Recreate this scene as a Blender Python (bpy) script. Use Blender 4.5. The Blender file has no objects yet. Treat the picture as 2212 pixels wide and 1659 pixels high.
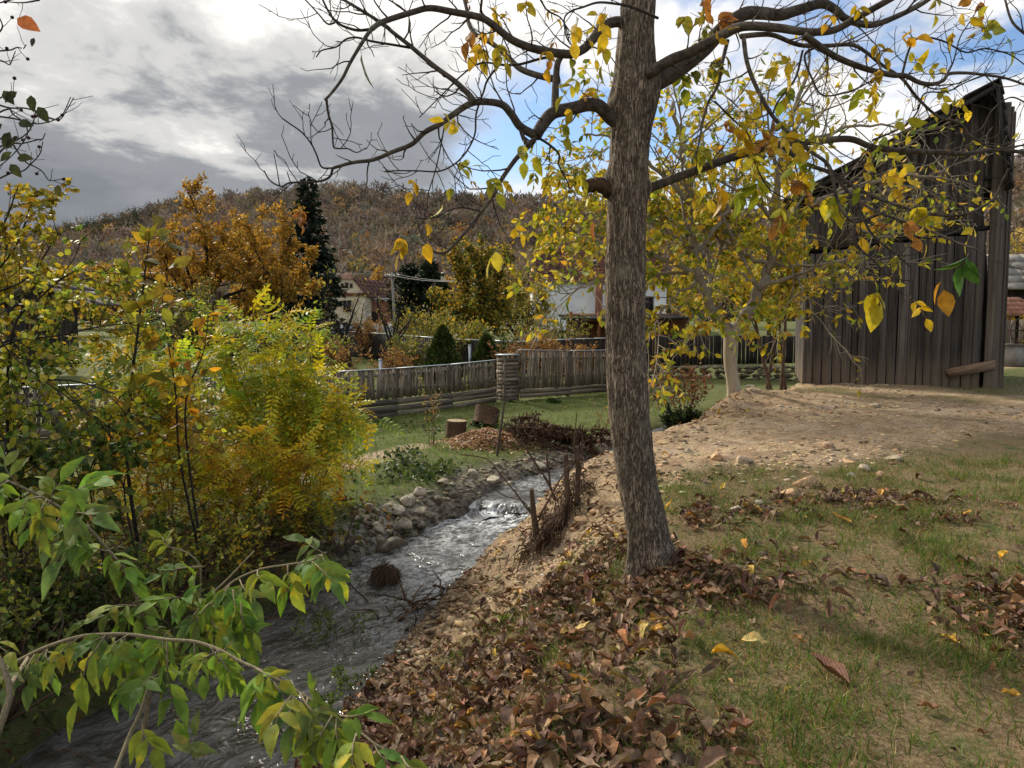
import bpy, bmesh, math, random
import numpy as np
from mathutils import Vector, Matrix, Euler

SC = bpy.context.scene
COL = SC.collection
R = math.radians
rng = np.random.default_rng(11)
U = lambda a, b: float(rng.uniform(a, b))

# ------------------------------------------------------------------ camera
CAM_H, PITCH, FOC = 1.6, R(4.6), 28.1
cam = bpy.data.cameras.new('camera'); cam.lens = FOC; cam.sensor_width = 36; cam.clip_start = .05; cam.clip_end = 6000
camo = bpy.data.objects.new('camera', cam); COL.objects.link(camo)
camo.location = (0, 0, CAM_H); camo.rotation_euler = (R(90) - PITCH, 0, 0)
SC.camera = camo

# ------------------------------------------------------------------ world, sun, exposure
SUN_EL, SUN_AZ = 34, -38          # azimuth from +Y towards +X
def nd(nt, typ, inp=None, **props):
    n = nt.nodes.new(typ)
    for k, v in props.items(): setattr(n, k, v)
    for k, v in (inp or {}).items():
        s = n.inputs[k]
        if isinstance(v, bpy.types.NodeSocket): nt.links.new(v, s)
        elif isinstance(v, bpy.types.Node): nt.links.new(v.outputs[0], s)
        else: s.default_value = v
    return n
def math_(nt, op, a, b=0., c=0., clamp=False):
    return nd(nt, 'ShaderNodeMath', {0: a, 1: b, 2: c}, operation=op, use_clamp=clamp).outputs[0]
def rampn(nt, fac, stops, interp='LINEAR'):
    n = nd(nt, 'ShaderNodeValToRGB', {0: fac}); cr = n.color_ramp; cr.interpolation = interp
    while len(cr.elements) < len(stops): cr.elements.new(.5)
    for e, (p, c) in zip(cr.elements, stops):
        e.position = p; e.color = (c, c, c, 1) if isinstance(c, (int, float)) else (*c, 1)
    return n.outputs[0]
def smooth_(nt, x, a, b):
    return nd(nt, 'ShaderNodeMapRange', {0: x, 1: a, 2: b, 3: 0., 4: 1.}, interpolation_type='SMOOTHSTEP', clamp=True).outputs[0]
def mixc(nt, f, a, b, bt='MIX'):
    n = nt.nodes.new('ShaderNodeMix'); n.data_type = 'RGBA'; n.blend_type = bt
    for i, v in ((0, f), (6, a), (7, b)):
        s = n.inputs[i]
        if isinstance(v, bpy.types.NodeSocket): nt.links.new(v, s)
        elif isinstance(v, bpy.types.Node): nt.links.new(v.outputs[0], s)
        elif i == 0: s.default_value = v
        else: s.default_value = (*v, 1) if len(v) == 3 else v
    return n.outputs[2]
def noise_(nt, vec, scale, detail=4, rough=.55, dist=0., out=0):
    return nd(nt, 'ShaderNodeTexNoise', {'Vector': vec, 'Scale': scale, 'Detail': detail, 'Roughness': rough, 'Distortion': dist}).outputs[out]

W = bpy.data.worlds.new('World'); SC.world = W; W.use_nodes = True
nt = W.node_tree; nt.nodes.clear()
sky = nd(nt, 'ShaderNodeTexSky', sky_type='NISHITA', sun_disc=False, sun_elevation=R(SUN_EL), sun_rotation=R(SUN_AZ),
         altitude=600, air_density=1.1, dust_density=.6, ozone_density=1.2)
tc = nd(nt, 'ShaderNodeTexCoord').outputs['Generated']
sx = nd(nt, 'ShaderNodeSeparateXYZ', {0: tc})
X_, Y_, Z_ = sx.outputs
zz = math_(nt, 'ADD', math_(nt, 'MAXIMUM', Z_, 0.), .16)
cp = nd(nt, 'ShaderNodeCombineXYZ', {0: math_(nt, 'DIVIDE', X_, zz), 1: math_(nt, 'DIVIDE', Y_, math_(nt, 'MULTIPLY', zz, 1.35)), 2: 3.7}).outputs[0]
wv = nd(nt, 'ShaderNodeTexNoise', {'Vector': cp, 'Scale': 1.6, 'Detail': 4.}).outputs[1]                       # curdled edges
cw = nd(nt, 'ShaderNodeVectorMath', {0: cp, 1: nd(nt, 'ShaderNodeVectorMath', {0: wv, 1: (.35, .35, .35)}, operation='MULTIPLY').outputs[0]}, operation='ADD').outputs[0]
n1 = noise_(nt, cp, .62, 9, .60, .35)
n2 = noise_(nt, cw, 1.15, 10, .62, .0)
n4 = noise_(nt, cw, 2.9, 9, .62, .0)
cq = nd(nt, 'ShaderNodeVectorMath', {0: cw, 1: (5.3, -2.2, 1.1)}, operation='ADD').outputs[0]
n3 = noise_(nt, cq, .85, 8, .58, .0)
# cloud bank over the left part of the sky, broken cloud and blue to the right
bank = smooth_(nt, math_(nt, 'ADD', math_(nt, 'ADD', X_, math_(nt, 'MULTIPLY', math_(nt, 'SUBTRACT', n1, .5), .55)),
                          math_(nt, 'MULTIPLY', math_(nt, 'SUBTRACT', Z_, .22), -.55)), -.02, -.14)
broken = smooth_(nt, n2, .43, .57)
cover = math_(nt, 'MAXIMUM', bank, broken)
# thick parts of the bank are grey, thin rims bright
thick = math_(nt, 'ADD', math_(nt, 'ADD', math_(nt, 'MULTIPLY', n3, .95), math_(nt, 'MULTIPLY', n4, .35)), math_(nt, 'MULTIPLY', math_(nt, 'SUBTRACT', Z_, .26), -1.75))
bankc = rampn(nt, thick, [(.52, (8.8, 8.5, 8.1)), (.62, (5.2, 5.15, 5.05)), (.70, (2.45, 2.55, 2.75)), (.90, (1.75, 1.88, 2.08))], 'EASE')
brokc = mixc(nt, smooth_(nt, math_(nt, 'ADD', math_(nt, 'MULTIPLY', n2, .6), math_(nt, 'MULTIPLY', n4, .4)), .42, .62), (5.6, 5.8, 6.2), (8.8, 8.5, 8.1))
cc = mixc(nt, bank, brokc, bankc)
skyc = mixc(nt, 1., sky.outputs[0], (.85, .95, 1.10), 'MULTIPLY')
colr = mixc(nt, cover, skyc, cc)
bg = nd(nt, 'ShaderNodeBackground', {'Color': colr, 'Strength': .10})
nd(nt, 'ShaderNodeOutputWorld', {0: bg.outputs[0]})

sl = bpy.data.lights.new('sun', 'SUN'); sl.energy = 4.0; sl.angle = R(8); sl.color = (1, .91, .76)
so = bpy.data.objects.new('sun', sl); COL.objects.link(so)
sd = Vector((math.sin(R(SUN_AZ)) * math.cos(R(SUN_EL)), math.cos(R(SUN_AZ)) * math.cos(R(SUN_EL)), math.sin(R(SUN_EL))))
so.rotation_euler = (-sd).to_track_quat('-Z', 'Y').to_euler(); so.location = (-20, 20, 40)

vs = SC.view_settings
vs.view_transform = 'Standard'; vs.look = 'None'; vs.exposure = 0.45; vs.gamma = 1; vs.use_curve_mapping = False
SC.render.engine = 'CYCLES'
SC.cycles.use_denoising = True
SC.cycles.max_bounces = 6; SC.cycles.diffuse_bounces = 3; SC.cycles.transmission_bounces = 3; SC.cycles.transparent_max_bounces = 6
SC.cycles.caustics_reflective = False; SC.cycles.caustics_refractive = False

# ------------------------------------------------------------------ helpers
def at(u, v, Y):
    """World point at distance Y for a spot in the 2212-px wide photograph."""
    a, b = (u - 1106) / 1726., -(v - 829.5) / 1726.
    c, s = math.cos(PITCH), math.sin(PITCH)
    d = np.array((a, c + b * s, -s + b * c))
    return np.array((0, 0, CAM_H)) + d * (Y / d[1])
def uv_of(P):
    P = np.asarray(P, float); q = P - np.array((0, 0, CAM_H)); c, s = math.cos(PITCH), math.sin(PITCH)
    f = q[..., 1] * c - q[..., 2] * s; up = q[..., 1] * s + q[..., 2] * c
    return 1106 + 1726 * q[..., 0] / f, 829.5 - 1726 * up / f, f
def in_view(P, m=120):
    u, v, f = uv_of(P)
    return (f > .2) & (u > -m) & (u < 2212 + m) & (v > -m) & (v < 1659 + m)

def _h(ix, iy, iz, seed):
    h = (ix * 374761393 + iy * 668265263 + iz * 1274126177 + seed * 974711) & 0xffffffff
    h = ((h ^ (h >> 13)) * 1274126177) & 0xffffffff
    h = (h ^ (h >> 16)) & 0xffffff
    return h / float(0xffffff)
def vnoise(p, seed=0):
    p = np.asarray(p, float)
    if p.shape[-1] == 2: p = np.concatenate([p, np.zeros(p.shape[:-1] + (1,))], -1)
    f = np.floor(p); i = f.astype(np.int64); t = p - f; t = t * t * (3 - 2 * t)
    o = 0
    for a in (0, 1):
        for b in (0, 1):
            for c in (0, 1):
                w = (t[..., 0] if a else 1 - t[..., 0]) * (t[..., 1] if b else 1 - t[..., 1]) * (t[..., 2] if c else 1 - t[..., 2])
                o = o + w * _h(i[..., 0] + a, i[..., 1] + b, i[..., 2] + c, seed)
    return o
def fbm(p, sc=1., octv=4, seed=0, gain=.5):
    p = np.asarray(p, float) * sc; s = 0; a = 1; n = 0
    for k in range(octv):
        s = s + a * vnoise(p, seed + k * 7); n += a; a *= gain; p = p * 2.03
    return s / n - .5
def sstep(x, a, b):
    t = np.clip((np.asarray(x, float) - a) / (b - a), 0, 1); return t * t * (3 - 2 * t)
def unit(v):
    v = np.asarray(v, float); return v / np.maximum(np.linalg.norm(v, axis=-1, keepdims=True), 1e-9)

def raw_mesh(name, V, faces, mat=None, tint=None, smooth=False, extra=None):
    """faces: list of (m,k) int arrays"""
    V = np.ascontiguousarray(V, dtype=np.float32)
    me = bpy.data.meshes.new(name)
    faces = [np.asarray(f, dtype=np.int32) for f in faces if len(f)]
    me.vertices.add(len(V)); me.vertices.foreach_set('co', V.ravel())
    li = np.concatenate([f.ravel() for f in faces]); tot = np.concatenate([np.full(len(f), f.shape[1]) for f in faces])
    st = np.concatenate([[0], np.cumsum(tot)[:-1]])
    me.loops.add(len(li)); me.loops.foreach_set('vertex_index', li.astype(np.int32))
    me.polygons.add(len(tot)); me.polygons.foreach_set('loop_start', st.astype(np.int32))
    if smooth: me.polygons.foreach_set('use_smooth', np.ones(len(tot), bool))
    if tint is not None:
        T = np.ones((len(V), 4), np.float32); T[:, :3] = tint
        a = me.color_attributes.new('tint', 'FLOAT_COLOR', 'POINT'); a.data.foreach_set('color', T.ravel())
    for k, arr in (extra or {}).items():
        arr = np.asarray(arr, np.float32)
        if arr.ndim == 1:
            a = me.attributes.new(k, 'FLOAT', 'POINT'); a.data.foreach_set('value', arr)
        else:
            a = me.attributes.new(k, 'FLOAT_VECTOR', 'POINT'); a.data.foreach_set('vector', arr.ravel())
    me.update(calc_edges=True)
    if mat: me.materials.append(mat)
    return me

def wpos(o):
    p = np.zeros(3)
    while o is not None: p += np.array(o.location); o = o.parent
    return p
def link(o, parent=None):
    COL.objects.link(o); o.parent = parent; return o
def tag(o, label=None, cat=None, group=None, kind=None):
    if label: o['label'] = label
    if cat: o['category'] = cat
    if group: o['group'] = group
    if kind: o['kind'] = kind
    return o
def thing(name, label, cat, loc, group=None):
    o = bpy.data.objects.new(name, None); COL.objects.link(o); o.location = [float(c) for c in loc]; o.empty_display_size = .1
    return tag(o, label, cat, group)
def inst(name, me, parent=None, loc=(0, 0, 0), rot=None, scale=1., color=None):
    """object on shared mesh data; loc in world space (parents carry translation only)"""
    o = bpy.data.objects.new(name, me); link(o, parent)
    l = np.array(loc, float) - (wpos(parent) if parent else 0)
    sc = (scale,) * 3 if np.isscalar(scale) else tuple(scale)
    m = Matrix.Identity(3) if rot is None else (rot.to_matrix() if isinstance(rot, Euler) else Matrix([list(map(float, r)) for r in rot]))
    o.matrix_basis = Matrix.LocRotScale(Vector(l), m.to_quaternion(), Vector(sc))
    if color is not None: o.color = (*color, 1)
    return o

class Geo:
    def __init__(s): s.V = []; s.F = {3: [], 4: []}; s.T = []; s.n = 0
    def add(s, V, faces, tint=(1, 1, 1)):
        V = np.asarray(V, float); 
        for f in faces:
            f = np.asarray(f)
            if len(f): s.F[f.shape[1]].append(f + s.n)
        s.V.append(V); T = np.asarray(tint, float)
        s.T.append(np.broadcast_to(T, (len(V), 3)) if T.ndim == 1 else T); s.n += len(V)
    def tube(s, pts, rad, n=6, tint=(1, 1, 1), cap=True, rough=0.):
        pts = np.asarray(pts, float); m = len(pts)
        t = unit(np.gradient(pts, axis=0)); md = unit(pts[-1] - pts[0])
        ref = np.array((1., 0, 0)) if abs(md[0]) < .6 else np.array((0, 0, 1.)) if abs(md[2]) < .6 else np.array((0, 1., 0))
        x = unit(np.cross(t, ref)); y = np.cross(t, x)
        a = np.arange(n) * 2 * math.pi / n
        rad = np.broadcast_to(np.asarray(rad, float), (m,))
        rr = rad[:, None] * np.ones((m, n))
        if rough: rr = rr * (1 + rough * rng.normal(size=(m, n)))
        V = pts[:, None] + rr[..., None] * (np.cos(a)[None, :, None] * x[:, None] + np.sin(a)[None, :, None] * y[:, None])
        i = np.arange(m - 1)[:, None] * n; j = np.arange(n)[None]; k = (j + 1) % n
        F = np.stack([i + j, i + k, i + n + k, i + n + j], -1).reshape(-1, 4)
        V = V.reshape(-1, 3); fs = [F]
        if cap:
            V = np.concatenate([V, pts[-1:], pts[:1]]); c = len(V) - 2; b = (m - 1) * n
            fs.append(np.array([[b + q, b + (q + 1) % n, c] for q in range(n)] + [[(q + 1) % n, q, c + 1] for q in range(n)]))
        s.add(V, fs, tint)
    def box(s, c, size, Rm=None, tint=(1, 1, 1), taper=None):
        sx, sy, sz = [q / 2 for q in size]
        V = np.array([(x * sx, y * sy, z * sz) for z in (-1, 1) for y in (-1, 1) for x in (-1, 1)], float)
        if taper is not None: V[4:, :2] *= taper
        if Rm is not None: V = V @ np.array(Rm).T
        s.add(V + np.array(c), [np.array(BOXF)], tint)
    def poly(s, pts, tint=(1, 1, 1)): s.add(pts, [np.array([list(range(len(pts)))])], tint)
    def scatter(s, tv, tf, pos, Rm, scale, tint):
        """tv (k,3), tf list of (m,c); pos (n,3), Rm (n,3,3) columns = axes, scale (n,) or (n,3), tint (n,3)"""
        n = len(pos)
        if n == 0: return
        k = len(tv); sc = np.asarray(scale, float); sc = sc[:, None] * np.ones((1, 3)) if sc.ndim == 1 else sc
        V = np.einsum('nij,nkj->nki', Rm, tv[None] * sc[:, None]) + pos[:, None]
        off = (np.arange(n) * k)[:, None, None]
        fs = [(np.asarray(f)[None] + off).reshape(-1, np.asarray(f).shape[1]) for f in tf]
        s.add(V.reshape(-1, 3), fs, np.repeat(np.asarray(tint, float), k, axis=0))
    def mesh(s, name, mat, origin=(0, 0, 0), smooth=False):
        V = np.concatenate(s.V) - np.asarray(origin, float)
        return raw_mesh(name, V, [np.concatenate(s.F[k]) for k in (3, 4) if s.F[k]], mat, np.concatenate(s.T), smooth)
    def obj(s, name, mat, parent=None, smooth=False, kind=None, origin=None):
        if s.n == 0: return None
        o0 = wpos(parent) if parent else (np.zeros(3) if origin is None else np.asarray(origin, float))
        o = bpy.data.objects.new(name, s.mesh(name, mat, o0, smooth)); link(o, parent)
        if parent is None: o.location = o0
        if kind: o['kind'] = kind
        return o
BOXF = [[0, 2, 3, 1], [4, 5, 7, 6], [0, 1, 5, 4], [2, 6, 7, 3], [0, 4, 6, 2], [1, 3, 7, 5]]

def frames(d, roll=None, n=None, upish=None):
    """rotation matrices whose columns are (x, d, normal); upish pulls the normal upwards"""
    d = unit(d); n = len(d)
    a = rng.normal(size=(n, 3))
    if upish is not None: a = a * (1 - upish) + np.array((0, 0, 1.)) * upish * 2
    x = unit(np.cross(d, a)); z = np.cross(x, d)
    return np.stack([x, d, z], -1)
def rotz(a):
    c, s = math.cos(a), math.sin(a); return np.array(((c, -s, 0), (s, c, 0), (0, 0, 1.)))
def rotm(rx, ry, rz): return np.array(Euler((rx, ry, rz)).to_matrix())
def catmull(P, per=6):
    P = np.asarray(P, float); Q = np.concatenate([[2 * P[0] - P[1]], P, [2 * P[-1] - P[-2]]]); o = []
    for i in range(1, len(Q) - 2):
        t = np.linspace(0, 1, per, endpoint=False)[:, None]
        a, b, c, d = Q[i - 1], Q[i], Q[i + 1], Q[i + 2]
        o.append(.5 * (2 * b + (c - a) * t + (2 * a - 5 * b + 4 * c - d) * t ** 2 + (3 * b - a - 3 * c + d) * t ** 3))
    return np.concatenate(o + [P[-1:]])
def wander(p, d, L, n, jit=.15, grav=0., curl=None):
    p = np.asarray(p, float); d = unit(d); o = [p]; st = L / n
    for i in range(n):
        d = unit(d + rng.normal(size=3) * jit + np.array((0, 0, grav)))
        p = p + d * st; o.append(p)
    return np.array(o)
def grow(G, pts, r0, r1, lev, spec, twigs, ns=(8, 6, 5, 4, 3), tint=(1, 1, 1), draw=True):
    """draw a limb and recurse; last-level polylines are collected in twigs"""
    m = len(pts); rad = r0 + (r1 - r0) * np.linspace(0, 1, m) ** .8
    if draw: G.tube(pts, rad, ns[min(lev, len(ns) - 1)], tint)
    if lev >= len(spec): twigs.append(pts); return
    s = spec[lev]; seg = np.linalg.norm(np.diff(pts, axis=0), axis=1); L = seg.sum(); cum = np.concatenate([[0], np.cumsum(seg)]) / L
    k = int(s['n'] * (L if s.get('perm', True) else 1) + rng.random())
    for i in range(k):
        t = s['t0'] + (1 - s['t0']) * (i + rng.random()) / k
        t = min(t, .999); j = min(int(np.searchsorted(cum, t)) - 1, m - 2); j = max(j, 0)
        f = (t - cum[j]) / max(cum[j + 1] - cum[j], 1e-6)
        p = pts[j] + (pts[j + 1] - pts[j]) * f; tan = unit(pts[j + 1] - pts[j])
        pr = unit(np.cross(tan, rng.normal(size=3))); pr = unit(pr + np.array((0, 0, s.get('side_up', 0.))))
        a = R(U(*s['ang'])); d = math.cos(a) * tan + math.sin(a) * pr
        l = U(*s['len']) * (1 - s.get('fall', .4) * t)
        r = min((r0 + (r1 - r0) * t ** .8) * s['rr'], s.get('rmax', 9))
        c = wander(p, d, l, s.get('seg', 4), s.get('jit', .18), s.get('up', .05))
        grow(G, c, max(r, s.get('rmin', .002)), max(r * .35, s.get('rmin', .002) * .7), lev + 1, spec, twigs, ns, tint, draw)
    if s.get('end', True): twigs.append(pts[-3:])
def along(tw, n_per, t0=.2):
    """random points and directions along polylines"""
    P, D = [], []
    for q in tw:
        k = int(n_per + rng.random())
        for i in range(k):
            t = (t0 + (1 - t0) * rng.random() ** .7) * (len(q) - 1); j = min(int(t), len(q) - 2)
            P.append(q[j] + (q[j + 1] - q[j]) * (t - j)); D.append(unit(q[j + 1] - q[j]))
    return np.array(P).reshape(-1, 3), np.array(D).reshape(-1, 3)
def pick(cols, n, jit=.18, w=None, hi=.95):
    cols = np.asarray(cols, float); i = rng.choice(len(cols), n, p=None if w is None else np.array(w) / sum(w))
    return np.clip(cols[i] * (1 + jit * rng.normal(size=(n, 1))) * (1 + .4 * jit * rng.normal(size=(n, 3))), .002, hi)

# leaf shapes: +Y along the leaf, +Z its upper side, length 1
def leaf_shape(w=.24, rows=5, fold=.06, droop=.15, tip=1.0, curl=0., wav=0., seed=0):
    r = np.random.default_rng(seed); t = np.linspace(0, 1, rows); V = []
    for i, q in enumerate(t):
        ww = w * (math.sin(math.pi * q ** .82) ** tip) if 0 < q < 1 else .006
        z = -droop * q * q + wav * r.normal() * (0 < q)
        for sx_ in (-1, 0, 1):
            x = sx_ * ww; zc = z + (abs(sx_) * fold * ww / w) + (curl * (abs(sx_)) * ww if curl else 0) + (wav * r.normal() if sx_ else 0)
            x2 = x * (1 - .35 * min(1, abs(curl)))
            V.append((x2, q, zc))
    F = []
    for i in range(rows - 1):
        b = i * 3; F += [[b, b + 1, b + 4, b + 3], [b + 1, b + 2, b + 5, b + 4]]
    return np.array(V), [np.array(F)]
DIAMOND = (np.array([(0, 0, 0), (.26, .45, .06), (0, 1, -.08), (-.26, .45, .06)]), [np.array([[0, 1, 2], [0, 2, 3]])])
BLADE = (np.array([(-.03, 0, 0), (.03, 0, 0), (-.022, .5, .08), (.022, .5, .08), (0, 1, -.04)]), [np.array([[0, 1, 3, 2]]), np.array([[2, 3, 4]])])

def ico(sub):
    bm = bmesh.new(); bmesh.ops.create_icosphere(bm, subdivisions=sub, radius=1)
    V = np.array([v.co[:] for v in bm.verts]); F = np.array([[v.index for v in f.verts] for f in bm.faces]); bm.free(); return V, F
def rock_shape(sub, seed, flat=.6, amp=.5):
    V, F = ico(sub); r = np.random.default_rng(seed)
    V = V * (1 + amp * fbm(V + seed * 3.1, 1.1, 3, seed)[:, None])
    for k in range(13):                                    # chop flat facets
        n = unit(r.normal(size=3)); d = V @ n; c = r.uniform(.42, .82); V = V - np.clip(d - c, 0, None)[:, None] * n * .98
    V = V * np.array((1, r.uniform(.65, .95), flat)); return V, F
# ------------------------------------------------------------------ materials
def new_mat(name, rough=.8, spec=.3):
    m = bpy.data.materials.new(name); m.use_nodes = True; t = m.node_tree; t.nodes.clear()
    b = nd(t, 'ShaderNodeBsdfPrincipled', {'Roughness': rough, 'Specular IOR Level': spec}); o = nd(t, 'ShaderNodeOutputMaterial', {0: b.outputs[0]})
    return m, t, b, o
def setc(t, b, c, s='Base Color'):
    if isinstance(c, (tuple, list)): b.inputs[s].default_value = (*c, 1)
    else: t.links.new(c, b.inputs[s])
def bump(t, b, h, strength=.5, dist=.02):
    n = nd(t, 'ShaderNodeBump', {'Height': h, 'Strength': strength, 'Distance': dist}); t.links.new(n.outputs[0], b.inputs['Normal'])
def objc(t): return nd(t, 'ShaderNodeTexCoord').outputs['Object']
def attr(t, name, out='Color'): return nd(t, 'ShaderNodeAttribute', attribute_name=name).outputs[out]
def scaled(t, vec, s): return nd(t, 'ShaderNodeVectorMath', {0: vec, 1: s}, operation='MULTIPLY').outputs[0]

def leaf_mat(name, trans=.35, rough=.5, veins=False, mottle=30.):
    m, t, b, o = new_mat(name, rough, .18)
    oi = nd(t, 'ShaderNodeObjectInfo')
    c = mixc(t, 1., attr(t, 'tint'), oi.outputs['Color'], 'MULTIPLY')
    geo = nd(t, 'ShaderNodeNewGeometry').outputs['Position']
    n = noise_(t, geo, mottle, 3)
    c = mixc(t, 1., c, rampn(t, n, [(.25, .62), (.75, 1.3)]), 'MULTIPLY')
    if veins:
        uv = nd(t, 'ShaderNodeSeparateXYZ', {0: attr(t, 'luv', 'Vector')})
        ax = math_(t, 'ABSOLUTE', uv.outputs[0])
        ph = math_(t, 'ADD', math_(t, 'MULTIPLY', uv.outputs[1], 62.), math_(t, 'MULTIPLY', ax, -62.))
        w = math_(t, 'POWER', math_(t, 'ABSOLUTE', math_(t, 'SINE', math_(t, 'MULTIPLY', ph, .36))), .45)
        mid = smooth_(t, ax, .0, .035)
        v = math_(t, 'MULTIPLY', w, mid)
        blotch = smooth_(t, noise_(t, geo, 26., 3), .54, .68)
        c = mixc(t, math_(t, 'MULTIPLY', blotch, .5), c, mixc(t, 1., c, (2.2, 1.35, .7), 'MULTIPLY'))
        spot = smooth_(t, noise_(t, geo, 70., 2), .66, .72); c = mixc(t, math_(t, 'MULTIPLY', spot, .7), c, (.12, .06, .02))
        c = mixc(t, math_(t, 'MULTIPLY', math_(t, 'SUBTRACT', 1., v), .75), c, mixc(t, 1., c, (1.7, 1.5, 1.3), 'MULTIPLY'))
        bump(t, b, v, .6, .006)
    setc(t, b, c)
    tr = nd(t, 'ShaderNodeBsdfTranslucent', {0: mixc(t, 1., c, (1.25, 1.15, .7), 'MULTIPLY')})
    mx = nd(t, 'ShaderNodeMixShader', {0: trans, 1: b.outputs[0], 2: tr.outputs[0]})
    t.links.new(mx.outputs[0], o.inputs[0])
    return m
M_leaf = leaf_mat('leaf', .4)
M_leafv = leaf_mat('leaf_veined', .34, .6, True)
M_dry = leaf_mat('dry_leaf', .12, .65, False, 60.)
M_dryv = leaf_mat('dry_leaf_veined', .12, .65, True, 60.)
M_grass = leaf_mat('grass_blade', .3, .6, False, 3.)
M_needle = leaf_mat('needle', .12, .6, False, 2.)
M_forest = leaf_mat('forest', .15, .9, False, .05)

def bark_mat(name, dark, paler, sc=9., stretch=.16, lich=None, bstr=.7, ridge=False):
    m, t, b, o = new_mat(name, .9, .2)
    oc = objc(t); v = scaled(t, oc, (1, 1, stretch))
    n = noise_(t, v, sc * 3, 6, .62, .8); n2 = noise_(t, oc, 1.7, 4)
    if ridge:
        r1 = math_(t, 'ABSOLUTE', math_(t, 'SUBTRACT', noise_(t, v, sc * 2.1, 3, .55, 1.1), .5)); r2 = math_(t, 'ABSOLUTE', math_(t, 'SUBTRACT', noise_(t, v, sc * 4.5, 3, .6, .6), .5))
        h = math_(t, 'ADD', math_(t, 'ADD', math_(t, 'MULTIPLY', smooth_(t, r1, 0., .12), .40), math_(t, 'MULTIPLY', smooth_(t, r2, 0., .16), .30)), math_(t, 'MULTIPLY', n, .55))
    else: h = math_(t, 'MULTIPLY', n, 1.5)
    c = mixc(t, smooth_(t, h, .35, 1.1), dark, paler)  # the bark's own two tones, mixed by the furrow noise
    c = mixc(t, 1., c, rampn(t, n2, [(.3, .7), (.7, 1.2)]), 'MULTIPLY')
    if lich: c = mixc(t, math_(t, 'MULTIPLY', smooth_(t, noise_(t, oc, 6., 5), .55, .7), .6), c, lich)
    setc(t, b, c); bump(t, b, h, bstr, .02); return m
M_bark = bark_mat('walnut_bark', (.085, .064, .047), (.56, .445, .325), 26., .15, (.30, .26, .18), .9, True)
M_limb = bark_mat('limb_bark', (.030, .024, .019), (.125, .102, .080), 8., 1., (.17, .155, .125), .55)
M_twig = bark_mat('twig_bark', (.022, .018, .015), (.085, .068, .055), 20., .5)
M_darkwood = bark_mat('dark_branch', (.012, .010, .009), (.05, .042, .035), 12., .4)
M_brownstem = bark_mat('brown_stem', (.05, .032, .02), (.17, .11, .075), 20., .2)
M_greenstem = bark_mat('elder_stem', (.12, .095, .05), (.30, .25, .16), 60., .2, None, .2)
M_root = bark_mat('root_mass', (.028, .018, .011), (.14, .085, .05), 14., .3)

def limed_mat():
    m, t, b, o = new_mat('pale_trunk_bark', .9, .2)
    oc = objc(t); z = nd(t, 'ShaderNodeSeparateXYZ', {0: oc}).outputs[2]
    n = noise_(t, scaled(t, oc, (1, 1, .35)), 14., 6, .6); n2 = noise_(t, oc, 3., 4)
    pale = mixc(t, n, (.25, .20, .14), (.50, .43, .325)); gr = mixc(t, n, (.12, .10, .075), (.34, .30, .23))
    f = smooth_(t, math_(t, 'ADD', z, math_(t, 'MULTIPLY', n2, .5)), 1.35, 1.75)
    setc(t, b, mixc(t, f, pale, gr)); bump(t, b, n, .5, .02); return m
M_limed = limed_mat()

def wood_mat(name, dark, paler, sc=4., var=.35, foot=None, grain=(6, 6, .35)):
    m, t, b, o = new_mat(name, .85, .2)
    oc = objc(t); rnd = nd(t, 'ShaderNodeObjectInfo').outputs['Random']
    off = nd(t, 'ShaderNodeCombineXYZ', {0: math_(t, 'MULTIPLY', rnd, 37.), 1: math_(t, 'MULTIPLY', rnd, 91.), 2: math_(t, 'MULTIPLY', rnd, 13.)})
    v = nd(t, 'ShaderNodeVectorMath', {0: scaled(t, oc, grain), 1: off.outputs[0]}, operation='ADD').outputs[0]
    n = noise_(t, v, sc, 7, .65, 1.2); n2 = noise_(t, nd(t, 'ShaderNodeVectorMath', {0: oc, 1: off.outputs[0]}, operation='ADD').outputs[0], 2.2, 4)
    fine = noise_(t, v, sc * 7, 4, .6)
    c = mixc(t, smooth_(t, math_(t, 'ADD', math_(t, 'MULTIPLY', n, .7), math_(t, 'MULTIPLY', fine, .3)), .33, .68), dark, paler)  # the wood's own two tones, mixed by the grain noise
    c = mixc(t, 1., c, rampn(t, rnd, [(0., 1 - var), (1., 1 + var)]), 'MULTIPLY')
    c = mixc(t, 1., c, rampn(t, n2, [(.3, .68), (.72, 1.25)]), 'MULTIPLY')
    if foot:                                               # splash dirt near the ground
        P = nd(t, 'ShaderNodeSeparateXYZ', {0: nd(t, 'ShaderNodeNewGeometry').outputs['Position']}).outputs[2]
        f = smooth_(t, math_(t, 'ADD', P, math_(t, 'MULTIPLY', math_(t, 'SUBTRACT', n2, .5), 1.1)), 1.0, -.1)
        c = mixc(t, math_(t, 'MULTIPLY', f, .75), c, foot)
    setc(t, b, c); bump(t, b, math_(t, 'ADD', n, math_(t, 'MULTIPLY', fine, .5)), .5, .012); return m
M_fence = wood_mat('weathered_fence_wood', (.085, .068, .052), (.34, .285, .22))
M_plank = wood_mat('plank_wood', (.075, .062, .049), (.29, .24, .19), grain=(.35, 6, 6))
M_barn = wood_mat('barn_board', (.026, .0225, .021), (.138, .119, .107), foot=(.22, .17, .12), var=.5)
M_barnpost = wood_mat('barn_post', (.05, .042, .036), (.17, .145, .12), foot=(.19, .15, .11))
M_roofwood = wood_mat('roof_shingle_wood', (.012, .011, .011), (.05, .045, .043), grain=(6, .4, 6))
M_darkfence = wood_mat('dark_fence_wood', (.012, .010, .009), (.05, .041, .035))
M_orangewood = wood_mat('varnished_wood', (.16, .065, .025), (.36, .16, .065), grain=(.4, 6, 6))
M_split = wood_mat('split_board_wood', (.07, .045, .03), (.25, .17, .115), foot=None)
M_cut = wood_mat('cut_wood', (.12, .085, .05), (.34, .25, .16), grain=(3, 3, 3))

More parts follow.
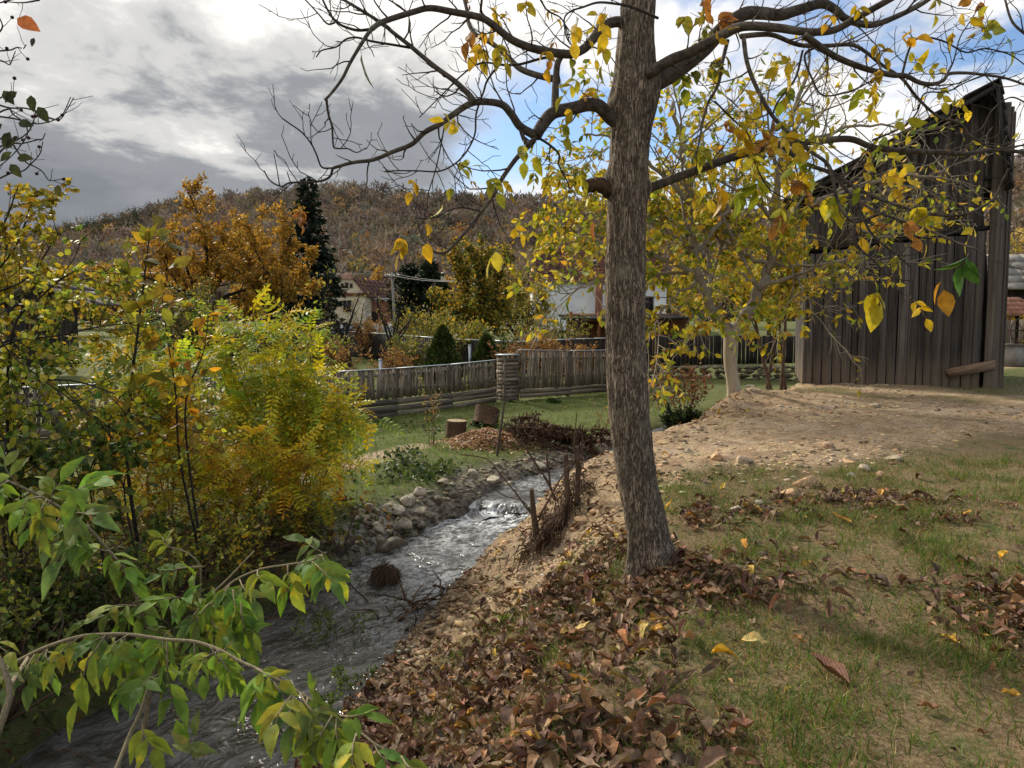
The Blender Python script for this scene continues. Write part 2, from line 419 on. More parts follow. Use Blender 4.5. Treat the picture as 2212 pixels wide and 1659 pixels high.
def flat_mat(name, c0, c1, sc=6., rough=.85, bstr=.3, metal=0., rv=0.):
    m, t, b, o = new_mat(name, rough, .3); b.inputs['Metallic'].default_value = metal
    oc = objc(t); n = noise_(t, oc, sc, 6, .6); c = mixc(t, smooth_(t, n, .3, .7), c0, c1)
    if rv: c = mixc(t, 1., c, rampn(t, nd(t, 'ShaderNodeObjectInfo').outputs['Random'], [(0., 1 - rv), (1., 1 + rv)]), 'MULTIPLY')
    setc(t, b, c); bump(t, b, n, bstr, .02); return m
M_metal = flat_mat('galvanised_strip', (.30, .34, .38), (.50, .55, .60), 3., .45, .1, .5)
M_cream = flat_mat('cream_plaster', (.55, .45, .33), (.70, .60, .46), .8)
M_white = flat_mat('white_plaster', (.62, .64, .68), (.80, .82, .86), .7)
M_bluewall = flat_mat('bluish_wall', (.34, .38, .46), (.50, .54, .62), .6)
M_brick = flat_mat('red_brick', (.17, .065, .045), (.30, .13, .09), 2.5, rv=.15)
M_tile = flat_mat('old_roof_tile', (.075, .032, .024), (.17, .075, .055), 1.2, rv=.25)
M_redtile = flat_mat('red_roof_tile', (.30, .05, .05), (.45, .10, .095), 1.5, rv=.12)
M_coping = flat_mat('terracotta_coping', (.25, .11, .07), (.42, .21, .14), 2., rv=.2)
M_pane = flat_mat('dark_pane', (.015, .015, .02), (.04, .04, .05), 3., .15)
M_framew = flat_mat('brown_frame', (.06, .035, .03), (.10, .06, .05), 5.)
M_concrete = flat_mat('concrete_pole', (.16, .15, .13), (.27, .255, .225), 3.)
M_iron = flat_mat('rusty_iron', (.05, .025, .018), (.11, .06, .04), 8., .7)
M_wire = flat_mat('wire', (.20, .22, .22), (.3, .32, .32), 3., .5)
M_plastic = flat_mat('red_plastic', (.55, .12, .09), (.70, .22, .17), 9., .4)
M_bluebag = flat_mat('blue_plastic', (.02, .05, .09), (.05, .12, .18), 9., .4)
M_berry = flat_mat('dry_berry', (.03, .015, .015), (.06, .03, .025), 9.)

def stone_mat():
    m, t, b, o = new_mat('stone', .85, .3)
    oc = objc(t); oi = nd(t, 'ShaderNodeObjectInfo')
    n = noise_(t, oc, 3.5, 8, .62, .4); w = nd(t, 'ShaderNodeTexWave', {'Vector': oc, 'Scale': 1.2, 'Distortion': 9., 'Detail': 4.}).outputs[1]
    c = mixc(t, smooth_(t, n, .3, .7), (.085, .078, .066), (.27, .25, .215)); c = mixc(t, math_(t, 'MULTIPLY', w, .2), c, (.34, .32, .28))
    c = mixc(t, 1., c, mixc(t, 1., oi.outputs['Color'], attr(t, 'tint'), 'MULTIPLY'), 'MULTIPLY')
    P = nd(t, 'ShaderNodeSeparateXYZ', {0: nd(t, 'ShaderNodeNewGeometry').outputs['Position']}).outputs[2]
    wet = smooth_(t, math_(t, 'ADD', P, math_(t, 'MULTIPLY', n, .12)), -.98, -1.12)          # wet rim and algae at the waterline
    c = mixc(t, wet, c, mixc(t, 1., c, (.30, .30, .26), 'MULTIPLY')); setc(t, b, c)
    t.links.new(math_(t, 'SUBTRACT', .88, math_(t, 'MULTIPLY', wet, .5)), b.inputs['Roughness'])
    bump(t, b, n, .6, .03); return m
M_stone = stone_mat()

def ground_mat():
    m, t, b, o = new_mat('ground', .95, .15)
    P = nd(t, 'ShaderNodeNewGeometry').outputs['Position']
    a = nd(t, 'ShaderNodeSeparateXYZ', {0: attr(t, 'mask1', 'Vector')}).outputs      # dirt, litter, gravel
    a2 = nd(t, 'ShaderNodeSeparateXYZ', {0: attr(t, 'mask2', 'Vector')}).outputs     # path, wet, thatch
    nL = noise_(t, P, .9, 5); nM = noise_(t, P, 5., 6, .65); nF = noise_(t, P, 34., 6, .7); nG = noise_(t, P, 120., 3, .6)
    grass = mixc(t, smooth_(t, nM, .35, .65), (.045, .070, .015), (.105, .140, .030))
    grass = mixc(t, math_(t, 'MULTIPLY', smooth_(t, nF, .4, .62), .6), grass, (.12, .115, .05))
    thatch = mixc(t, smooth_(t, nF, .35, .65), (.10, .068, .036), (.23, .165, .092))
    grass = mixc(t, math_(t, 'MULTIPLY', a2[2], smooth_(t, math_(t, 'ADD', nM, math_(t, 'MULTIPLY', nL, .4)), .48, .78)), grass, thatch)
    dirt = mixc(t, smooth_(t, nM, .3, .7), (.32, .23, .135), (.55, .42, .265))
    dirt = mixc(t, smooth_(t, nF, .42, .62), mixc(t, 1., dirt, (.55, .52, .5), 'MULTIPLY'), dirt)
    dirt = mixc(t, math_(t, 'MULTIPLY', smooth_(t, nL, .50, .66), .55), dirt, (.42, .335, .25))
    litter = mixc(t, smooth_(t, nF, .35, .65), (.035, .022, .014), (.13, .075, .045))
    gv = nd(t, 'ShaderNodeTexVoronoi', {'Vector': P, 'Scale': 16.}); 
    gravel = mixc(t, nd(t, 'ShaderNodeSeparateXYZ', {0: gv.outputs[1]}).outputs[0], (.11, .10, .08), (.34, .31, .25))
    path = mixc(t, nF, (.22, .155, .10), (.44, .34, .24))
    dirt = mixc(t, math_(t, 'MULTIPLY', smooth_(t, noise_(t, P, 2.1, 6, .7), .50, .62), .55), dirt, (.20, .125, .072))
    c = mixc(t, a[0], grass, dirt); c = mixc(t, a[1], c, litter); c = mixc(t, a[2], c, gravel); c = mixc(t, a2[0], c, path)
    c = mixc(t, math_(t, 'MULTIPLY', a2[1], .75), c, (.022, .019, .015))
    setc(t, b, c)
    h = math_(t, 'ADD', math_(t, 'MULTIPLY', nM, .5), math_(t, 'ADD', math_(t, 'MULTIPLY', nF, .45), math_(t, 'MULTIPLY', nG, .2)))
    bump(t, b, h, .75, .05); return m
M_ground = ground_mat()

def water_mat():
    m, t, b, o = new_mat('stream_water', .07, .5)
    P = nd(t, 'ShaderNodeNewGeometry').outputs['Position']
    fl = attr(t, 'flow', 'Vector')
    n = noise_(t, scaled(t, fl, (4., 3.0, 1)), 1., 3, .5, 1.4); n2 = noise_(t, scaled(t, fl, (15., 10., 1)), 1., 3, .55, 1.0)
    foam = attr(t, 'foam', 'Fac')
    fm = math_(t, 'MULTIPLY', smooth_(t, math_(t, 'ADD', math_(t, 'MULTIPLY', n2, .7), math_(t, 'MULTIPLY', n, .5)), .48, .74), foam, clamp=True)
    base = mixc(t, smooth_(t, n, .35, .65), (.030, .028, .022), (.07, .068, .062))
    setc(t, b, mixc(t, fm, base, (.72, .76, .80)))
    t.links.new(math_(t, 'ADD', .07, math_(t, 'MULTIPLY', fm, .5)), b.inputs['Roughness'])
    b.inputs['IOR'].default_value = 1.33
    bump(t, b, math_(t, 'ADD', n, math_(t, 'MULTIPLY', n2, .22)), .8, .09); return m
M_water = water_mat()
# ------------------------------------------------------------------ terrain
CL = np.array([(-4.6, -6), (-3.3, 0), (-2.6, 3), (-2.27, 5), (-1.98, 6.4), (-1.47, 8.1), (-.95, 9.8), (-.15, 11.3), (-.08, 11.55), (-.02, 11.75), (.28, 12.5), (.95, 13.5), (1.75, 14.5),
               (2.7, 16.2), (3.9, 18.4), (5.8, 21.2), (9.5, 24.6), (16, 29), (30, 36), (70, 55)], float)
HW = np.array([1.1, 1.05, .98, .88, .78, .72, .58, .55, .55, .54, .52, .55, .52, .5, .5, .5, .5, .5, .5, .5])
ZW = np.array([-1.36, -1.33, -1.31, -1.29, -1.28, -1.27, -1.25, -1.235, -1.225, -1.115, -1.10, -1.07, -1.04, -1.0, -.96, -.92, -.86, -.7, -.4, .6])
def stream(x, y):
    """distance to the centre line, half width, water level, side (+1 right bank), arc position"""
    p = np.stack([x, y], -1); best = np.full(x.shape, 1e9); hw = np.zeros(x.shape); zw = np.zeros(x.shape); sd_ = np.ones(x.shape); ar = np.zeros(x.shape)
    acc = 0
    for i in range(len(CL) - 1):
        a, b = CL[i], CL[i + 1]; ab = b - a; L2 = ab @ ab
        t = np.clip(((p - a) @ ab) / L2, 0, 1); q = p - (a + t[..., None] * ab); d = np.hypot(q[..., 0], q[..., 1]); m = d < best
        best = np.where(m, d, best); hw = np.where(m, HW[i] + (HW[i + 1] - HW[i]) * t, hw); zw = np.where(m, ZW[i] + (ZW[i + 1] - ZW[i]) * t, zw)
        cr = ab[0] * (p[..., 1] - a[1]) - ab[1] * (p[..., 0] - a[0]); sd_ = np.where(m, np.where(cr < 0, 1., -1.), sd_)
        ar = np.where(m, acc + t * math.sqrt(L2), ar); acc += math.sqrt(L2)
    return best, hw, zw, sd_, ar
def H(x, y, fine=True):
    x = np.asarray(x, float); y = np.asarray(y, float)
    dc, hw, zw, side, ar = stream(x, y)
    p = np.stack([x, y], -1)
    hw = hw + .22 * fbm(p, 1.1, 3, 5)
    d = dc - hw
    bed = zw - .05 - .16 * np.clip(1 - (dc / np.maximum(hw, .1)) ** 2, 0, 1)
    far = sstep(y, 45, 110) * 1.3
    zp = .05 * fbm(p, .35, 3, 9) + .26 * np.exp(-(((x - 4.3) / 1.3) ** 2 + ((y - 15.6) / 1.5) ** 2)) + far
    zp = zp + .10 * np.exp(-((y - 8.4 - .5 * (x - 1.5)) / .6) ** 2) * sstep(x, .6, 1.6) * sstep(x, 7, 4)
    wr = 1.65 + .75 * sstep(y, 9.5, 7.5) * sstep(y, 2.5, 4.5); t = np.clip(d / wr, 0, 1); s = t + .10 * np.sin(t * math.pi) * sstep(y, 7, 9) - .05 * np.sin(t * 2 * math.pi)
    right = zw + (zp - zw) * s
    tl = np.clip(d / .75, 0, 1); low = zw + (-.80 - zw) * (tl * (2 - tl))
    left = low + .14 * sstep(d, .7, 5) + .42 * sstep(y, 24, 38) * sstep(d, 3, 8) + far * 1.1 + .10 * fbm(p, .6, 3, 4) * sstep(d, .2, 1.5)
    left = left + .12 * np.exp(-(((x + 1.7) / 1.2) ** 2 + ((y - 13.3) / 1.) ** 2))
    z = np.where(d < 0, bed, np.where(side > 0, right, left))
    z = np.where((d >= 0) & (d < .12), bed + (z - bed) * sstep(d, 0, .12), z)
    if fine:
        dm = dirt_mask(x, y, d, side)
        z = z + dm * (.075 * fbm(p, 2.2, 3, 21) + .085 * np.abs(fbm(p, 5.5, 3, 25)) + .035 * fbm(p, 15, 2, 27)) * sstep(d, -.05, .25)
        sl_ = sstep(d, .04, .4) * sstep(d, 2.4, 1.5) * (side > 0)
        z = z + sl_ * (.24 * fbm(p, 1.25, 4, 33) - .16 * np.abs(fbm(p, 3.1, 3, 35)) + .05 * fbm(p, 9., 3, 37))
        z = z + (1 - dm) * .045 * fbm(p, 2.7, 3, 31) * sstep(d, -.05, .3)
    return z
def dirt_mask(x, y, d, side):
    p = np.stack([x, y], -1); n = fbm(p, .9, 4, 41)
    a = sstep(y - (7.7 + .62 * (x - 1.5) + 1.6 * n), -.35, .35) * sstep(y, 21.5, 20.2) * (1 - sstep(x, 9.6, 10.4) * sstep(y, 16.2, 17.2))
    a = a * (1 - .9 * sstep(fbm(p, .55, 3, 44), .12, .22) * sstep(x, 4.5, 6.5))
    b = sstep(d, 2.3, 1.7) * sstep(y + 1.2 * n, 5.6, 6.4)
    return np.where(side > 0, np.maximum(a, b), 0)
def g(u, v, far=160):
    """ground point seen at a spot in the photograph"""
    t = np.concatenate([np.arange(.8, 30, .02), np.arange(30, far, .2)])
    a, b = (u - 1106) / 1726., -(v - 829.5) / 1726.; c, s = math.cos(PITCH), math.sin(PITCH)
    d = np.array((a, c + b * s, -s + b * c)); d = d / d[1]
    z = CAM_H + d[2] * t; h = H(d[0] * t, t); m = np.nonzero(z < h)[0]
    k = t[m[0]] if len(m) else far
    return np.array((d[0] * k, k, float(H(np.array(d[0] * k), np.array(k)))))
def hz(x, y): return float(H(np.array(float(x)), np.array(float(y))))

def axis_grid(a, b, st, lo, hi, gr=1.09):
    core = list(np.arange(a, b, st)); o = core[:]; s = st; v = core[-1]
    while v < hi: s = min(s * gr, 60); v += s; o.append(v)
    s = st; v = a; pre = []
    while v > lo: s = min(s * gr, 60); v -= s; pre.append(v)
    return np.array(pre[::-1] + o)
gx = axis_grid(-3.6, 6.5, .05, -900, 900, 1.10); gy = axis_grid(2.4, 17.5, .05, -40, 1100, 1.07)
XX, YY = np.meshgrid(gx, gy, indexing='ij')
ZZ = H(XX, YY)
dc, hw_, zw_, side_, ar_ = stream(XX, YY); dd = dc - hw_
pp = np.stack([XX, YY], -1)
m_dirt = dirt_mask(XX, YY, dd, side_)
def litter_density(x, y, d, side):
    p = np.stack([x, y], -1); n = fbm(p, 1.3, 4, 61); n2 = fbm(p, .8, 3, 67)
    bank = sstep(d, 2.6, 1.8) * sstep(d, -.15, .1) * sstep(y + n * 1.6 - .25 * d, 6.1, 5.3) * (side > 0)
    bank = np.maximum(bank, .5 * sstep(d, 1.9, 1.5) * sstep(d, .9, 1.25) * sstep(y, 7.2, 6.2) * sstep(n, -.1, .12) * (side > 0))
    edge = sstep(d, 3.3, 1.9) * sstep(n, -.02, .16) * (y < 6) * (side > 0) * .6
    trunk = np.exp(-(((x - .9) / .75) ** 2 + ((y - 4.75) / .5) ** 2)) * .9
    strip = np.exp(-((y - 6.3 - .22 * (x - 1.4) - .8 * n2) / .38) ** 2) * sstep(x, .9, 1.5) * sstep(x, 4.3, 3.0) * sstep(n, -.12, .15) * .62
    right = np.exp(-(((x - 2.95) / .52) ** 2 + ((y - 4.1) / .55) ** 2)) * 1.25
    right2 = np.exp(-(((x - 2.3) / .35) ** 2 + ((y - 2.72) / .12) ** 2)) * .9
    spots = sstep(fbm(p, 1.9, 3, 71), .17, .27) * .45 * (y < 7.2) * (side > 0) * (d > 0)
    slope = .13 * sstep(d, 2.4, 1.8) * sstep(d, -.05, .2) * sstep(y, 13, 9) * (side > 0)
    mound = np.exp(-(((x - 3.3) / .75) ** 2 + ((y - 14.6) / 1.1) ** 2)) * .8
    mid = np.exp(-(((x - .55) / .5) ** 2 + ((y - 3.1) / .7) ** 2)) * sstep(n, -.05, .15) * .6
    bank = bank * (.45 + .55 * sstep(fbm(p, 2.3, 3, 73), -.16, .05))
    return np.clip(np.maximum.reduce([bank, slope, edge, trunk, strip, right, right2, spots, mound, mid]), 0, 1)
m_lit = litter_density(XX, YY, dd, side_)
m_grav = np.where(side_ < 0, sstep(dd + .5 * fbm(pp, 1.2, 3, 85), .62, .2) * sstep(YY, 8.6, 9.6) * sstep(YY, 18, 16), 0); m_grav = np.maximum(m_grav, sstep(dd, .08, -.1))
PATH = [g(560, 1062)[:2], g(700, 1022)[:2], g(800, 995)[:2], g(890, 966)[:2]]
m_path = np.zeros(XX.shape)
for a, b in zip(PATH[:-1], PATH[1:]):
    ab = b - a; t = np.clip(((pp - a) @ ab) / (ab @ ab), 0, 1); q = np.linalg.norm(pp - (a + t[..., None] * ab), axis=-1)
    m_path = np.maximum(m_path, sstep(q + .5 * fbm(pp, 2., 3, 81), .38, .22))
m_wet = np.maximum(sstep(dd, .16, -.02) * .9, np.where(side_ > 0, sstep(dd + .5 * fbm(pp, 1.9, 4, 87), 1.0, .1) * .38, 0))
m_th = np.where(side_ > 0, sstep(YY, 30, 12), .15)
nx, ny = XX.shape
ids = np.arange(nx * ny).reshape(nx, ny)
GF = np.stack([ids[:-1, :-1], ids[1:, :-1], ids[1:, 1:], ids[:-1, 1:]], -1).reshape(-1, 4)
me = raw_mesh('ground', np.stack([XX, YY, ZZ], -1).reshape(-1, 3), [GF], M_ground, None, True,
              {'mask1': np.stack([m_dirt, m_lit, m_grav], -1).reshape(-1, 3), 'mask2': np.stack([m_path, m_wet, m_th], -1).reshape(-1, 3)})
def HG(x, y, fine=True):
    """fast height lookup on the ground mesh"""
    x = np.asarray(x, float); y = np.asarray(y, float)
    i = np.clip(np.searchsorted(gx, x) - 1, 0, nx - 2); j = np.clip(np.searchsorted(gy, y) - 1, 0, ny - 2)
    a = np.clip((x - gx[i]) / (gx[i + 1] - gx[i]), 0, 1); b = np.clip((y - gy[j]) / (gy[j + 1] - gy[j]), 0, 1)
    return (ZZ[i, j] * (1 - a) + ZZ[i + 1, j] * a) * (1 - b) + (ZZ[i, j + 1] * (1 - a) + ZZ[i + 1, j + 1] * a) * b
H = HG
go = link(bpy.data.objects.new('ground', me)); tag(go, 'grassy ground with tan bare earth, stream banks and a trodden path', 'ground', kind='structure')

# ------------------------------------------------------------------ water
C2 = catmull(np.column_stack([CL, HW, ZW]), 26)[:-60]
tg = unit(np.gradient(C2[:, :2], axis=0)); nr = np.stack([tg[:, 1], -tg[:, 0]], -1)
cum = np.concatenate([[0], np.cumsum(np.linalg.norm(np.diff(C2[:, :2], axis=0), axis=1))])
NW = 44; a = np.linspace(-1, 1, NW)
wp = C2[:, None, :2] + nr[:, None] * (a[None, :, None] * (C2[:, 2] + .28)[:, None, None])
fl = np.stack([a[None] * (C2[:, 2] + .3)[:, None], np.broadcast_to(cum[:, None], (len(C2), NW))], -1)
zw2 = np.broadcast_to(C2[:, 3:4], (len(C2), NW)).copy()
fall = np.interp(cum, cum, C2[:, 1])
Yc = C2[:, 1][:, None]
riff = 1.3 * np.exp(-((Yc - 11.5) / .22) ** 2) + .5 * np.exp(-((Yc - 11.1) / .3) ** 2) + .55 * np.exp(-((Yc - 10.6) / .8) ** 2) + .4 * np.exp(-((Yc - 8.9) / .5) ** 2) + .45 * np.exp(-((Yc - 12.9) / .5) ** 2) + .04
ripple = fbm(fl, 2.6, 4, 91) * .05 + fbm(fl * np.array((1, .5)), 7., 3, 95) * .02
zw2 = zw2 + ripple * (.6 + 1.2 * np.clip(riff, 0, 1))
foam = np.clip(riff * (.75 + 1.2 * fbm(fl, 1.4, 3, 97)), 0, 1)
ids = np.arange(len(C2) * NW).reshape(len(C2), NW)
WF = np.stack([ids[:-1, :-1], ids[:-1, 1:], ids[1:, 1:], ids[1:, :-1]], -1).reshape(-1, 4)
me = raw_mesh('stream_water', np.concatenate([wp, zw2[..., None]], -1).reshape(-1, 3), [WF], M_water, None, True,
              {'flow': np.concatenate([fl, 0 * zw2[..., None]], -1).reshape(-1, 3), 'foam': foam.ravel()})
wo = link(bpy.data.objects.new('stream_water', me)); tag(wo, 'rippling grey water of the small stream', 'stream', kind='structure')

# ------------------------------------------------------------------ hills and their woods
def ridge(u):
    return np.interp(u, [-600, 0, 130, 250, 420, 620, 700, 800, 900, 1000, 1130, 1250, 1400, 1700, 1900, 2050, 2212, 2700],
                     [545, 495, 468, 452, 425, 402, 396, 401, 412, 417, 420, 424, 432, 455, 440, 385, 325, 250])
nu, nr_ = 150, 46
uu = np.linspace(-600, 2800, nu); tt = np.linspace(0, 1.25, nr_)
Yb, Yr = 190., 560.
A, T = np.meshgrid(uu, tt, indexing='ij')
Yh = Yb + (Yr - Yb) * T
azi = (A - 1106) / 1726.
crest = CAM_H + (690 - ridge(A) - 16 - 22 * sstep(A, 520, 120)) / 1726. * Yr
prof = np.where(T < 1, .25 * T + .75 * T ** 1.35, 1 - 1.2 * (T - 1) ** 2 * 2.)
Zh = -2 + (crest - 8 + 2) * prof * 1.0 + 14 * fbm(np.stack([azi * 900, Yh], -1), .009, 4, 101) * np.clip(T, 0, 1) * (1 - .55 * np.clip(T, 0, 1))
Xh = azi * Yh
ids = np.arange(nu * nr_).reshape(nu, nr_)
HF = np.stack([ids[:-1, :-1], ids[1:, :-1], ids[1:, 1:], ids[:-1, 1:]], -1).reshape(-1, 4)
def hill_mat():
    m, t, b, o = new_mat('hill_soil', .95, .1); P = nd(t, 'ShaderNodeNewGeometry').outputs['Position']
    n = noise_(t, P, .03, 6, .6); setc(t, b, mixc(t, n, (.10, .078, .058), (.20, .15, .10))); return m
me = raw_mesh('hill', np.stack([Xh, Yh, Zh], -1).reshape(-1, 3), [HF], hill_mat(), None, True)
ho = link(bpy.data.objects.new('hill', me)); tag(ho, 'long wooded hill ridge behind the village', 'hill', kind='structure')
def hill_pt(u, t):
    fi = np.clip((u - uu[0]) / (uu[1] - uu[0]), 0, nu - 1.001); fj = np.clip(t / (tt[1] - tt[0]), 0, nr_ - 1.001)
    i = fi.astype(int); j = fj.astype(int); a = (fi - i)[:, None]; b = (fj - j)[:, None]; G_ = np.stack([Xh, Yh, Zh], -1)
    return (G_[i, j] * (1 - a) + G_[i + 1, j] * a) * (1 - b) + (G_[i, j + 1] * (1 - a) + G_[i + 1, j + 1] * a) * b
def crown_tmpl(seed, n, conif=False, bare=False):
    r = np.random.default_rng(seed); q = unit(r.normal(size=(n, 3))); rad = r.uniform(.35, 1, n) ** .5
    if conif:
        h = r.uniform(0, 1, n) ** 1.2; ang = r.uniform(0, 6.28, n); w = .30 * (1 - h) + .03
        c = np.stack([np.cos(ang) * w, np.sin(ang) * w, h * 1.5], -1); d = unit(np.stack([np.cos(ang), np.sin(ang), -.5 + 0 * h], -1)); sz = .26 * (1.15 - h)
    elif bare:
        c = q * rad[:, None] * np.array((.42, .42, .5)) + np.array((0, 0, .72)); d = unit(q + .9 * r.normal(size=(n, 3)) + np.array((0, 0, .25))); sz = r.uniform(.10, .24, n)
    else:
        c = q * rad[:, None] * np.array((.44, .44, .48)) + np.array((0, 0, .66)); d = unit(q + .8 * r.normal(size=(n, 3))); sz = r.uniform(.14, .26, n)
    x = unit(np.cross(d, r.normal(size=(n, 3)))); wd = .5
    V = np.stack([c - x * sz[:, None] * wd * .5, c + x * sz[:, None] * wd * .5, c + d * sz[:, None]], 1).reshape(-1, 3)
    F = np.arange(3 * n).reshape(n, 3)
    tv = np.array([(-.02, 0, 0), (.02, 0, 0), (0, .0, .75)]); V = np.concatenate([V, tv]); F = np.concatenate([F, [[3 * n, 3 * n + 1, 3 * n + 2]]])
    return V, [F]
GB = Geo()
NT = 7600
u_ = rng.uniform(-420, 2600, NT); t_ = np.concatenate([rng.uniform(0, 1.03, NT * 3 // 4), rng.uniform(.86, 1.04, NT - NT * 3 // 4)])
P = hill_pt(u_, t_); q = np.stack([u_ * .004, t_ * 6, 0 * t_], -1)
kn = fbm(q, 1.6, 4, 111); kn2 = fbm(q, 2.3, 3, 117)
rnd = rng.random(NT)
yel = (kn > .08 + .20 * t_) & (rnd < .75) | (rnd < .05)
con = (~yel) & ((kn2 > .20) & (rnd < .8) | ((u_ < 330) & (t_ > .8) & (rnd < .55)) | (rnd > .972))
orb = (~yel) & (~con) & (rnd > .80)
bar = ~(yel | con | orb)
for mask, cols, n, kw, hs in ((yel, [(.46, .31, .09), (.40, .30, .10), (.40, .23, .08), (.32, .28, .11)], 70, {}, (7, 12)),
                              (con, [(.030, .045, .026), (.040, .058, .030)], 70, {'conif': True}, (9, 13)),
                              (orb, [(.24, .155, .10), (.21, .145, .10), (.26, .165, .09)], 62, {}, (7, 12)),
                              (bar, [(.20, .165, .140), (.165, .140, .122), (.23, .18, .145), (.14, .12, .107)], 100, {'bare': True}, (5.5, 13.5))):
    idx = np.nonzero(mask)[0]
    for k in range(4):
        j = idx[k::4]; tv, tf = crown_tmpl(k + 7, n, **kw); an = rng.uniform(0, 6.28, len(j))
        Rm = np.zeros((len(j), 3, 3)); Rm[:, 0, 0] = np.cos(an); Rm[:, 0, 1] = -np.sin(an); Rm[:, 1, 0] = np.sin(an); Rm[:, 1, 1] = np.cos(an); Rm[:, 2, 2] = 1
        s = rng.uniform(*hs, len(j)); s3 = np.stack([s * .95, s * .95, s], -1)
        GB.scatter(tv, tf, P[j] - np.array((0, 0, .8)), Rm, s3, pick(cols, len(j), .16))
fo = GB.obj('forest', M_forest, kind='stuff'); tag(fo, 'autumn wood of brown, yellow and dark conifer trees covering the hill', 'forest')
# ------------------------------------------------------------------ shared piece meshes
def box_mesh(name, size, mat, taper=None, origin='base'):
    G = Geo(); G.box((0, 0, size[2] / 2 if origin == 'base' else 0), size, None, (1, 1, 1), taper); return G.mesh(name, mat)
def jit_board(name, w, t, h, mat, seed, top=.0):
    """one upright board with uneven edges, about 28 faces"""
    r = np.random.default_rng(seed); rows = 4; V = []
    for i in range(rows):
        z = h * i / (rows - 1); e0, e1 = r.normal(size=2) * w * .035; bow = r.normal() * t * .12
        zt = [z, z]
        if i == rows - 1: zt = [z + r.normal() * top, z + r.normal() * top]
        if i == 0: zt = [z + abs(r.normal()) * top, z + abs(r.normal()) * top]
        V += [(-w / 2 + e0, -t / 2 + bow, zt[0]), (w / 2 + e1, -t / 2 + bow, zt[1]), (w / 2 + e1, t / 2 + bow, zt[1]), (-w / 2 + e0, t / 2 + bow, zt[0])]
    F = [[0, 3, 2, 1], [12, 13, 14, 15]]
    for i in range(rows - 1):
        b = i * 4; F += [[b + k, b + (k + 1) % 4, b + 4 + (k + 1) % 4, b + 4 + k] for k in range(4)]
    return raw_mesh(name, np.array(V), [np.array(F)], mat)
def basis(dx, up=(0, 0, 1)):
    """columns: along, across, up"""
    x = unit(dx); z = unit(np.asarray(up, float) - x * (x @ np.asarray(up, float))); y = np.cross(z, x); return np.stack([x, y, z], -1)

# ------------------------------------------------------------------ barn
BL = np.array((7.30, 20.0)); BR = np.array((11.35, 18.7))            # wall foot left / right corner
bx = np.append(unit(BR - BL), 0); by = np.array((-bx[1], bx[0], 0)); BWID = float(np.linalg.norm(BR - BL))
zb = -.10
barn = thing('barn', 'tall old dark plank barn with a slanting roof on the right', 'barn', (BL[0], BL[1], zb))
def BP(s, d, z):
    """barn point: s along the front from the left corner, d behind the front, z height above foot; the frame leans left"""
    lean = -.085 * z * (s / BWID) - .015 * z
    return np.array((BL[0], BL[1], zb)) + bx * (s + lean) + by * d + np.array((0, 0, z))
def roof_z(s): return 4.42 + (7.05 - 4.42) * (s + .45) / (BWID + .67)
DEEP = 6.0
bmesh_ = [jit_board('board', .2, .028, 1, M_barn, 300 + k) for k in range(6)]
def wall_board(s0, s1, z0, z1, d, parent, name='board', mat_m=None, tilt=0.):
    a, b = BP((s0 + s1) / 2, d, z0), BP((s0 + s1) / 2, d, z1); up = unit(b - a)
    Rm = basis(bx + np.array((0, 0, tilt)), up)
    ms = mat_m or bmesh_
    return inst(name, ms[int(rng.integers(len(ms)))], parent, a, Rm, ((s1 - s0) / .2, 1, float(np.linalg.norm(b - a))))
wall = inst('front_wall', box_mesh('front_wall', (.05, .05, .05), M_barn), barn, BP(.2, .3, .2))
s = .06
while s < BWID - .42:                                                 # lower boarding
    w = U(.15, .25); e = min(s + w - .010, BWID - .34)
    zt = 3.35 + .44 * (s / BWID)
    wall_board(s, e, U(-.02, .05), zt - U(0, .05), U(-.012, .012), wall)
    s += w
s = .02
while s < BWID + .30:                                                 # upper boarding
    w = U(.13, .22); e = s + w - .008; zlo = 3.45 + .44 * (s / BWID) if s < BWID - .1 else 4.75; zhi = min(roof_z((s + e) / 2), 7.0) - .10
    if zhi > zlo + .15: wall_board(s, e, zlo, zhi, U(.03, .055), wall)
    s += w
inst('tie_beam', box_mesh('tie_beam', (BWID + .1, .16, .10), M_roofwood, origin='c'), wall, BP(BWID / 2, .13, 3.62), basis(bx + np.array((0, 0, .105))))
pm = [jit_board('post', .2, .12, 1, M_barnpost, 350 + k) for k in range(2)]
for s0, s1, d, z1 in ((BWID - .27, BWID + .02, -.03, 6.6), (-.03, .05, -.02, 4.2)):
    wall_board(s0, s1, .0, z1, d, barn, 'post', pm)
wall_board(BWID + .03, BWID + .10, .0, 6.5, -.02, barn, 'corner_strip', pm)
wall_board(BWID + .11, BWID + .16, .0, 6.4, .07, barn, 'corner_strip', pm)
bare = inst('post', jit_board('post', .2, .1, 1, M_barn, 360), barn, BP(.10, -.035, 0), basis(bx, (-.02, 0, 1)), (.8, .4, 1.5)); bare['label'] = 'pale bare foot of the left corner post'
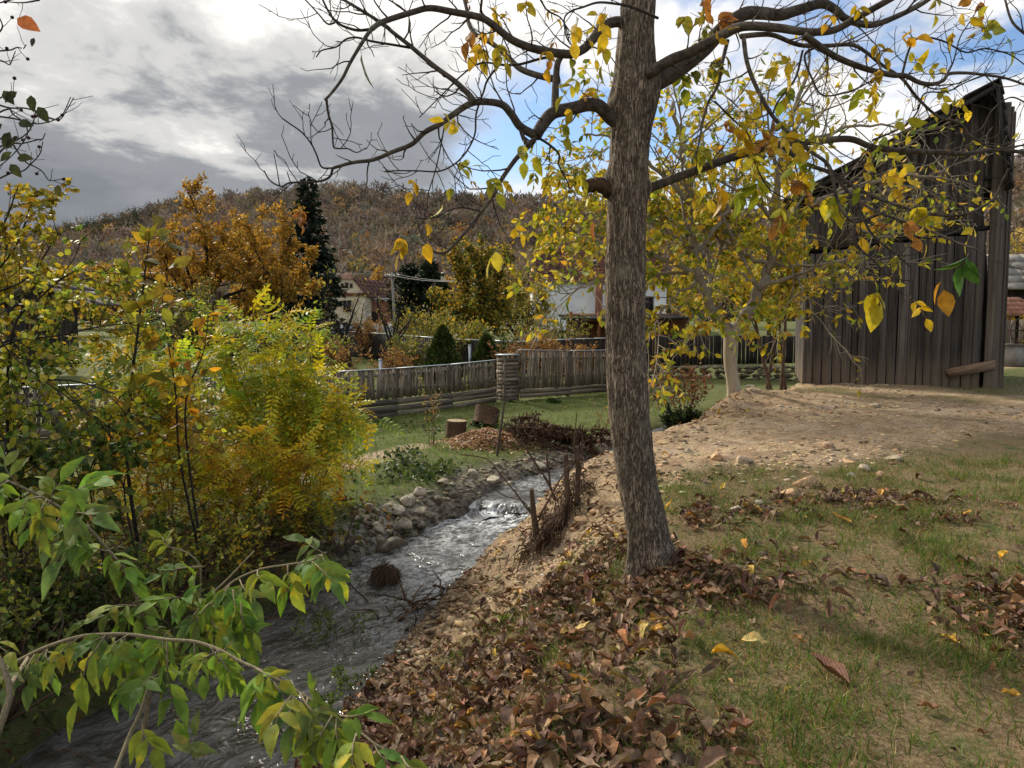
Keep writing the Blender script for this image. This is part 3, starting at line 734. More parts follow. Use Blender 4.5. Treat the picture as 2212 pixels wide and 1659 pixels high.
# side and back walls, boarded
sw = inst('side_wall', box_mesh('side_wall', (.05, .05, .05), M_barn), barn, BP(.3, .5, .2))
for sx_, zt in ((0., 4.1), (BWID + .02, 6.7)):
    d = .12
    while d < DEEP:
        w = U(.2, .3); a = BP(sx_, d + w / 2, 0); b = BP(sx_, d + w / 2, zt)
        inst('board', bmesh_[int(rng.integers(6))], sw, a, basis(by, unit(b - a)), ((w - .01) / .2, 1, zt)); d += w
Gk = Geo(); Gk.poly([BP(0, DEEP, 0), BP(BWID, DEEP, 0), BP(BWID, DEEP, 6.7), BP(0, DEEP, 4.1)]); Gk.obj('back_wall', M_darkfence, barn)
Gk = Geo(); Gk.poly([BP(.05, .25, 0), BP(BWID, .25, 0), BP(BWID, .25, 6.6), BP(.05, .25, 4.1)])
bk = Gk.obj('inner_lining', M_darkfence, barn)
# roof: long left slope, short steep right slope, both of overlapping plank rows
def roof_quad(name, p0, p1, p2, p3, rows, cols, parent, mat, th=.05):
    """p0-p1 lower edge front->back, p3-p2 upper edge"""
    r_ = inst(name, box_mesh(name, (.04, .04, .04), mat), parent, (p0 + p2) / 2)
    for i in range(rows):
        for j in range(cols):
            a, b = i / rows, (i + 1.18) / rows; c, e = j / cols, (j + .985) / cols; b = min(b, 1.02)
            L = lambda m, n: (p0 * (1 - n) + p1 * n) * (1 - m) + (p3 * (1 - n) + p2 * n) * m
            nn = unit(np.cross(p1 - p0, p3 - p0)); nn = nn if nn[2] > 0 else -nn
            q = [L(a, c), L(a, e), L(b, e), L(b, c)]
            jj = U(0, .015); up0, up1 = nn * (th + .02 + jj), nn * (.02 + jj)
            V = np.array(q + [q[0] + up0, q[1] + up0, q[2] + up1, q[3] + up1])
            G = Geo(); G.add(V, [np.array([[0, 3, 2, 1], [4, 5, 6, 7], [0, 1, 5, 4], [1, 2, 6, 5], [2, 3, 7, 6], [3, 0, 4, 7]])])
            G.obj('shingle_row', mat, r_)
    return r_
fo_ = -.55
pk = lambda s, d, z: BP(0, d, 0) + bx * (s - .085 * z * .9) + np.array((0, 0, z))
ridge_s = BWID + .22
roof_quad('left_roof', pk(-.45, fo_, 4.42), pk(-.45, DEEP + .4, 4.42), pk(ridge_s, DEEP + .4, 7.06), pk(ridge_s, fo_, 7.06), 7, 5, barn, M_roofwood)
roof_quad('right_roof', pk(ridge_s + .12, fo_, 4.65), pk(ridge_s + .12, DEEP + .4, 4.65), pk(ridge_s - .02, DEEP + .4, 7.05), pk(ridge_s - .02, fo_, 7.05), 7, 5, barn, M_roofwood)
for d in (-.5, .9, 2.4, 4., 5.6):
    G = Geo(); G.tube([pk(-.4, d, 4.34), pk(ridge_s - .05, d, 6.92)], .06, 4); G.obj('rafter', M_roofwood, barn)
    G = Geo(); G.tube([pk(ridge_s + .06, d, 4.72), pk(ridge_s - .05, d, 6.92)], .06, 4); G.obj('rafter', M_roofwood, barn)
G = Geo(); G.tube([pk(BWID - .05, -.05, 4.95), pk(ridge_s + .05, -.05, 4.95)], .05, 4); G.obj('eave_bracket', M_roofwood, barn)
bu = unit(bx + np.array((0, 0, .24))); bd = inst('nailed_board', jit_board('nailed_board', .22, .035, 1.0, M_split, 371, .04), barn, BP(BWID - 1.05, -.12, .42), np.stack([np.cross(by, bu), by, bu], -1), (1, 1, 1.02))
bd['label'] = 'split brown board nailed slanting across the corner'
rv, rf = rock_shape(2, 5, .3)
fs = inst('foundation_stone', raw_mesh('foundation_stone', rv, [rf], M_stone, (1.3, 1.25, 1.15)), barn, BP(BWID - .05, -.15, -.02), rotm(0, 0, .2), (.34, .22, .2))

# ------------------------------------------------------------------ slat fences along the garden
slat_m = [jit_board('slat', .05, .022, 1, M_fence, 400 + k, .012) for k in range(6)]
pl_m = [jit_board('plank', .14, .035, 1, M_plank, 420 + k) for k in range(4)]
plk = []
for k in range(4):
    G = Geo(); r = np.random.default_rng(430 + k); G.box((.5, 0, 0), (1, .035, .15)); V = G.V[0]; V[:, 2] += r.normal(size=8) * .008; plk.append(G.mesh('plank', M_plank))
post_m = [jit_board('post', .1, .1, 1, M_fence, 440 + k, .01) for k in range(3)]
def slat_fence(label, pts, ztop, zslat, zbase, pitch=.072, wslat=.05, planks=3, group=None, skip=None, capm=None):
    """pts: list of (x,y) along the line; ztop/zslat/zbase: heights at those points"""
    pts = np.array(pts, float); seg = np.linalg.norm(np.diff(pts, axis=0), axis=1); cum = np.concatenate([[0], np.cumsum(seg)]); Lt = cum[-1]
    at_ = lambda s: np.array((np.interp(s, cum, pts[:, 0]), np.interp(s, cum, pts[:, 1])))
    e = thing('slat_fence', label, 'fence', (*pts[0], float(np.interp(0, cum, zbase))), group)
    s = 0.; k = 0
    while s < Lt:
        p = at_(s); q = at_(min(s + .05, Lt)) - at_(max(s - .05, 0)); zt = np.interp(s, cum, ztop); z0 = np.interp(s, cum, zslat)
        if rng.random() > .015:
            ws = wslat * U(.75, 1.2) * (1.9 if rng.random() < .07 else 1)
            inst('slat', slat_m[int(rng.integers(6))], e, (p[0], p[1], z0 + U(-.03, .02)), basis(np.append(q, U(-.012, .012))), (ws / .05, 1, zt - z0 - .015 + U(-.004, 0)))
        s += pitch * U(.9, 1.12); k += 1
    n = max(1, int(round(Lt / 2.0)))
    for i in range(n):
        a, b = Lt * i / n, Lt * (i + 1) / n; pa, pb = at_(a), at_(b); d2 = pb - pa; L = np.linalg.norm(d2); nrm = np.array((d2[1], -d2[0])) / L
        za, zb_ = np.interp(a, cum, ztop), np.interp(b, cum, ztop)
        G = Geo(); G.box((0, 0, 0), (L + .01, .075, .022)); cm = G.mesh('cap_strip', M_metal)
        inst('cap_strip', cm, e, (*((pa + pb) / 2), (za + zb_) / 2 + .004 + .001 * i), basis(np.append(d2, zb_ - za)))
        for f in (.30, .80):
            zz_ = np.interp((a + b) / 2, cum, zslat) * (1 - f) + (za + zb_) / 2 * f
            inst('rail', plk[int(rng.integers(4))], e, (*(pa - nrm * .035), zz_), basis(np.append(d2, 0)), (L, 1, .5))
        z0, z1 = np.interp(a, cum, zslat), np.interp(a, cum, zbase); z0b, z1b = np.interp(b, cum, zslat), np.interp(b, cum, zbase)
        for j in range(planks):
            f = (j + .5) / planks; zz_ = z0 + (z1 - z0) * f; zb2 = z0b + (z1b - z0b) * f
            pr = inst('plank', plk[int(rng.integers(4))], e, (*(pa + nrm * (.03 + .004 * (j % 2))), zz_ + U(-.008, .008)), basis(np.append(d2, zb2 - zz_)), (L * U(.985, .999), 1, (z0 - z1) / planks / .15 * U(.84, .97)))
        inst('post', post_m[int(rng.integers(3))], e, (pa[0] - nrm[0] * .085, pa[1] - nrm[1] * .085, z1 - .1), None, (1, 1, (za - z1) + .08))
    return e
P1 = [(-9.5, 11.6), (-6.6, 14.2), (-3.76, 17.3), (-1.9, 19.7), (-.45, 21.9)]
slat_fence('long low grey slat fence with metal cap running behind the stumps', P1, [.50, .49, .47, .45, .49], [-.16, -.18, -.21, -.25, -.24], [-.72, -.72, -.70, -.68, -.66])
P2 = [(.2, 22.3), (1.3, 23.1), (2.9, 24.6), (4.4, 26.2)]
slat_fence('taller grey slat fence section right of the plank pier', P2, [.76, .70, .66, .64], [-.33, -.36, -.38, -.4], [-.60, -.60, -.62, -.62], pitch=.066, wslat=.052, planks=2)
# pier of stacked planks where the fences meet
pier = thing('plank_pier', 'short square pier of stacked grey planks between the two slat fences', 'fence pier', (-.13, 22.1, -.62))
G = Geo(); G.box((0, 0, 0), (.46, .38, .093)); bmx = G.mesh('plank', M_plank)
for k in range(11):
    inst('plank', bmx, pier, (-.13 + U(-.01, .01), 22.1, -.58 + k * .107), rotz(U(-.03, .03) + .6), (U(.95, 1.03), 1, 1))
for sx_, sy_ in ((-.2, -.16), (.2, -.13), (.18, .16), (-.2, .14)):
    q = rotz(.6) @ np.array((sx_, sy_, 0)); inst('post', post_m[0], pier, (-.13 + q[0], 22.1 + q[1], -.62), rotz(.6), (.6, .6, 1.24))
G = Geo(); G.box((0, 0, 0), (.52, .44, .03)); inst('cap', G.mesh('cap', M_metal), pier, (-.13, 22.1, .635), rotz(.6))
# posts of the garden seen above the fence
for (u, Y, z, h, lab) in ((1015, 26.5, -.4, 1.05, 'thin grey metal post between the two green thujas'), (822, 24, -.45, .75, 'short metal post stub behind the slat fence left of the thuja')):
    p = at(u, 800, Y); gp = thing('garden_post', lab, 'post', (p[0], p[1], z)); inst('shaft', box_mesh('shaft', (.09, .09, h + .2), M_metal), gp, (p[0], p[1], z - .1)); inst('cap', box_mesh('cap', (.11, .11, .02), M_metal), gp, (p[0], p[1], z + h + .1))

dboard = [jit_board('board', .16, .025, 1, M_darkfence, 460 + k, .01) for k in range(5)]
def board_fence(label, pts, ztop, zbase, pitch=.165, strip=True, mats=None):
    pts = np.array(pts, float); seg = np.linalg.norm(np.diff(pts, axis=0), axis=1); cum = np.concatenate([[0], np.cumsum(seg)]); Lt = cum[-1]
    e = thing('board_fence', label, 'fence', (*pts[0], zbase[0])); s = 0.
    while s < Lt:
        p = np.array((np.interp(s, cum, pts[:, 0]), np.interp(s, cum, pts[:, 1]))); q = np.array((np.interp(min(s + .1, Lt), cum, pts[:, 0]), np.interp(min(s + .1, Lt), cum, pts[:, 1]))) - p
        if np.linalg.norm(q) < .01: break
        zt, z0 = np.interp(s, cum, ztop), np.interp(s, cum, zbase)
        inst('board', (mats or dboard)[int(rng.integers(5))], e, (p[0] + U(-.006, .006), p[1], z0), basis(np.append(q, 0)), (U(.85, .98), 1, zt - z0 + U(-.02, .01))); s += pitch
    for i in range(len(pts) - 1):
        d2 = pts[i + 1] - pts[i]; L = np.linalg.norm(d2)
        for a in (0., .5):
            pa = pts[i] + d2 * a; z = ztop[i] + (ztop[i + 1] - ztop[i]) * a
            G = Geo(); G.box((L / 4, 0, 0), (L / 2 - .02, .06, .035)); 
            if strip: inst('cap_strip', G.mesh('cap_strip', M_metal), e, (*pa, z + .012 + .004 * i), basis(np.append(d2, (ztop[i + 1] - ztop[i]))))
    return e
board_fence('long dark board fence with pale cap strip behind the garden lawn', [(-7.9, 39), (-2.3, 31), (.2, 28.6), (2.2, 27.6), (3.4, 27.4)], [1.02, .84, .80, .92, .95], [-.22, -.26, -.3, -.3, -.35])
board_fence('dark board fence behind the robinia, far left of the garden', [(-18.5, 40), (-13, 39.6), (-8.2, 39.1)], [.95, .95, .98], [-.25, -.24, -.22], strip=True)
board_fence('dark board fence standing on the low stone wall behind the pale trunk tree', [(3.6, 27.3), (5.2, 30), (7.9, 30.6), (11.5, 31.2), (15, 31)], [1.0, 1.02, 1.0, .95, .9], [-.3, -.18, -.12, -.1, -.1], strip=False)
# dry stone wall under it
sw_ = thing('stone_wall', 'low dry stone wall under the dark fence right of the walnut', 'wall', (5.2, 29.8, -.7))
rkm = []
for k in range(6):
    v_, f_ = rock_shape(1, 500 + k, .6); rkm.append(raw_mesh('stone', v_, [f_], M_stone, (1, 1, 1)))
for row in range(4):
    s = 0.
    while s < 10:
        w = U(.28, .55); x = 5. + s; y = 29.65 + .12 * s * (1 - s / 22)
        inst('stone', rkm[int(rng.integers(6))], sw_, (x, y - .1 + U(-.05, .05), -.66 + row * .155 + U(-.02, .02)), rotm(U(-.2, .2), U(-.2, .2), U(-.4, .4)), (w * .68, .30, .20), tuple(np.array((1.05, .95, .8)) * U(.6, 1.05))); s += w * .95

# ------------------------------------------------------------------ buildings
def quad_part(name, pts, mat, parent):
    G = Geo(); G.poly(pts); return G.obj(name, mat, parent)
def prism(name, prof, p0, ax, ay, depth, mat, parent):
    """profile (a,z) in the plane of ax, extruded depth along ay"""
    n = len(prof); V = [np.array(p0) + np.array(ax) * a + np.array((0, 0, z)) for a, z in prof]; V += [v + np.array(ay) * depth for v in V]
    G = Geo(); G.V.append(np.array(V)); G.T.append(np.ones((2 * n, 3))); G.n = 2 * n
    me_ = bpy.data.meshes.new(name); o0 = wpos(parent)
    me_.from_pydata([tuple(v - o0) for v in V], [], [list(range(n)), list(range(2 * n - 1, n - 1, -1))] + [[i, i + n, (i + 1) % n + n, (i + 1) % n] for i in range(n)])
    me_.materials.append(mat); me_.update()
    bm = bmesh.new(); bm.from_mesh(me_); bmesh.ops.recalc_face_normals(bm, faces=bm.faces); bm.to_mesh(me_); bm.free()
    return link(bpy.data.objects.new(name, me_), parent)
def tiled_slope(name, e0, e1, r1, r0, rows, cols, mat, parent):
    """e0-e1 eave, r0-r1 ridge; rows of tile courses with a step each, tiles split along the course"""
    o = quad_part(name, [e0, e1, r1, r0], mat, parent); n = unit(np.cross(np.subtract(e1, e0), np.subtract(r0, e0))); n = n if n[2] > 0 else -n
    for i in range(rows):
        L = lambda a, b: (np.array(e0) * (1 - b) + np.array(e1) * b) * (1 - a) + (np.array(r0) * (1 - b) + np.array(r1) * b) * a
        for j in range(cols):
            a0, a1, b0, b1 = i / rows, min((i + 1.1) / rows, 1), j / cols, (j + .99) / cols
            q = [L(a0, b0), L(a0, b1), L(a1, b1), L(a1, b0)]; V = np.array(q + [q[0] + n * .10, q[1] + n * .10, q[2] + n * .03, q[3] + n * .03])
            G = Geo(); G.add(V, [np.array([[4, 5, 6, 7], [0, 1, 5, 4], [1, 2, 6, 5], [3, 0, 4, 7]])]); G.obj('tile_course', mat, o)
    return o
def window(parent, c, w, h, ax, out, fm=M_framew, cross=True):
    c = np.array(c, float); ax = np.array(ax, float); out = np.array(out, float); Rm = np.stack([ax, -out, np.array((0, 0, 1.))], -1)
    G = Geo()
    for dx, dz, sw2, sh in ((0, h / 2, w + .2, .1), (0, -h / 2, w + .2, .1), (-w / 2, 0, .1, h), (w / 2, 0, .1, h)) + (((0, 0, .07, h), (0, h * .1, w, .06)) if cross else ()):
        G.box(c + ax * dx + np.array((0, 0, dz)) + out * .06, (sw2, .14, sh), Rm)
    f = G.obj('window', fm, parent)
    G = Geo(); G.box(c + out * .02, (w - .04, .04, h - .04), Rm); G.obj('pane', M_pane, f)
    return f
# cream gabled house
hx, hy, hz0 = at(711, 690, 110)[0], 110., .9
Wd = 5.0; ax = np.array((1., 0, 0)); ay = np.array((.25, .97, 0)); out = np.array((0, -1., 0))
house = thing('gabled_house', 'cream gabled house with small attic windows beyond the garden', 'house', (hx, hy, hz0))
ez, az = at(711, 637, 110)[2] - hz0, at(745, 602, 110)[2] - hz0
prism('wall', [(0, 0), (Wd, 0), (Wd, ez), (Wd * .66, az), (Wd * .34, az), (0, ez)], (hx, hy, hz0), ax, ay, 9, M_cream, house)
G = Geo(); G.box((hx + Wd / 2, hy - .12, hz0 + ez), (Wd + .5, .35, .28)); G.box((hx + Wd / 2, hy - .2, hz0 + ez + .2), (Wd + .7, .6, .08)); G.obj('cornice', M_brick, house)
for sgn, a0, a1 in ((1, Wd + .45, Wd * .64), (-1, -.45, Wd * .36)):
    b0 = np.array((hx + a0, hy - .3, hz0 + ez - .35)); t0 = np.array((hx + a1, hy - .3, hz0 + az + .12))
    tiled_slope('roof', b0, b0 + ay * 9.6, t0 + ay * 9.6, t0, 5, 6, M_tile, house)
G = Geo(); G.add(np.array([(hx + Wd * .30, hy - .35, hz0 + az - .05), (hx + Wd * .70, hy - .35, hz0 + az - .05), (hx + Wd * .56, hy + 1.2, hz0 + az + 1.0), (hx + Wd * .44, hy + 1.2, hz0 + az + 1.0)]), [np.array([[0, 1, 2, 3]])]); hip = G.obj('hip', M_tile, house)
G = Geo(); G.tube([(hx + Wd / 2, hy + 1.1, hz0 + az + .7), (hx + Wd / 2, hy + 1.1, hz0 + az + 2.2)], .05, 5); G.tube([(hx + Wd / 2 - .35, hy + 1.1, hz0 + az + 1.8), (hx + Wd / 2 + .35, hy + 1.1, hz0 + az + 1.8)], .05, 5); G.obj('finial', M_iron, house)
window(house, (hx + at(751, 661, 110)[0] - at(711, 661, 110)[0], hy, at(751, 661, 110)[2]), 1.0, 1.45, ax, out)
for du, ww, hh in ((0, .32, .75), (-.62, .24, .5), (.62, .24, .5)):
    c = np.array((hx + Wd * .5 + du, hy, hz0 + (ez + az) / 2 + .15))
    window(house, c, ww, hh, ax, out, cross=False)
annex = thing('brick_annex', 'low red brick annex right of the cream house', 'outbuilding', (hx + Wd + .3, 112, hz0))
prism('wall', [(0, 0), (3.6, 0), (3.6, ez - .7), (0, ez - .6)], (hx + Wd + .3, 112, hz0), ax, (0, 1, 0), 4, M_brick, annex)
G = Geo(); G.box((hx + Wd + 2.1, 113.8, hz0 + ez - .52), (4.1, 4.6, .16)); G.obj('roof', M_metal, annex)
G = Geo(); G.box((hx + Wd + .9, 111.97, hz0 + .9), (.9, .06, 1.8)); dr = G.obj('door', M_darkfence, annex)
# long bluish wall with tile coping
bw = thing('garden_wall', 'long low bluish plaster wall with terracotta coping below the dark firs', 'wall', (at(690, 700, 80)[0], 80, 0))
xa, xb = at(690, 700, 80)[0], at(990, 690, 74)[0]
for i in range(8):
    a, b = i / 8, (i + 1) / 8; p = np.array((xa + (xb - xa) * a, 80 - 6 * a, .2)); q = np.array((xa + (xb - xa) * b, 80 - 6 * b, .2)); L = np.linalg.norm(q - p)
    G = Geo(); G.box((p + q) / 2 + np.array((0, 0, .45)), (L - .01, .3, 1.05 + .012 * i), basis(q - p)); G.obj('wall_section', M_bluewall, bw)
    G = Geo()
    G.box((p + q) / 2 + np.array((0, 0, 1.05 + .006 * i)), (L - .02, .5, .10), basis(q - p)); G.obj('coping', M_coping, bw)
# white house with the big tiled roof
wx0, wx1, wy = at(1150, 600, 75)[0], at(1440, 600, 75)[0], 75.
ze, zr = at(1200, 609, 75)[2], at(1200, 536, 79)[2]
wh = thing('white_house', 'long white house with big dark red tiled roof behind the walnut trunk', 'house', (wx0, wy, .6))
prism('wall', [(0, 0), (wx1 - wx0, 0), (wx1 - wx0, ze - .6), (0, ze - .6)], (wx0, wy, .6), ax, (0, 1, 0), 8, M_white, wh)
for i in range(2): window(wh, (wx0 + 8.2 + i * 2.6, wy, 3.0), .9, 1.3, ax, out)
tiled_slope('roof', (wx0 - .4, wy - .5, ze - .1), (wx1 + .4, wy - .5, ze - .1), (wx1 - .6, wy + 4, zr), (wx0 + .5, wy + 4, zr), 12, 14, M_tile, wh)
tiled_slope('roof', (wx0 - .4, wy + 8.5, ze - .1), (wx1 + .4, wy + 8.5, ze - .1), (wx1 - .6, wy + 4, zr), (wx0 + .5, wy + 4, zr), 4, 4, M_tile, wh)
quad_part('gable', [(wx0 - .35, wy - .4, ze), (wx0 + .5, wy + 4, zr - .05), (wx0 - .35, wy + 8.4, ze)], M_tile, wh)
c = at(1282, 567, 76); G = Geo(); G.box(c + np.array((0, .3, 0)), (.8, 1., .5)); dm = G.obj('dormer', M_cream, wh); G = Geo(); G.box(c + np.array((0, -.22, -.02)), (.55, .06, .28)); G.obj('pane', M_pane, dm)
c = at(1293, 605, 74); ch = thing('brick_chimney', 'red brick chimney stack in front of the white house wall', 'chimney', (c[0], 73.6, .6)); G = Geo(); G.box((c[0], 73.6, .6 + (at(1293, 583, 74)[2] - .6) / 2), (.62, .62, at(1293, 583, 74)[2] - .6)); G.obj('stack', M_brick, ch); G = Geo(); G.box((c[0], 73.6, at(1293, 583, 74)[2] + .07), (.8, .8, .14)); G.obj('cap', M_brick, ch)
# distant hipped roof behind the firs
p = at(940, 592, 125); hh = thing('hipped_house', 'steep dull red roof peeking over the dark firs', 'house', (p[0], 125, 1))
prism('wall', [(-3, 0), (1, 0), (1, p[2] - 1), (-3, p[2] - 1)], (p[0], 125, 1), ax, (0, 1, 0), 6, M_cream, hh)
ap = at(932, 562, 125); tiled_slope('roof', (p[0] - 3.3, 124.6, p[2]), (p[0] + 1.3, 124.6, p[2]), (ap[0] + 1., 128, ap[2]), (ap[0], 128, ap[2]), 5, 6, M_tile, hh)
quad_part('roof', [(p[0] - 3.3, 124.6, p[2]), (ap[0], 128, ap[2]), (p[0] - 3.3, 131.5, p[2])], M_tile, hh)
G = Geo(); G.box((ap[0] - .1, 127.4, ap[2] - .4), (.45, .45, 2.2)); G.obj('chimney', M_brick, hh)
# red roofed house left
p = at(298, 668, 78); rh = thing('red_roof_house', 'house with bright red tiled roof glimpsed through bushes on the left', 'house', (p[0], 78, 0))
w_ = at(352, 668, 78)[0] - p[0]
prism('wall', [(0, 0), (w_, 0), (w_, p[2]), (0, p[2])], (p[0], 78, 0), ax, (0, 1, 0), 6, M_cream, rh)
tiled_slope('roof', (p[0] - .3, 77.6, p[2]), (p[0] + w_ + .3, 77.6, p[2]), (p[0] + w_ + .1, 81, at(298, 630, 81)[2]), (p[0] + .1, 81, at(298, 630, 81)[2]), 7, 8, M_redtile, rh)
quad_part('gable', [(p[0] + w_ + .2, 77.8, p[2]), (p[0] + w_ + .08, 81, at(298, 632, 81)[2]), (p[0] + w_ + .2, 84, p[2])], M_cream, rh)
G = Geo(); G.box((p[0] + w_ * .55, 79.2, at(298, 648, 79)[2] + .25), (.5, .5, .5)); G.obj('chimney', M_white, rh)
p = at(330, 690, 66); lh = thing('grey_shed', 'low shed with dull grey roof in front of the red roofed house', 'shed', (p[0] - 2, 66, 0))
prism('wall', [(-2.5, 0), (2.6, 0), (2.6, 1.4), (-2.5, 1.4)], (p[0], 66, 0), ax, (0, 1, 0), 5, M_plank, lh)
tiled_slope('roof', (p[0] - 2.8, 65.6, 1.35), (p[0] + 2.9, 65.6, 1.35), (p[0] + 2.9, 68.5, 2.9), (p[0] - 2.8, 68.5, 2.9), 4, 5, M_roofwood, lh)
# old wooden shed far left, glimpsed through the bushes
p = at(92, 705, 30); os_ = thing('wooden_shed', 'old grey gabled wooden shed glimpsed through bushes at far left', 'shed', (p[0], 30, 0))
az2 = at(100, 606, 30)[2]; ez2 = at(60, 650, 30)[2]
for i in range(16):
    x = p[0] - 1.3 + i * .17; zt = az2 - abs(x - p[0]) * (az2 - ez2) / 1.2
    inst('board', dboard[i % 5], os_, (x, 30 + U(-.01, .01), -.2), None, (1, 1, zt + .2 - .1))
for sg in (-1, 1):
    roof_quad('roof', np.array((p[0] + sg * 1.5, 29.6, ez2 - .15)), np.array((p[0] + sg * 1.5, 33, ez2 - .15)), np.array((p[0], 33, az2)), np.array((p[0], 29.6, az2)), 3, 3, os_, M_plank)
# varnished wood cabin behind the walnut trunk
cbx0, cbx1, cy = at(1228, 700, 36)[0], at(1525, 700, 36)[0], 36.
cab = thing('wooden_cabin', 'orange varnished wood garden cabin behind the walnut trunk', 'cabin', (cbx0, cy, -.2))
zc0, zc1 = at(1300, 728, 36)[2], at(1300, 690, 36)[2]
for i in range(6):
    G = Geo(); G.box((cbx0 + (cbx1 - cbx0) / 2 + .9, cy, -.1 + i * .19), (cbx1 - cbx0 - 2., .05, .18)); G.obj('plank', M_orangewood, cab)
for x in (cbx0 + .1, cbx0 + 1.35, cbx0 + 2.2, cbx1): 
    G = Geo(); G.box((x, cy - .1, (zc1 - .2) / 2 + .2), (.14, .14, zc1 + .5)); G.obj('post', M_orangewood, cab)
G = Geo(); G.box(((cbx0 + cbx1) / 2, cy + 3, .9), (cbx1 - cbx0 - .2, .08, 2.)); G.obj('back_wall', M_orangewood, cab)
roof_quad('roof', np.array((cbx0 - .3, cy - .6, zc1 - .02)), np.array((cbx1 + .3, cy - .6, zc1 + .02)), np.array((cbx1 + .3, cy + 3.2, zc1 + .22)), np.array((cbx0 - .3, cy + 3.2, zc1 + .22)), 3, 6, cab, M_roofwood)
# utility pole with wires
pb = at(852, 690, 68); pt = at(847, 590, 68)
up_ = thing('utility_pole', 'grey concrete utility pole with crossarm and wires beside the dark firs', 'utility pole', (pb[0], 68, 0))
G = Geo(); G.tube([(pb[0] + .1, 68, 0), (pb[0], 68, 2), (pt[0], 68, pt[2] + .1)], [.14, .12, .09], 8); G.obj('shaft', M_concrete, up_)
G = Geo(); G.box((pt[0], 67.85, pt[2] - .35), (1.3, .1, .1)); arm = G.obj('crossarm', M_iron, up_)
for k in (-.55, -.2, .2, .55):
    G = Geo(); G.tube([(pt[0] + k, 67.85, pt[2] - .3), (pt[0] + k, 67.85, pt[2] - .18), (pt[0] + k, 67.85, pt[2] - .08)], [.03, .06, .03], 6); G.obj('insulator', M_white, arm)
for k, (du, dv) in enumerate(((-.5, 0), (.5, .06))):
    A0 = np.array((pt[0] + du * .8, 67.85, pt[2] - .08)); 
    for B, nm in ((at(1040, 606, 60), 'wire'), (at(-60, 575, 78), 'wire')):
        t = np.linspace(0, 1, 22)[:, None]; pts = A0 * (1 - t) + (B + np.array((du, 0, dv))) * t; pts[:, 2] -= 1.2 * (t * (1 - t))[:, 0]
        G = Geo(); G.tube(pts, .018, 4); G.obj(nm, M_wire, up_)
# well house, shed roof and plank fence beyond the barn on the right
wl = at(2182, 738, 30); well = thing('well', 'small well with tiled roof and iron wheel at the right edge beyond the barn', 'well', (wl[0], 30, -.1))
G = Geo(); G.box((wl[0] - .12, 30, .25), (1.1, 1., .75)); G.obj('base', M_concrete, well)
G = Geo(); G.box((wl[0] - .12, 30, .66), (1.2, 1.1, .07)); G.obj('lid', M_plank, well)
for sx_ in (-.55, .42):
    G = Geo(); G.tube([(wl[0] + sx_, 30.3, .6), (wl[0] + sx_, 30.3, 1.85)], .07, 5); G.obj('post', M_darkfence, well)
tiled_slope('roof', (wl[0] - 1.0, 29.3, 1.75), (wl[0] + .75, 29.3, 1.75), (wl[0] + .35, 30.2, 2.42), (wl[0] - .6, 30.2, 2.42), 4, 6, M_coping, well)
tiled_slope('roof', (wl[0] - 1.0, 31.1, 1.75), (wl[0] + .75, 31.1, 1.75), (wl[0] + .35, 30.2, 2.42), (wl[0] - .6, 30.2, 2.42), 2, 3, M_coping, well)
G = Geo(); cc_ = np.array((wl[0] + .1, 29.45, 1.2)); an = np.linspace(0, 2 * math.pi, 25)
G.tube(np.stack([cc_[0] + .46 * np.cos(an), cc_[1] + 0 * an, cc_[2] + .46 * np.sin(an)], -1), .028, 5, cap=False)
for k in range(6):
    a = k * math.pi / 3; G.tube([cc_, cc_ + .46 * np.array((math.cos(a), 0, math.sin(a)))], .016, 4)
G.tube([cc_, cc_ + np.array((0, .9, 0))], .03, 5); G.obj('wheel', M_iron, well)
board_fence('grey plank fence behind the well at the right edge', [(wl[0] - 3.5, 33), (wl[0] + 5, 33)], [1.55, 1.6], [-.1, -.1], strip=False, mats=[jit_board('board', .16, .025, 1, M_fence, 480 + k, .02) for k in range(5)])
p = at(2225, 580, 37); sr = thing('roofed_shed', 'shed with pale slate roof at the right edge behind yellow leaves', 'shed', (p[0], 37, 0))
prism('wall', [(-1.5, 0), (5, 0), (5, 3.), (-1.5, 3.)], (p[0], 37, 0), ax, (0, 1, 0), 5, M_darkfence, sr)
roof_quad('roof', np.array((p[0] - 2.4, 36.4, 2.95)), np.array((p[0] + 5, 36.4, 2.95)), np.array((p[0] + 4, 39, 4.7)), np.array((p[0] - 1.7, 39, 4.7)), 5, 7, sr, M_concrete)
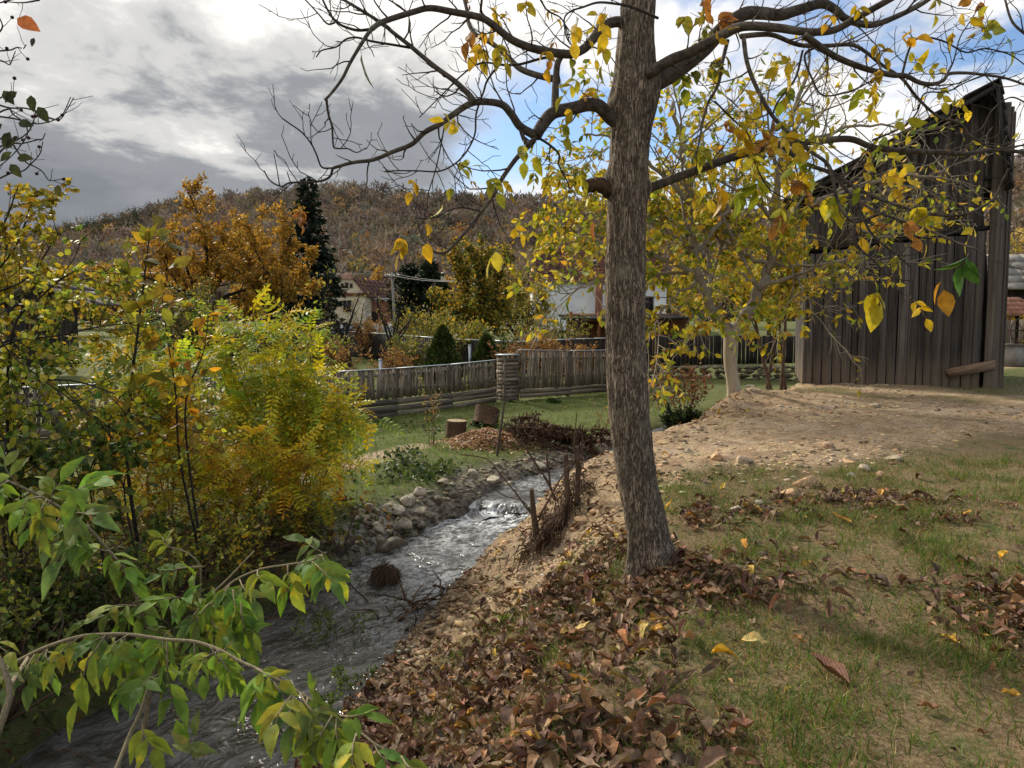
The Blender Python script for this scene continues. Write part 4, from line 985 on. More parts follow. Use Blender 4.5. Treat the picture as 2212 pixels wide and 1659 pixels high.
# ------------------------------------------------------------------ tree builders
L5 = leaf_shape(.24, 4, .05, .12)
L_OV = leaf_shape(.30, 5, .06, .22)
def put_leaves(G, P, D, size, cols, tmpl=DIAMOND, spread=1.0, hang=0., jit=.16, w=None, upish=None):
    n = len(P)
    if n == 0: return
    d = unit(D * (1 - spread * .5) + rng.normal(size=(n, 3)) * spread * .75 + np.array((0, 0, -hang)))
    s = rng.uniform(size[0], size[1], n)
    G.scatter(tmpl[0], tmpl[1], P, frames(d, upish=upish), s, pick(cols, n, jit, w))
def tree(name, label, base, h, spread, leaf_cols, n_leaf, leaf_size, tr=.12, limbs=7, fork=.28, bark=None, lev=None, group=None, cat='tree', up=.10, tmpl=DIAMOND,
         hang=.15, lw=None, elev=(25, 75), lean=(0, 0), stems=1, spreadl=1.0, leaf_t0=.2, jitc=.16):
    base = np.array(base, float); e = thing(name, label, cat, base, group); bark = bark or M_darkwood
    Gt, tw = Geo(), []
    lev = lev or [dict(n=3.2 / max(spread, .5) * 2.2, t0=.2, len=(.28 * spread, .5 * spread), ang=(25, 60), rr=.55, up=up, jit=.2, seg=5, rmin=.006 * h / 5),
                  dict(n=5.5 / max(spread, .5) * 2.0, t0=.15, len=(.14 * spread, .30 * spread), ang=(25, 70), rr=.5, up=up * .5, jit=.22, seg=4, rmin=.004 * h / 5)]
    Gl = Geo()
    for st in range(stems):
        b = base + (np.array((U(-.3, .3), U(-.3, .3), 0)) * (.12 * spread if stems > 1 else 0)); fh = fork * h
        trunk = wander(b - np.array((0, 0, .15)), (lean[0] + (U(-.25, .25) if stems > 1 else 0), lean[1], 1), fh + .15, 6, .05, .02)
        Gt.tube(trunk, np.linspace(tr * 1.25, tr * .85, 7), 8)
        top = trunk[-1]
        for i in range(limbs):
            a = 2.4 * i + U(-.4, .4); el = R(U(*elev)); f = U(.55, 1)
            d = np.array((math.cos(a) * math.cos(el), math.sin(a) * math.cos(el), math.sin(el)))
            reach = min(spread * U(.8, 1.1) / max(math.cos(el), .35), (h - fh) * U(.8, 1.0) / max(math.sin(el), .3))
            p0 = trunk[int(3 + 3 * f)]
            pts = wander(p0, d, reach * .92, 8, .13, up * .6)
            grow(Gl, pts, tr * .55, tr * .10, 0, lev, tw, (6, 5, 3, 3))
    Gt.obj('trunk', bark, e, True)
    Gl.obj('branches', bark, e, True, 'stuff')
    if n_leaf:
        P, D = along(tw, n_leaf / max(len(tw), 1), leaf_t0)
        Gf = Geo(); put_leaves(Gf, P + rng.normal(size=P.shape) * leaf_size[1] * .4, D, leaf_size, leaf_cols, tmpl, spreadl, hang, jitc, lw)
        Gf.obj('crown', M_leaf, e, False, 'stuff')
    return e
def conifer(name, label, base, h, w, cols, n, droop=.35, tr=.15, p=1.0, cat='tree', needle=.22, bare_foot=.06, group=None, fat=False):
    base = np.array(base, float); e = thing(name, label, cat, base, group)
    G = Geo(); G.tube([base - np.array((0, 0, .2)), base + np.array((0, 0, h * .6)), base + np.array((0, 0, h * .99))], [tr, tr * .6, .02], 7); G.obj('trunk', M_darkwood, e, True)
    Gb, Gn = Geo(), Geo(); nb = max(24, int(n / 45)); P, D = [], []
    for i in range(nb):
        f = bare_foot + (1 - bare_foot) * (i + rng.random()) / nb; a = rng.uniform(0, 6.283)
        prof = (1 - f) ** p if not fat else math.sin(math.pi * min(1, .12 + .88 * f) ** .75) ** .8
        L = w * prof * U(.75, 1.12) + .06 * w; b0 = base + np.array((0, 0, h * f * .985))
        d = np.array((math.cos(a), math.sin(a), U(-.15, .25) - droop * (1 - f) * .6 + (.5 if fat else 0)))
        pts = wander(b0, d, L, 5, .06, .06)
        Gb.tube(pts, np.linspace(tr * .22 * (1 - f) + .008, .006, 6), 3)
        k = max(4, int(n / nb * (L / w) * 1.6)); t = rng.random(k) ** .75 * 5; j = np.minimum(t.astype(int), 4)
        q = pts[j] + (pts[j + 1] - pts[j]) * (t - j)[:, None]; sd_ = unit(pts[-1] - pts[0])
        lat = unit(np.cross(sd_, (0, 0, 1.))); sp = rng.normal(size=(k, 1))
        P.append(q + lat * sp * L * .10 + rng.normal(size=(k, 3)) * w * .03); D.append(unit(sd_ * .7 + lat * np.sign(sp) * .7 + np.array((0, 0, -droop * 1.2)) + rng.normal(size=(k, 3)) * .3))
    P, D = np.concatenate(P), np.concatenate(D)
    put_leaves(Gn, P, D, (needle * .6, needle * 1.2), cols, DIAMOND, .35, 0, .22)
    Gb.obj('branches', M_darkwood, e, False, 'stuff'); Gn.obj('crown', M_needle, e, False, 'stuff'); return e
def gz(u, Y): 
    x = (u - 1106) / 1726. * Y; return np.array((x, Y, hz(x, Y)))

ORANGE = [(.42, .22, .03), (.34, .19, .03), (.28, .17, .035), (.48, .29, .05), (.20, .13, .03)]
YEL = [(.48, .36, .04), (.40, .31, .04), (.52, .33, .03), (.26, .27, .04), (.17, .22, .04)]
OLIVE = [(.17, .17, .05), (.12, .14, .04), (.24, .20, .06)]
# big orange trees
tree('orange_tree', 'tall spreading orange tree with bare topmost twigs left of the spruce', gz(455, 45), 10.4, 4.6, ORANGE, 12500, (.16, .27), .26, 9, .33, elev=(18, 80), hang=.3, up=.07)
tree('orange_tree', 'lower orange tree standing against the dark spruce', gz(585, 42), 8.0, 3.0, ORANGE, 7500, (.15, .25), .18, 8, .30, elev=(25, 80), hang=.3)
tree('olive_tree', 'small olive leaved tree with dark slanting stems before the orange tree', gz(425, 33), 3.9, 1.9, OLIVE + [(.30, .22, .05)], 3300, (.10, .17), .085, 6, .22, stems=2, up=.12, lean=(-.2, 0))
conifer('spruce_tree', 'tall dark narrow spruce rising above the orange trees', gz(672, 60), 12.4, 3.1, [(.012, .020, .011), (.018, .030, .014), (.010, .015, .010)], 7600, .5, .2, .95, needle=.5)
conifer('fir_tree', 'broad dark fir left of the pair behind the utility pole', gz(885, 74), 6.3, 2.2, [(.012, .022, .011), (.02, .034, .014)], 3000, .2, .2, .6, needle=.45, fat=True)
conifer('fir_tree', 'broad dark fir right of the pair behind the utility pole', gz(932, 72), 6.6, 2.0, [(.012, .022, .011), (.02, .034, .014)], 3000, .2, .2, .6, needle=.45, fat=True)
tree('ivy_tree', 'dense ivy covered tree with yellow and orange leaves left of the white house', gz(1035, 42), 6.6, 2.3, [(.44, .26, .03), (.36, .26, .04), (.20, .21, .04), (.09, .11, .025), (.05, .065, .02)], 13000, (.15, .26), .22, 13, .14, elev=(20, 85), hang=.4, bark=M_darkwood)
tree('ivy_tree', 'pale yellow bushy tree between the ivy tree and the white house', gz(1118, 43), 5.8, 1.8, [(.32, .27, .06), (.22, .22, .05), (.40, .32, .07)], 5600, (.13, .22), .12, 7, .2, elev=(35, 85), hang=.3)
# bare orchard trees in the garden
for u, Y, h, sp, lab, nl in ((757, 33, 3.9, 1.9, 'nearly bare orchard tree before the cream house', 260), (842, 32, 3.5, 1.6, 'bare orchard tree with dense dark twigs before the utility pole', 200),
                             (1135, 31, 2.7, 1.5, 'low dark bare tree behind the right hand thuja', 700), (1215, 33, 2.5, 1.5, 'tangled dark bare bush left of the wooden cabin', 300)):
    tree('bare_tree', lab, gz(u, Y), h, sp, OLIVE + [(.3, .25, .06)], nl, (.07, .12), .10, 7, .33, elev=(20, 70), up=.14, group='bare orchard trees')
# thujas
def thuja(label, base, h, w, n):
    base = np.array(base); e = thing('thuja', label, 'conifer', base); G = Geo(); G.tube([base - np.array((0, 0, .1)), base + np.array((0, 0, h * .8))], [.06, .02], 6); G.obj('trunk', M_brownstem, e)
    f = rng.random(n) ** 1.1; a = rng.uniform(0, 6.283, n); lob = 1 + .16 * np.sin(a * 5 + f * 9) + .12 * np.sin(a * 3 - f * 14)
    r = w * np.where(f < .22, .72 + .28 * f / .22, (1 - (f - .22) / .78) ** .78) * lob * rng.uniform(.55, 1.03, n) ** .5
    P = base + np.stack([np.cos(a) * r, np.sin(a) * r, f * h + .02], -1); D = np.stack([np.cos(a) * .6, np.sin(a) * .6, 1 + 0 * a], -1)
    Gf = Geo(); put_leaves(Gf, P, D, (.09, .19), [(.045, .075, .016), (.065, .10, .022), (.03, .05, .013), (.12, .10, .03)], DIAMOND, .5, 0, .2, [4, 3, 3, .4]); Gf.obj('crown', M_needle, e, False, 'stuff')
thuja('larger green cone shaped thuja behind the slat fence', gz(957, 26.5), 1.95, .66, 3800)
thuja('smaller green thuja right of the grey metal post', gz(1050, 26.5), 1.68, .55, 3000)
# dry russet shrubs in the garden
RUS = [(.30, .16, .06), (.22, .115, .05), (.36, .22, .09), (.16, .085, .04)]
def shrub(name, label, base, h, w, cols, n, size, stems=9, stem_mat=None, group=None, hang=0., tmpl=DIAMOND, lev=None, cat='shrub', jit=.09, lw=None, mat=None, up=.05, sr=.012, spreadl=1.):
    base = np.array(base, float); e = thing(name, label, cat, base, group); G, tw = Geo(), []
    lev = lev or [dict(n=5, t0=.25, len=(.25 * h, .45 * h), ang=(15, 45), rr=.6, up=.08, jit=.14, seg=4, rmin=.003)]
    for i in range(stems):
        a = i * 2.4 + U(-.3, .3); t = w / max(h, .1) * U(.1, .95)
        pts = wander(base + np.array((math.cos(a), math.sin(a), 0)) * w * .12 - np.array((0, 0, .08)), (math.cos(a) * t, math.sin(a) * t, 1), h * U(.75, 1.05), 7, jit, up * .3)
        grow(G, pts, sr, sr * .3, 0, lev, tw, (5, 4, 3, 3))
    G.obj('stems', stem_mat or M_brownstem, e, True, 'stuff')
    if n:
        P, D = along(tw, n / max(len(tw), 1), .1); Gf = Geo(); put_leaves(Gf, P + rng.normal(size=P.shape) * size[1] * .3, D, size, cols, tmpl, spreadl, hang, .18, lw); Gf.obj('leaves', mat or M_leaf, e, False, 'stuff')
    return e
for u, Y, h, w, lab in ((848, 25.5, 1.30, .55, 'dry russet shrub behind the slat fence left of the thujas'), (1103, 26, 1.45, .55, 'leftmost of the four dry tan shrubs behind the taller slat fence'),
                        (1158, 26, 1.75, .6, 'tallest of the dry tan shrubs behind the taller slat fence'), (1206, 26.5, 1.5, .6, 'bushy dry tan shrub behind the middle of the taller slat fence'),
                        (1262, 26.8, 1.35, .4, 'rightmost slim dry tan shrub behind the taller slat fence'), (738, 25, 1.5, .5, 'thin pale dry shrub left of the orchard trees')):
    shrub('dry_shrub', lab, gz(u, Y), h, w, RUS, 1500, (.06, .11), 15, group='dry garden shrubs')
for u, Y, h, w, lab, cols in ((885, 28.5, 1.5, .8, 'rounded olive shrub left of the larger thuja', OLIVE), (1008, 31, 2.0, 1.0, 'yellow green shrub between and behind the thujas', OLIVE + YEL[2:]), (1082, 28, 1.5, .8, 'dark green shrub right of the smaller thuja', [(.05, .07, .02), (.08, .10, .03)]), (1180, 30.5, 2.2, 1.2, 'grey green shrub behind the dry tan shrubs', OLIVE),
                              (795, 37, 1.8, 1.2, 'tan bush against the dark fence under the orchard trees', RUS), (905, 36, 2.2, 1.6, 'yellowish vine covered bush over the dark fence', YEL[1:] + OLIVE), (960, 38, 2.3, 1.6, 'olive bush behind the dark fence left of the ivy tree', OLIVE), (690, 30, 1.7, 1.0, 'green bush at the left end of the garden lawn', OLIVE + YEL[3:])):
    shrub('garden_shrub', lab, gz(u, Y), h, w, cols, 1700, (.08, .15), 16, M_darkwood, group='shrubs in the garden')
# village trees and hedges in the middle distance
VT = [(745, 128, 9, 3.2, YEL, 'yellow tree rising behind the cream house'), (800, 135, 10, 3.5, ORANGE, 'golden tree right behind the cream house'), (700, 120, 7, 3, ORANGE, 'golden tree at the left corner of the cream house'),
      (200, 85, 7, 4, ORANGE, 'orange tree on the far left below the hill'), (255, 100, 8, 4, OLIVE, 'olive tree far left behind the red roof'), (150, 70, 6, 3.5, YEL, 'yellow far tree at the left behind the shed'),
      (60, 90, 9, 5, OLIVE, 'grey green tree at the far left edge'), (340, 110, 8, 4, ORANGE, 'pale orange tree behind the red roof'), (985, 140, 9, 4, ORANGE, 'golden tree behind the hipped roof'),
      (1080, 130, 9, 4, RUS, 'rusty tree behind the ivy tree'), (1450, 95, 8, 4, YEL, 'yellow tree behind the pale trunk walnut'), (1560, 85, 8, 4, YEL, 'yellow tree behind the fork of the pale walnut'),
      (1660, 70, 7, 3.5, YEL, 'yellow tree behind the left edge of the barn'), (640, 90, 5, 3, OLIVE, 'low green bush tree below the spruce'), (530, 75, 4, 3, ORANGE, 'low orange bush under the big orange tree'),
      (1790, 110, 9, 5, RUS, 'rusty tree hidden mostly by the barn'), (-40, 60, 7, 4, YEL, 'yellow tree outside the left edge')]
for u, Y, h, sp, cols, lab in VT:
    tree('village_tree', lab, gz(u, Y), h, sp, cols, 1900, (.35, .6), .16, 6, .22, group='village trees', hang=.2, elev=(25, 80))
for u, Y, h, sp, lab in ((2172, 38, 5.6, 2.0, 'yellow leaved tree behind the well right of the barn'), (2235, 34, 4.8, 1.9, 'yellow leaved tree at the right edge over the well'), (2255, 52, 8, 3, 'tall brownish tree at the right edge behind the shed')):
    tree('yellow_tree', lab, gz(u, Y), h, sp, YEL + [(.3, .16, .04)], 3600, (.11, .2), .11, 7, .25, hang=.3)
# saplings and bushes between pale walnut and barn
for k, (u, Y, h, lean, lab) in enumerate(((1672, 17.6, 4.2, -.22, 'left slim brown sapling of the clump beside the barn'), (1690, 17.8, 4.6, -.05, 'middle slim brown sapling of the clump beside the barn'), (1702, 18.2, 4.8, -.12, 'right slim brown sapling close to the barn corner'), (1655, 18.6, 4.0, .1, 'thin pale sapling leaning behind the clump beside the barn'))):
    tree('sapling', lab, gz(u, Y) + np.array((0, 0, -.05)), h, 1.0, YEL, 900, (.09, .16), .034, 5, .5, bark=M_brownstem, lean=(lean, 0), group='saplings beside the barn', hang=.4, elev=(35, 80))
shrub('russet_bush', 'russet leafless looking bush behind the walnut trunk', gz(1472, 19.6), 1.6, 1.0, [(.16, .07, .04), (.12, .055, .032), (.20, .095, .05)], 1000, (.06, .11), 10, M_darkwood)
shrub('dark_shrub', 'low dark evergreen shrub at the edge of the dirt mound', gz(1485, 893), .65, .5, [(.016, .028, .012), (.028, .045, .018)], 2000, (.06, .11), 14, M_darkwood) if False else shrub('dark_shrub', 'low dark evergreen shrub at the edge of the dirt mound', gz(1478, 17.2), .8, .5, [(.016, .028, .012), (.028, .045, .018)], 2200, (.06, .11), 14, M_darkwood)

# ------------------------------------------------------------------ second walnut with the pale trunk
wb = gz(1588, 15.6); wt = thing('walnut_tree', 'forked walnut tree with pale lower trunk on the dirt mound', 'tree', wb)
G = Geo()
def AT(L, Y0, Y1=None):
    n = len(L); Y1 = Y0 if Y1 is None else Y1; return np.array([at(u, v, Y0 + (Y1 - Y0) * i / (n - 1)) for i, (u, v) in enumerate(L)])
tp = np.concatenate([[wb - np.array((0, 0, .2))], AT([(1585, 838), (1578, 790), (1577, 750), (1580, 715)], 15.6)]); tp = catmull(tp, 6)
G.tube(tp, np.interp(np.linspace(0, 1, len(tp)), [0, .12, .4, .8, 1], [.19, .145, .122, .13, .145]), 14)
G.obj('trunk', M_limed, wt, True)
tw = []
lev2 = [dict(n=3.4, t0=.18, len=(1.2, 2.6), ang=(30, 70), rr=.5, up=.05, jit=.16, seg=6, rmin=.010, fall=.3), dict(n=3.6, t0=.15, len=(.45, 1.0), ang=(25, 65), rr=.5, up=.0, jit=.2, seg=4, rmin=.006), dict(n=3.0, t0=.2, len=(.2, .45), ang=(25, 60), rr=.5, up=-.05, jit=.2, seg=3, rmin=.004)]
for L, Y0, Y1, r0 in (([(1580, 722), (1545, 685), (1528, 650), (1508, 600), (1500, 545), (1490, 440), (1478, 330), (1455, 220)], 15.6, 15.3, .13), ([(1578, 722), (1612, 685), (1640, 625), (1660, 570), (1668, 500), (1672, 440), (1690, 340), (1720, 240), (1745, 150)], 15.6, 16.0, .13),
                      ([(1508, 600), (1440, 560), (1360, 530), (1270, 500), (1210, 490)], 15.5, 14.4, .07), ([(1500, 545), (1560, 470), (1590, 380), (1600, 280)], 15.5, 16.5, .06), ([(1668, 500), (1760, 440), (1850, 400), (1950, 380), (2050, 390)], 15.7, 15.4, .07),
                      ([(1640, 625), (1740, 590), (1830, 560), (1900, 560)], 15.6, 14.8, .05), ([(1660, 570), (1590, 540), (1530, 500), (1440, 430)], 15.6, 17., .05), ([(1490, 440), (1410, 360), (1330, 300), (1260, 290)], 15.4, 15., .05),
                      ([(1690, 340), (1790, 290), (1880, 270), (1990, 290)], 15.9, 16.5, .05), ([(1508, 600), (1460, 640), (1420, 690), (1400, 740)], 15.5, 14.6, .035), ([(1500, 545), (1420, 490), (1330, 450), (1230, 440)], 15.4, 16.2, .045), ([(1400, 545), (1330, 590), (1260, 620), (1210, 650)], 14.9, 14.2, .03), ([(1640, 625), (1600, 590), (1560, 600), (1500, 640)], 15.5, 14.8, .03), ([(1760, 440), (1830, 480), (1900, 510), (1960, 500)], 15.6, 15., .03), ([(1668, 500), (1700, 560), (1740, 640), (1760, 700)], 15.7, 15.2, .03)):
    Gb = Geo(); pts = catmull(AT(L, Y0, Y1), 5); pts[1:-1] += rng.normal(size=pts[1:-1].shape) * .03
    grow(Gb, pts, r0, r0 * .28, 0, lev2, tw, (9, 6, 4, 3)); Gb.obj('limb', M_limed, wt, True)
P, D = along(tw, 7.8, .05)
put = Geo(); WAL = [(.56, .43, .035), (.48, .39, .035), (.36, .34, .035), (.22, .27, .035), (.13, .18, .03), (.46, .26, .03), (.60, .50, .06)]
u, v, f = uv_of(P); keep = (v > 60) & (rng.random(len(P)) < np.where(v < 260, .26, np.where(v < 430, .50, .9)) * np.where(v > 720, .25, 1) * np.where(u > 1740, .20, 1) * np.where((u < 1330) & (v > 540), .30, 1))
P, D = P[keep], D[keep]
put_leaves(put, P, D, (.10, .20), WAL, L5, .9, .55, .2, [3, 3, 3, 2.5, 1.5, 1.2, 1.5]); put.obj('crown', M_leaf, wt, False, 'stuff')
print('walnut2 leaves', len(P), 'twigs', len(tw))
# ------------------------------------------------------------------ big walnut in the foreground
WB = g(1412, 1226); YT = float(WB[1])
R4 = lambda L: [(548.6 + .3968 * x, .3968 * y) for x, y in L]
R5 = lambda L: [(1316.7 + .4048 * x, .4048 * y) for x, y in L]
big = thing('walnut_tree', 'large walnut tree with grey furrowed trunk in the foreground', 'tree', WB)
tr_px = [(1419, 1262, 104), (1414, 1226, 100), (1403, 1170, 95), (1392, 1110, 94), (1377, 1040, 93), (1366, 960, 93), (1358, 880, 93), (1353, 780, 92), (1351, 680, 91), (1351, 580, 90), (1353, 480, 89), (1356, 400, 90), (1362, 300, 90),
         (1366, 220, 95), (1370, 140, 86), (1375, 60, 77), (1380, 0, 73), (1388, -120, 66), (1392, -300, 58), (1385, -520, 46), (1370, -700, 30)]
tc_ = np.array([np.append(at(u, v, YT), w * .88 * YT / 1726 / 2) for u, v, w in tr_px]); tc_ = catmull(tc_, 14)
NS = 56; m_ = len(tc_); an = np.arange(NS) * 2 * math.pi / NS
cumz = np.concatenate([[0], np.cumsum(np.linalg.norm(np.diff(tc_[:, :3], axis=0), axis=1))])
ca, sa = np.cos(an)[None], np.sin(an)[None]; rr = tc_[:, 3:4]
q3 = np.stack([ca * 1.3 + 0 * rr, sa * 1.3 + 0 * rr, cumz[:, None] + 0 * ca], -1)
wob = q3.copy(); wob[..., 0] += .5 * fbm(q3, 2.2, 3, 201); wob[..., 1] += .5 * fbm(q3, 2.2, 3, 203)
fur = 1 - np.abs(2 * fbm(wob * np.array((6., 6., 1.3)), 1.0, 3, 205, .6)) * 2.2                 # ridged bark
fur2 = fbm(q3 * np.array((12, 12, 4.)), 1., 3, 207)
flare = np.exp(-np.clip(cumz, 0, 9) / .17)[:, None] * (.30 + .55 * np.clip(np.sin(an * 4 + 1.)[None], 0, 1))
disp = .012 * fur + .010 * fur2 + .012 * fbm(q3, 1.6, 3, 209)
def bulge(v0, a0, amp, sv, sa_): # old branch collars
    c0 = np.interp(v0, [0, 600, 1226], [cumz[14 * 16], cumz[14 * 9], cumz[14]]); da = np.angle(np.exp(1j * (an - a0)))[None]
    return amp * np.exp(-((cumz[:, None] - c0) / sv) ** 2 - (da / sa_) ** 2)
disp = disp + bulge(640, -1.4, .018, .05, .7) + bulge(790, -1.6, .012, .04, 1.) + bulge(400, math.pi, .035, .07, .5) + bulge(190, 0., .05, .16, .7) + bulge(420, 0.05, .03, .08, .5) + bulge(230, math.pi, .03, .09, .6)
disp = disp + bulge(1030, -1.0, .024, .055, .30) - bulge(1030, -1.0, .045, .026, .14)
rad = rr * (1 + flare) + disp
V = tc_[:, None, :3] + rad[..., None] * np.stack([ca + 0 * rr, sa + 0 * rr, 0 * ca + 0 * rr], -1)
i = np.arange(m_ - 1)[:, None] * NS; j = np.arange(NS)[None]; k = (j + 1) % NS
G = Geo(); G.add(V.reshape(-1, 3), [np.stack([i + j, i + k, i + NS + k, i + NS + j], -1).reshape(-1, 4)]); G.obj('trunk', M_bark, big, True)
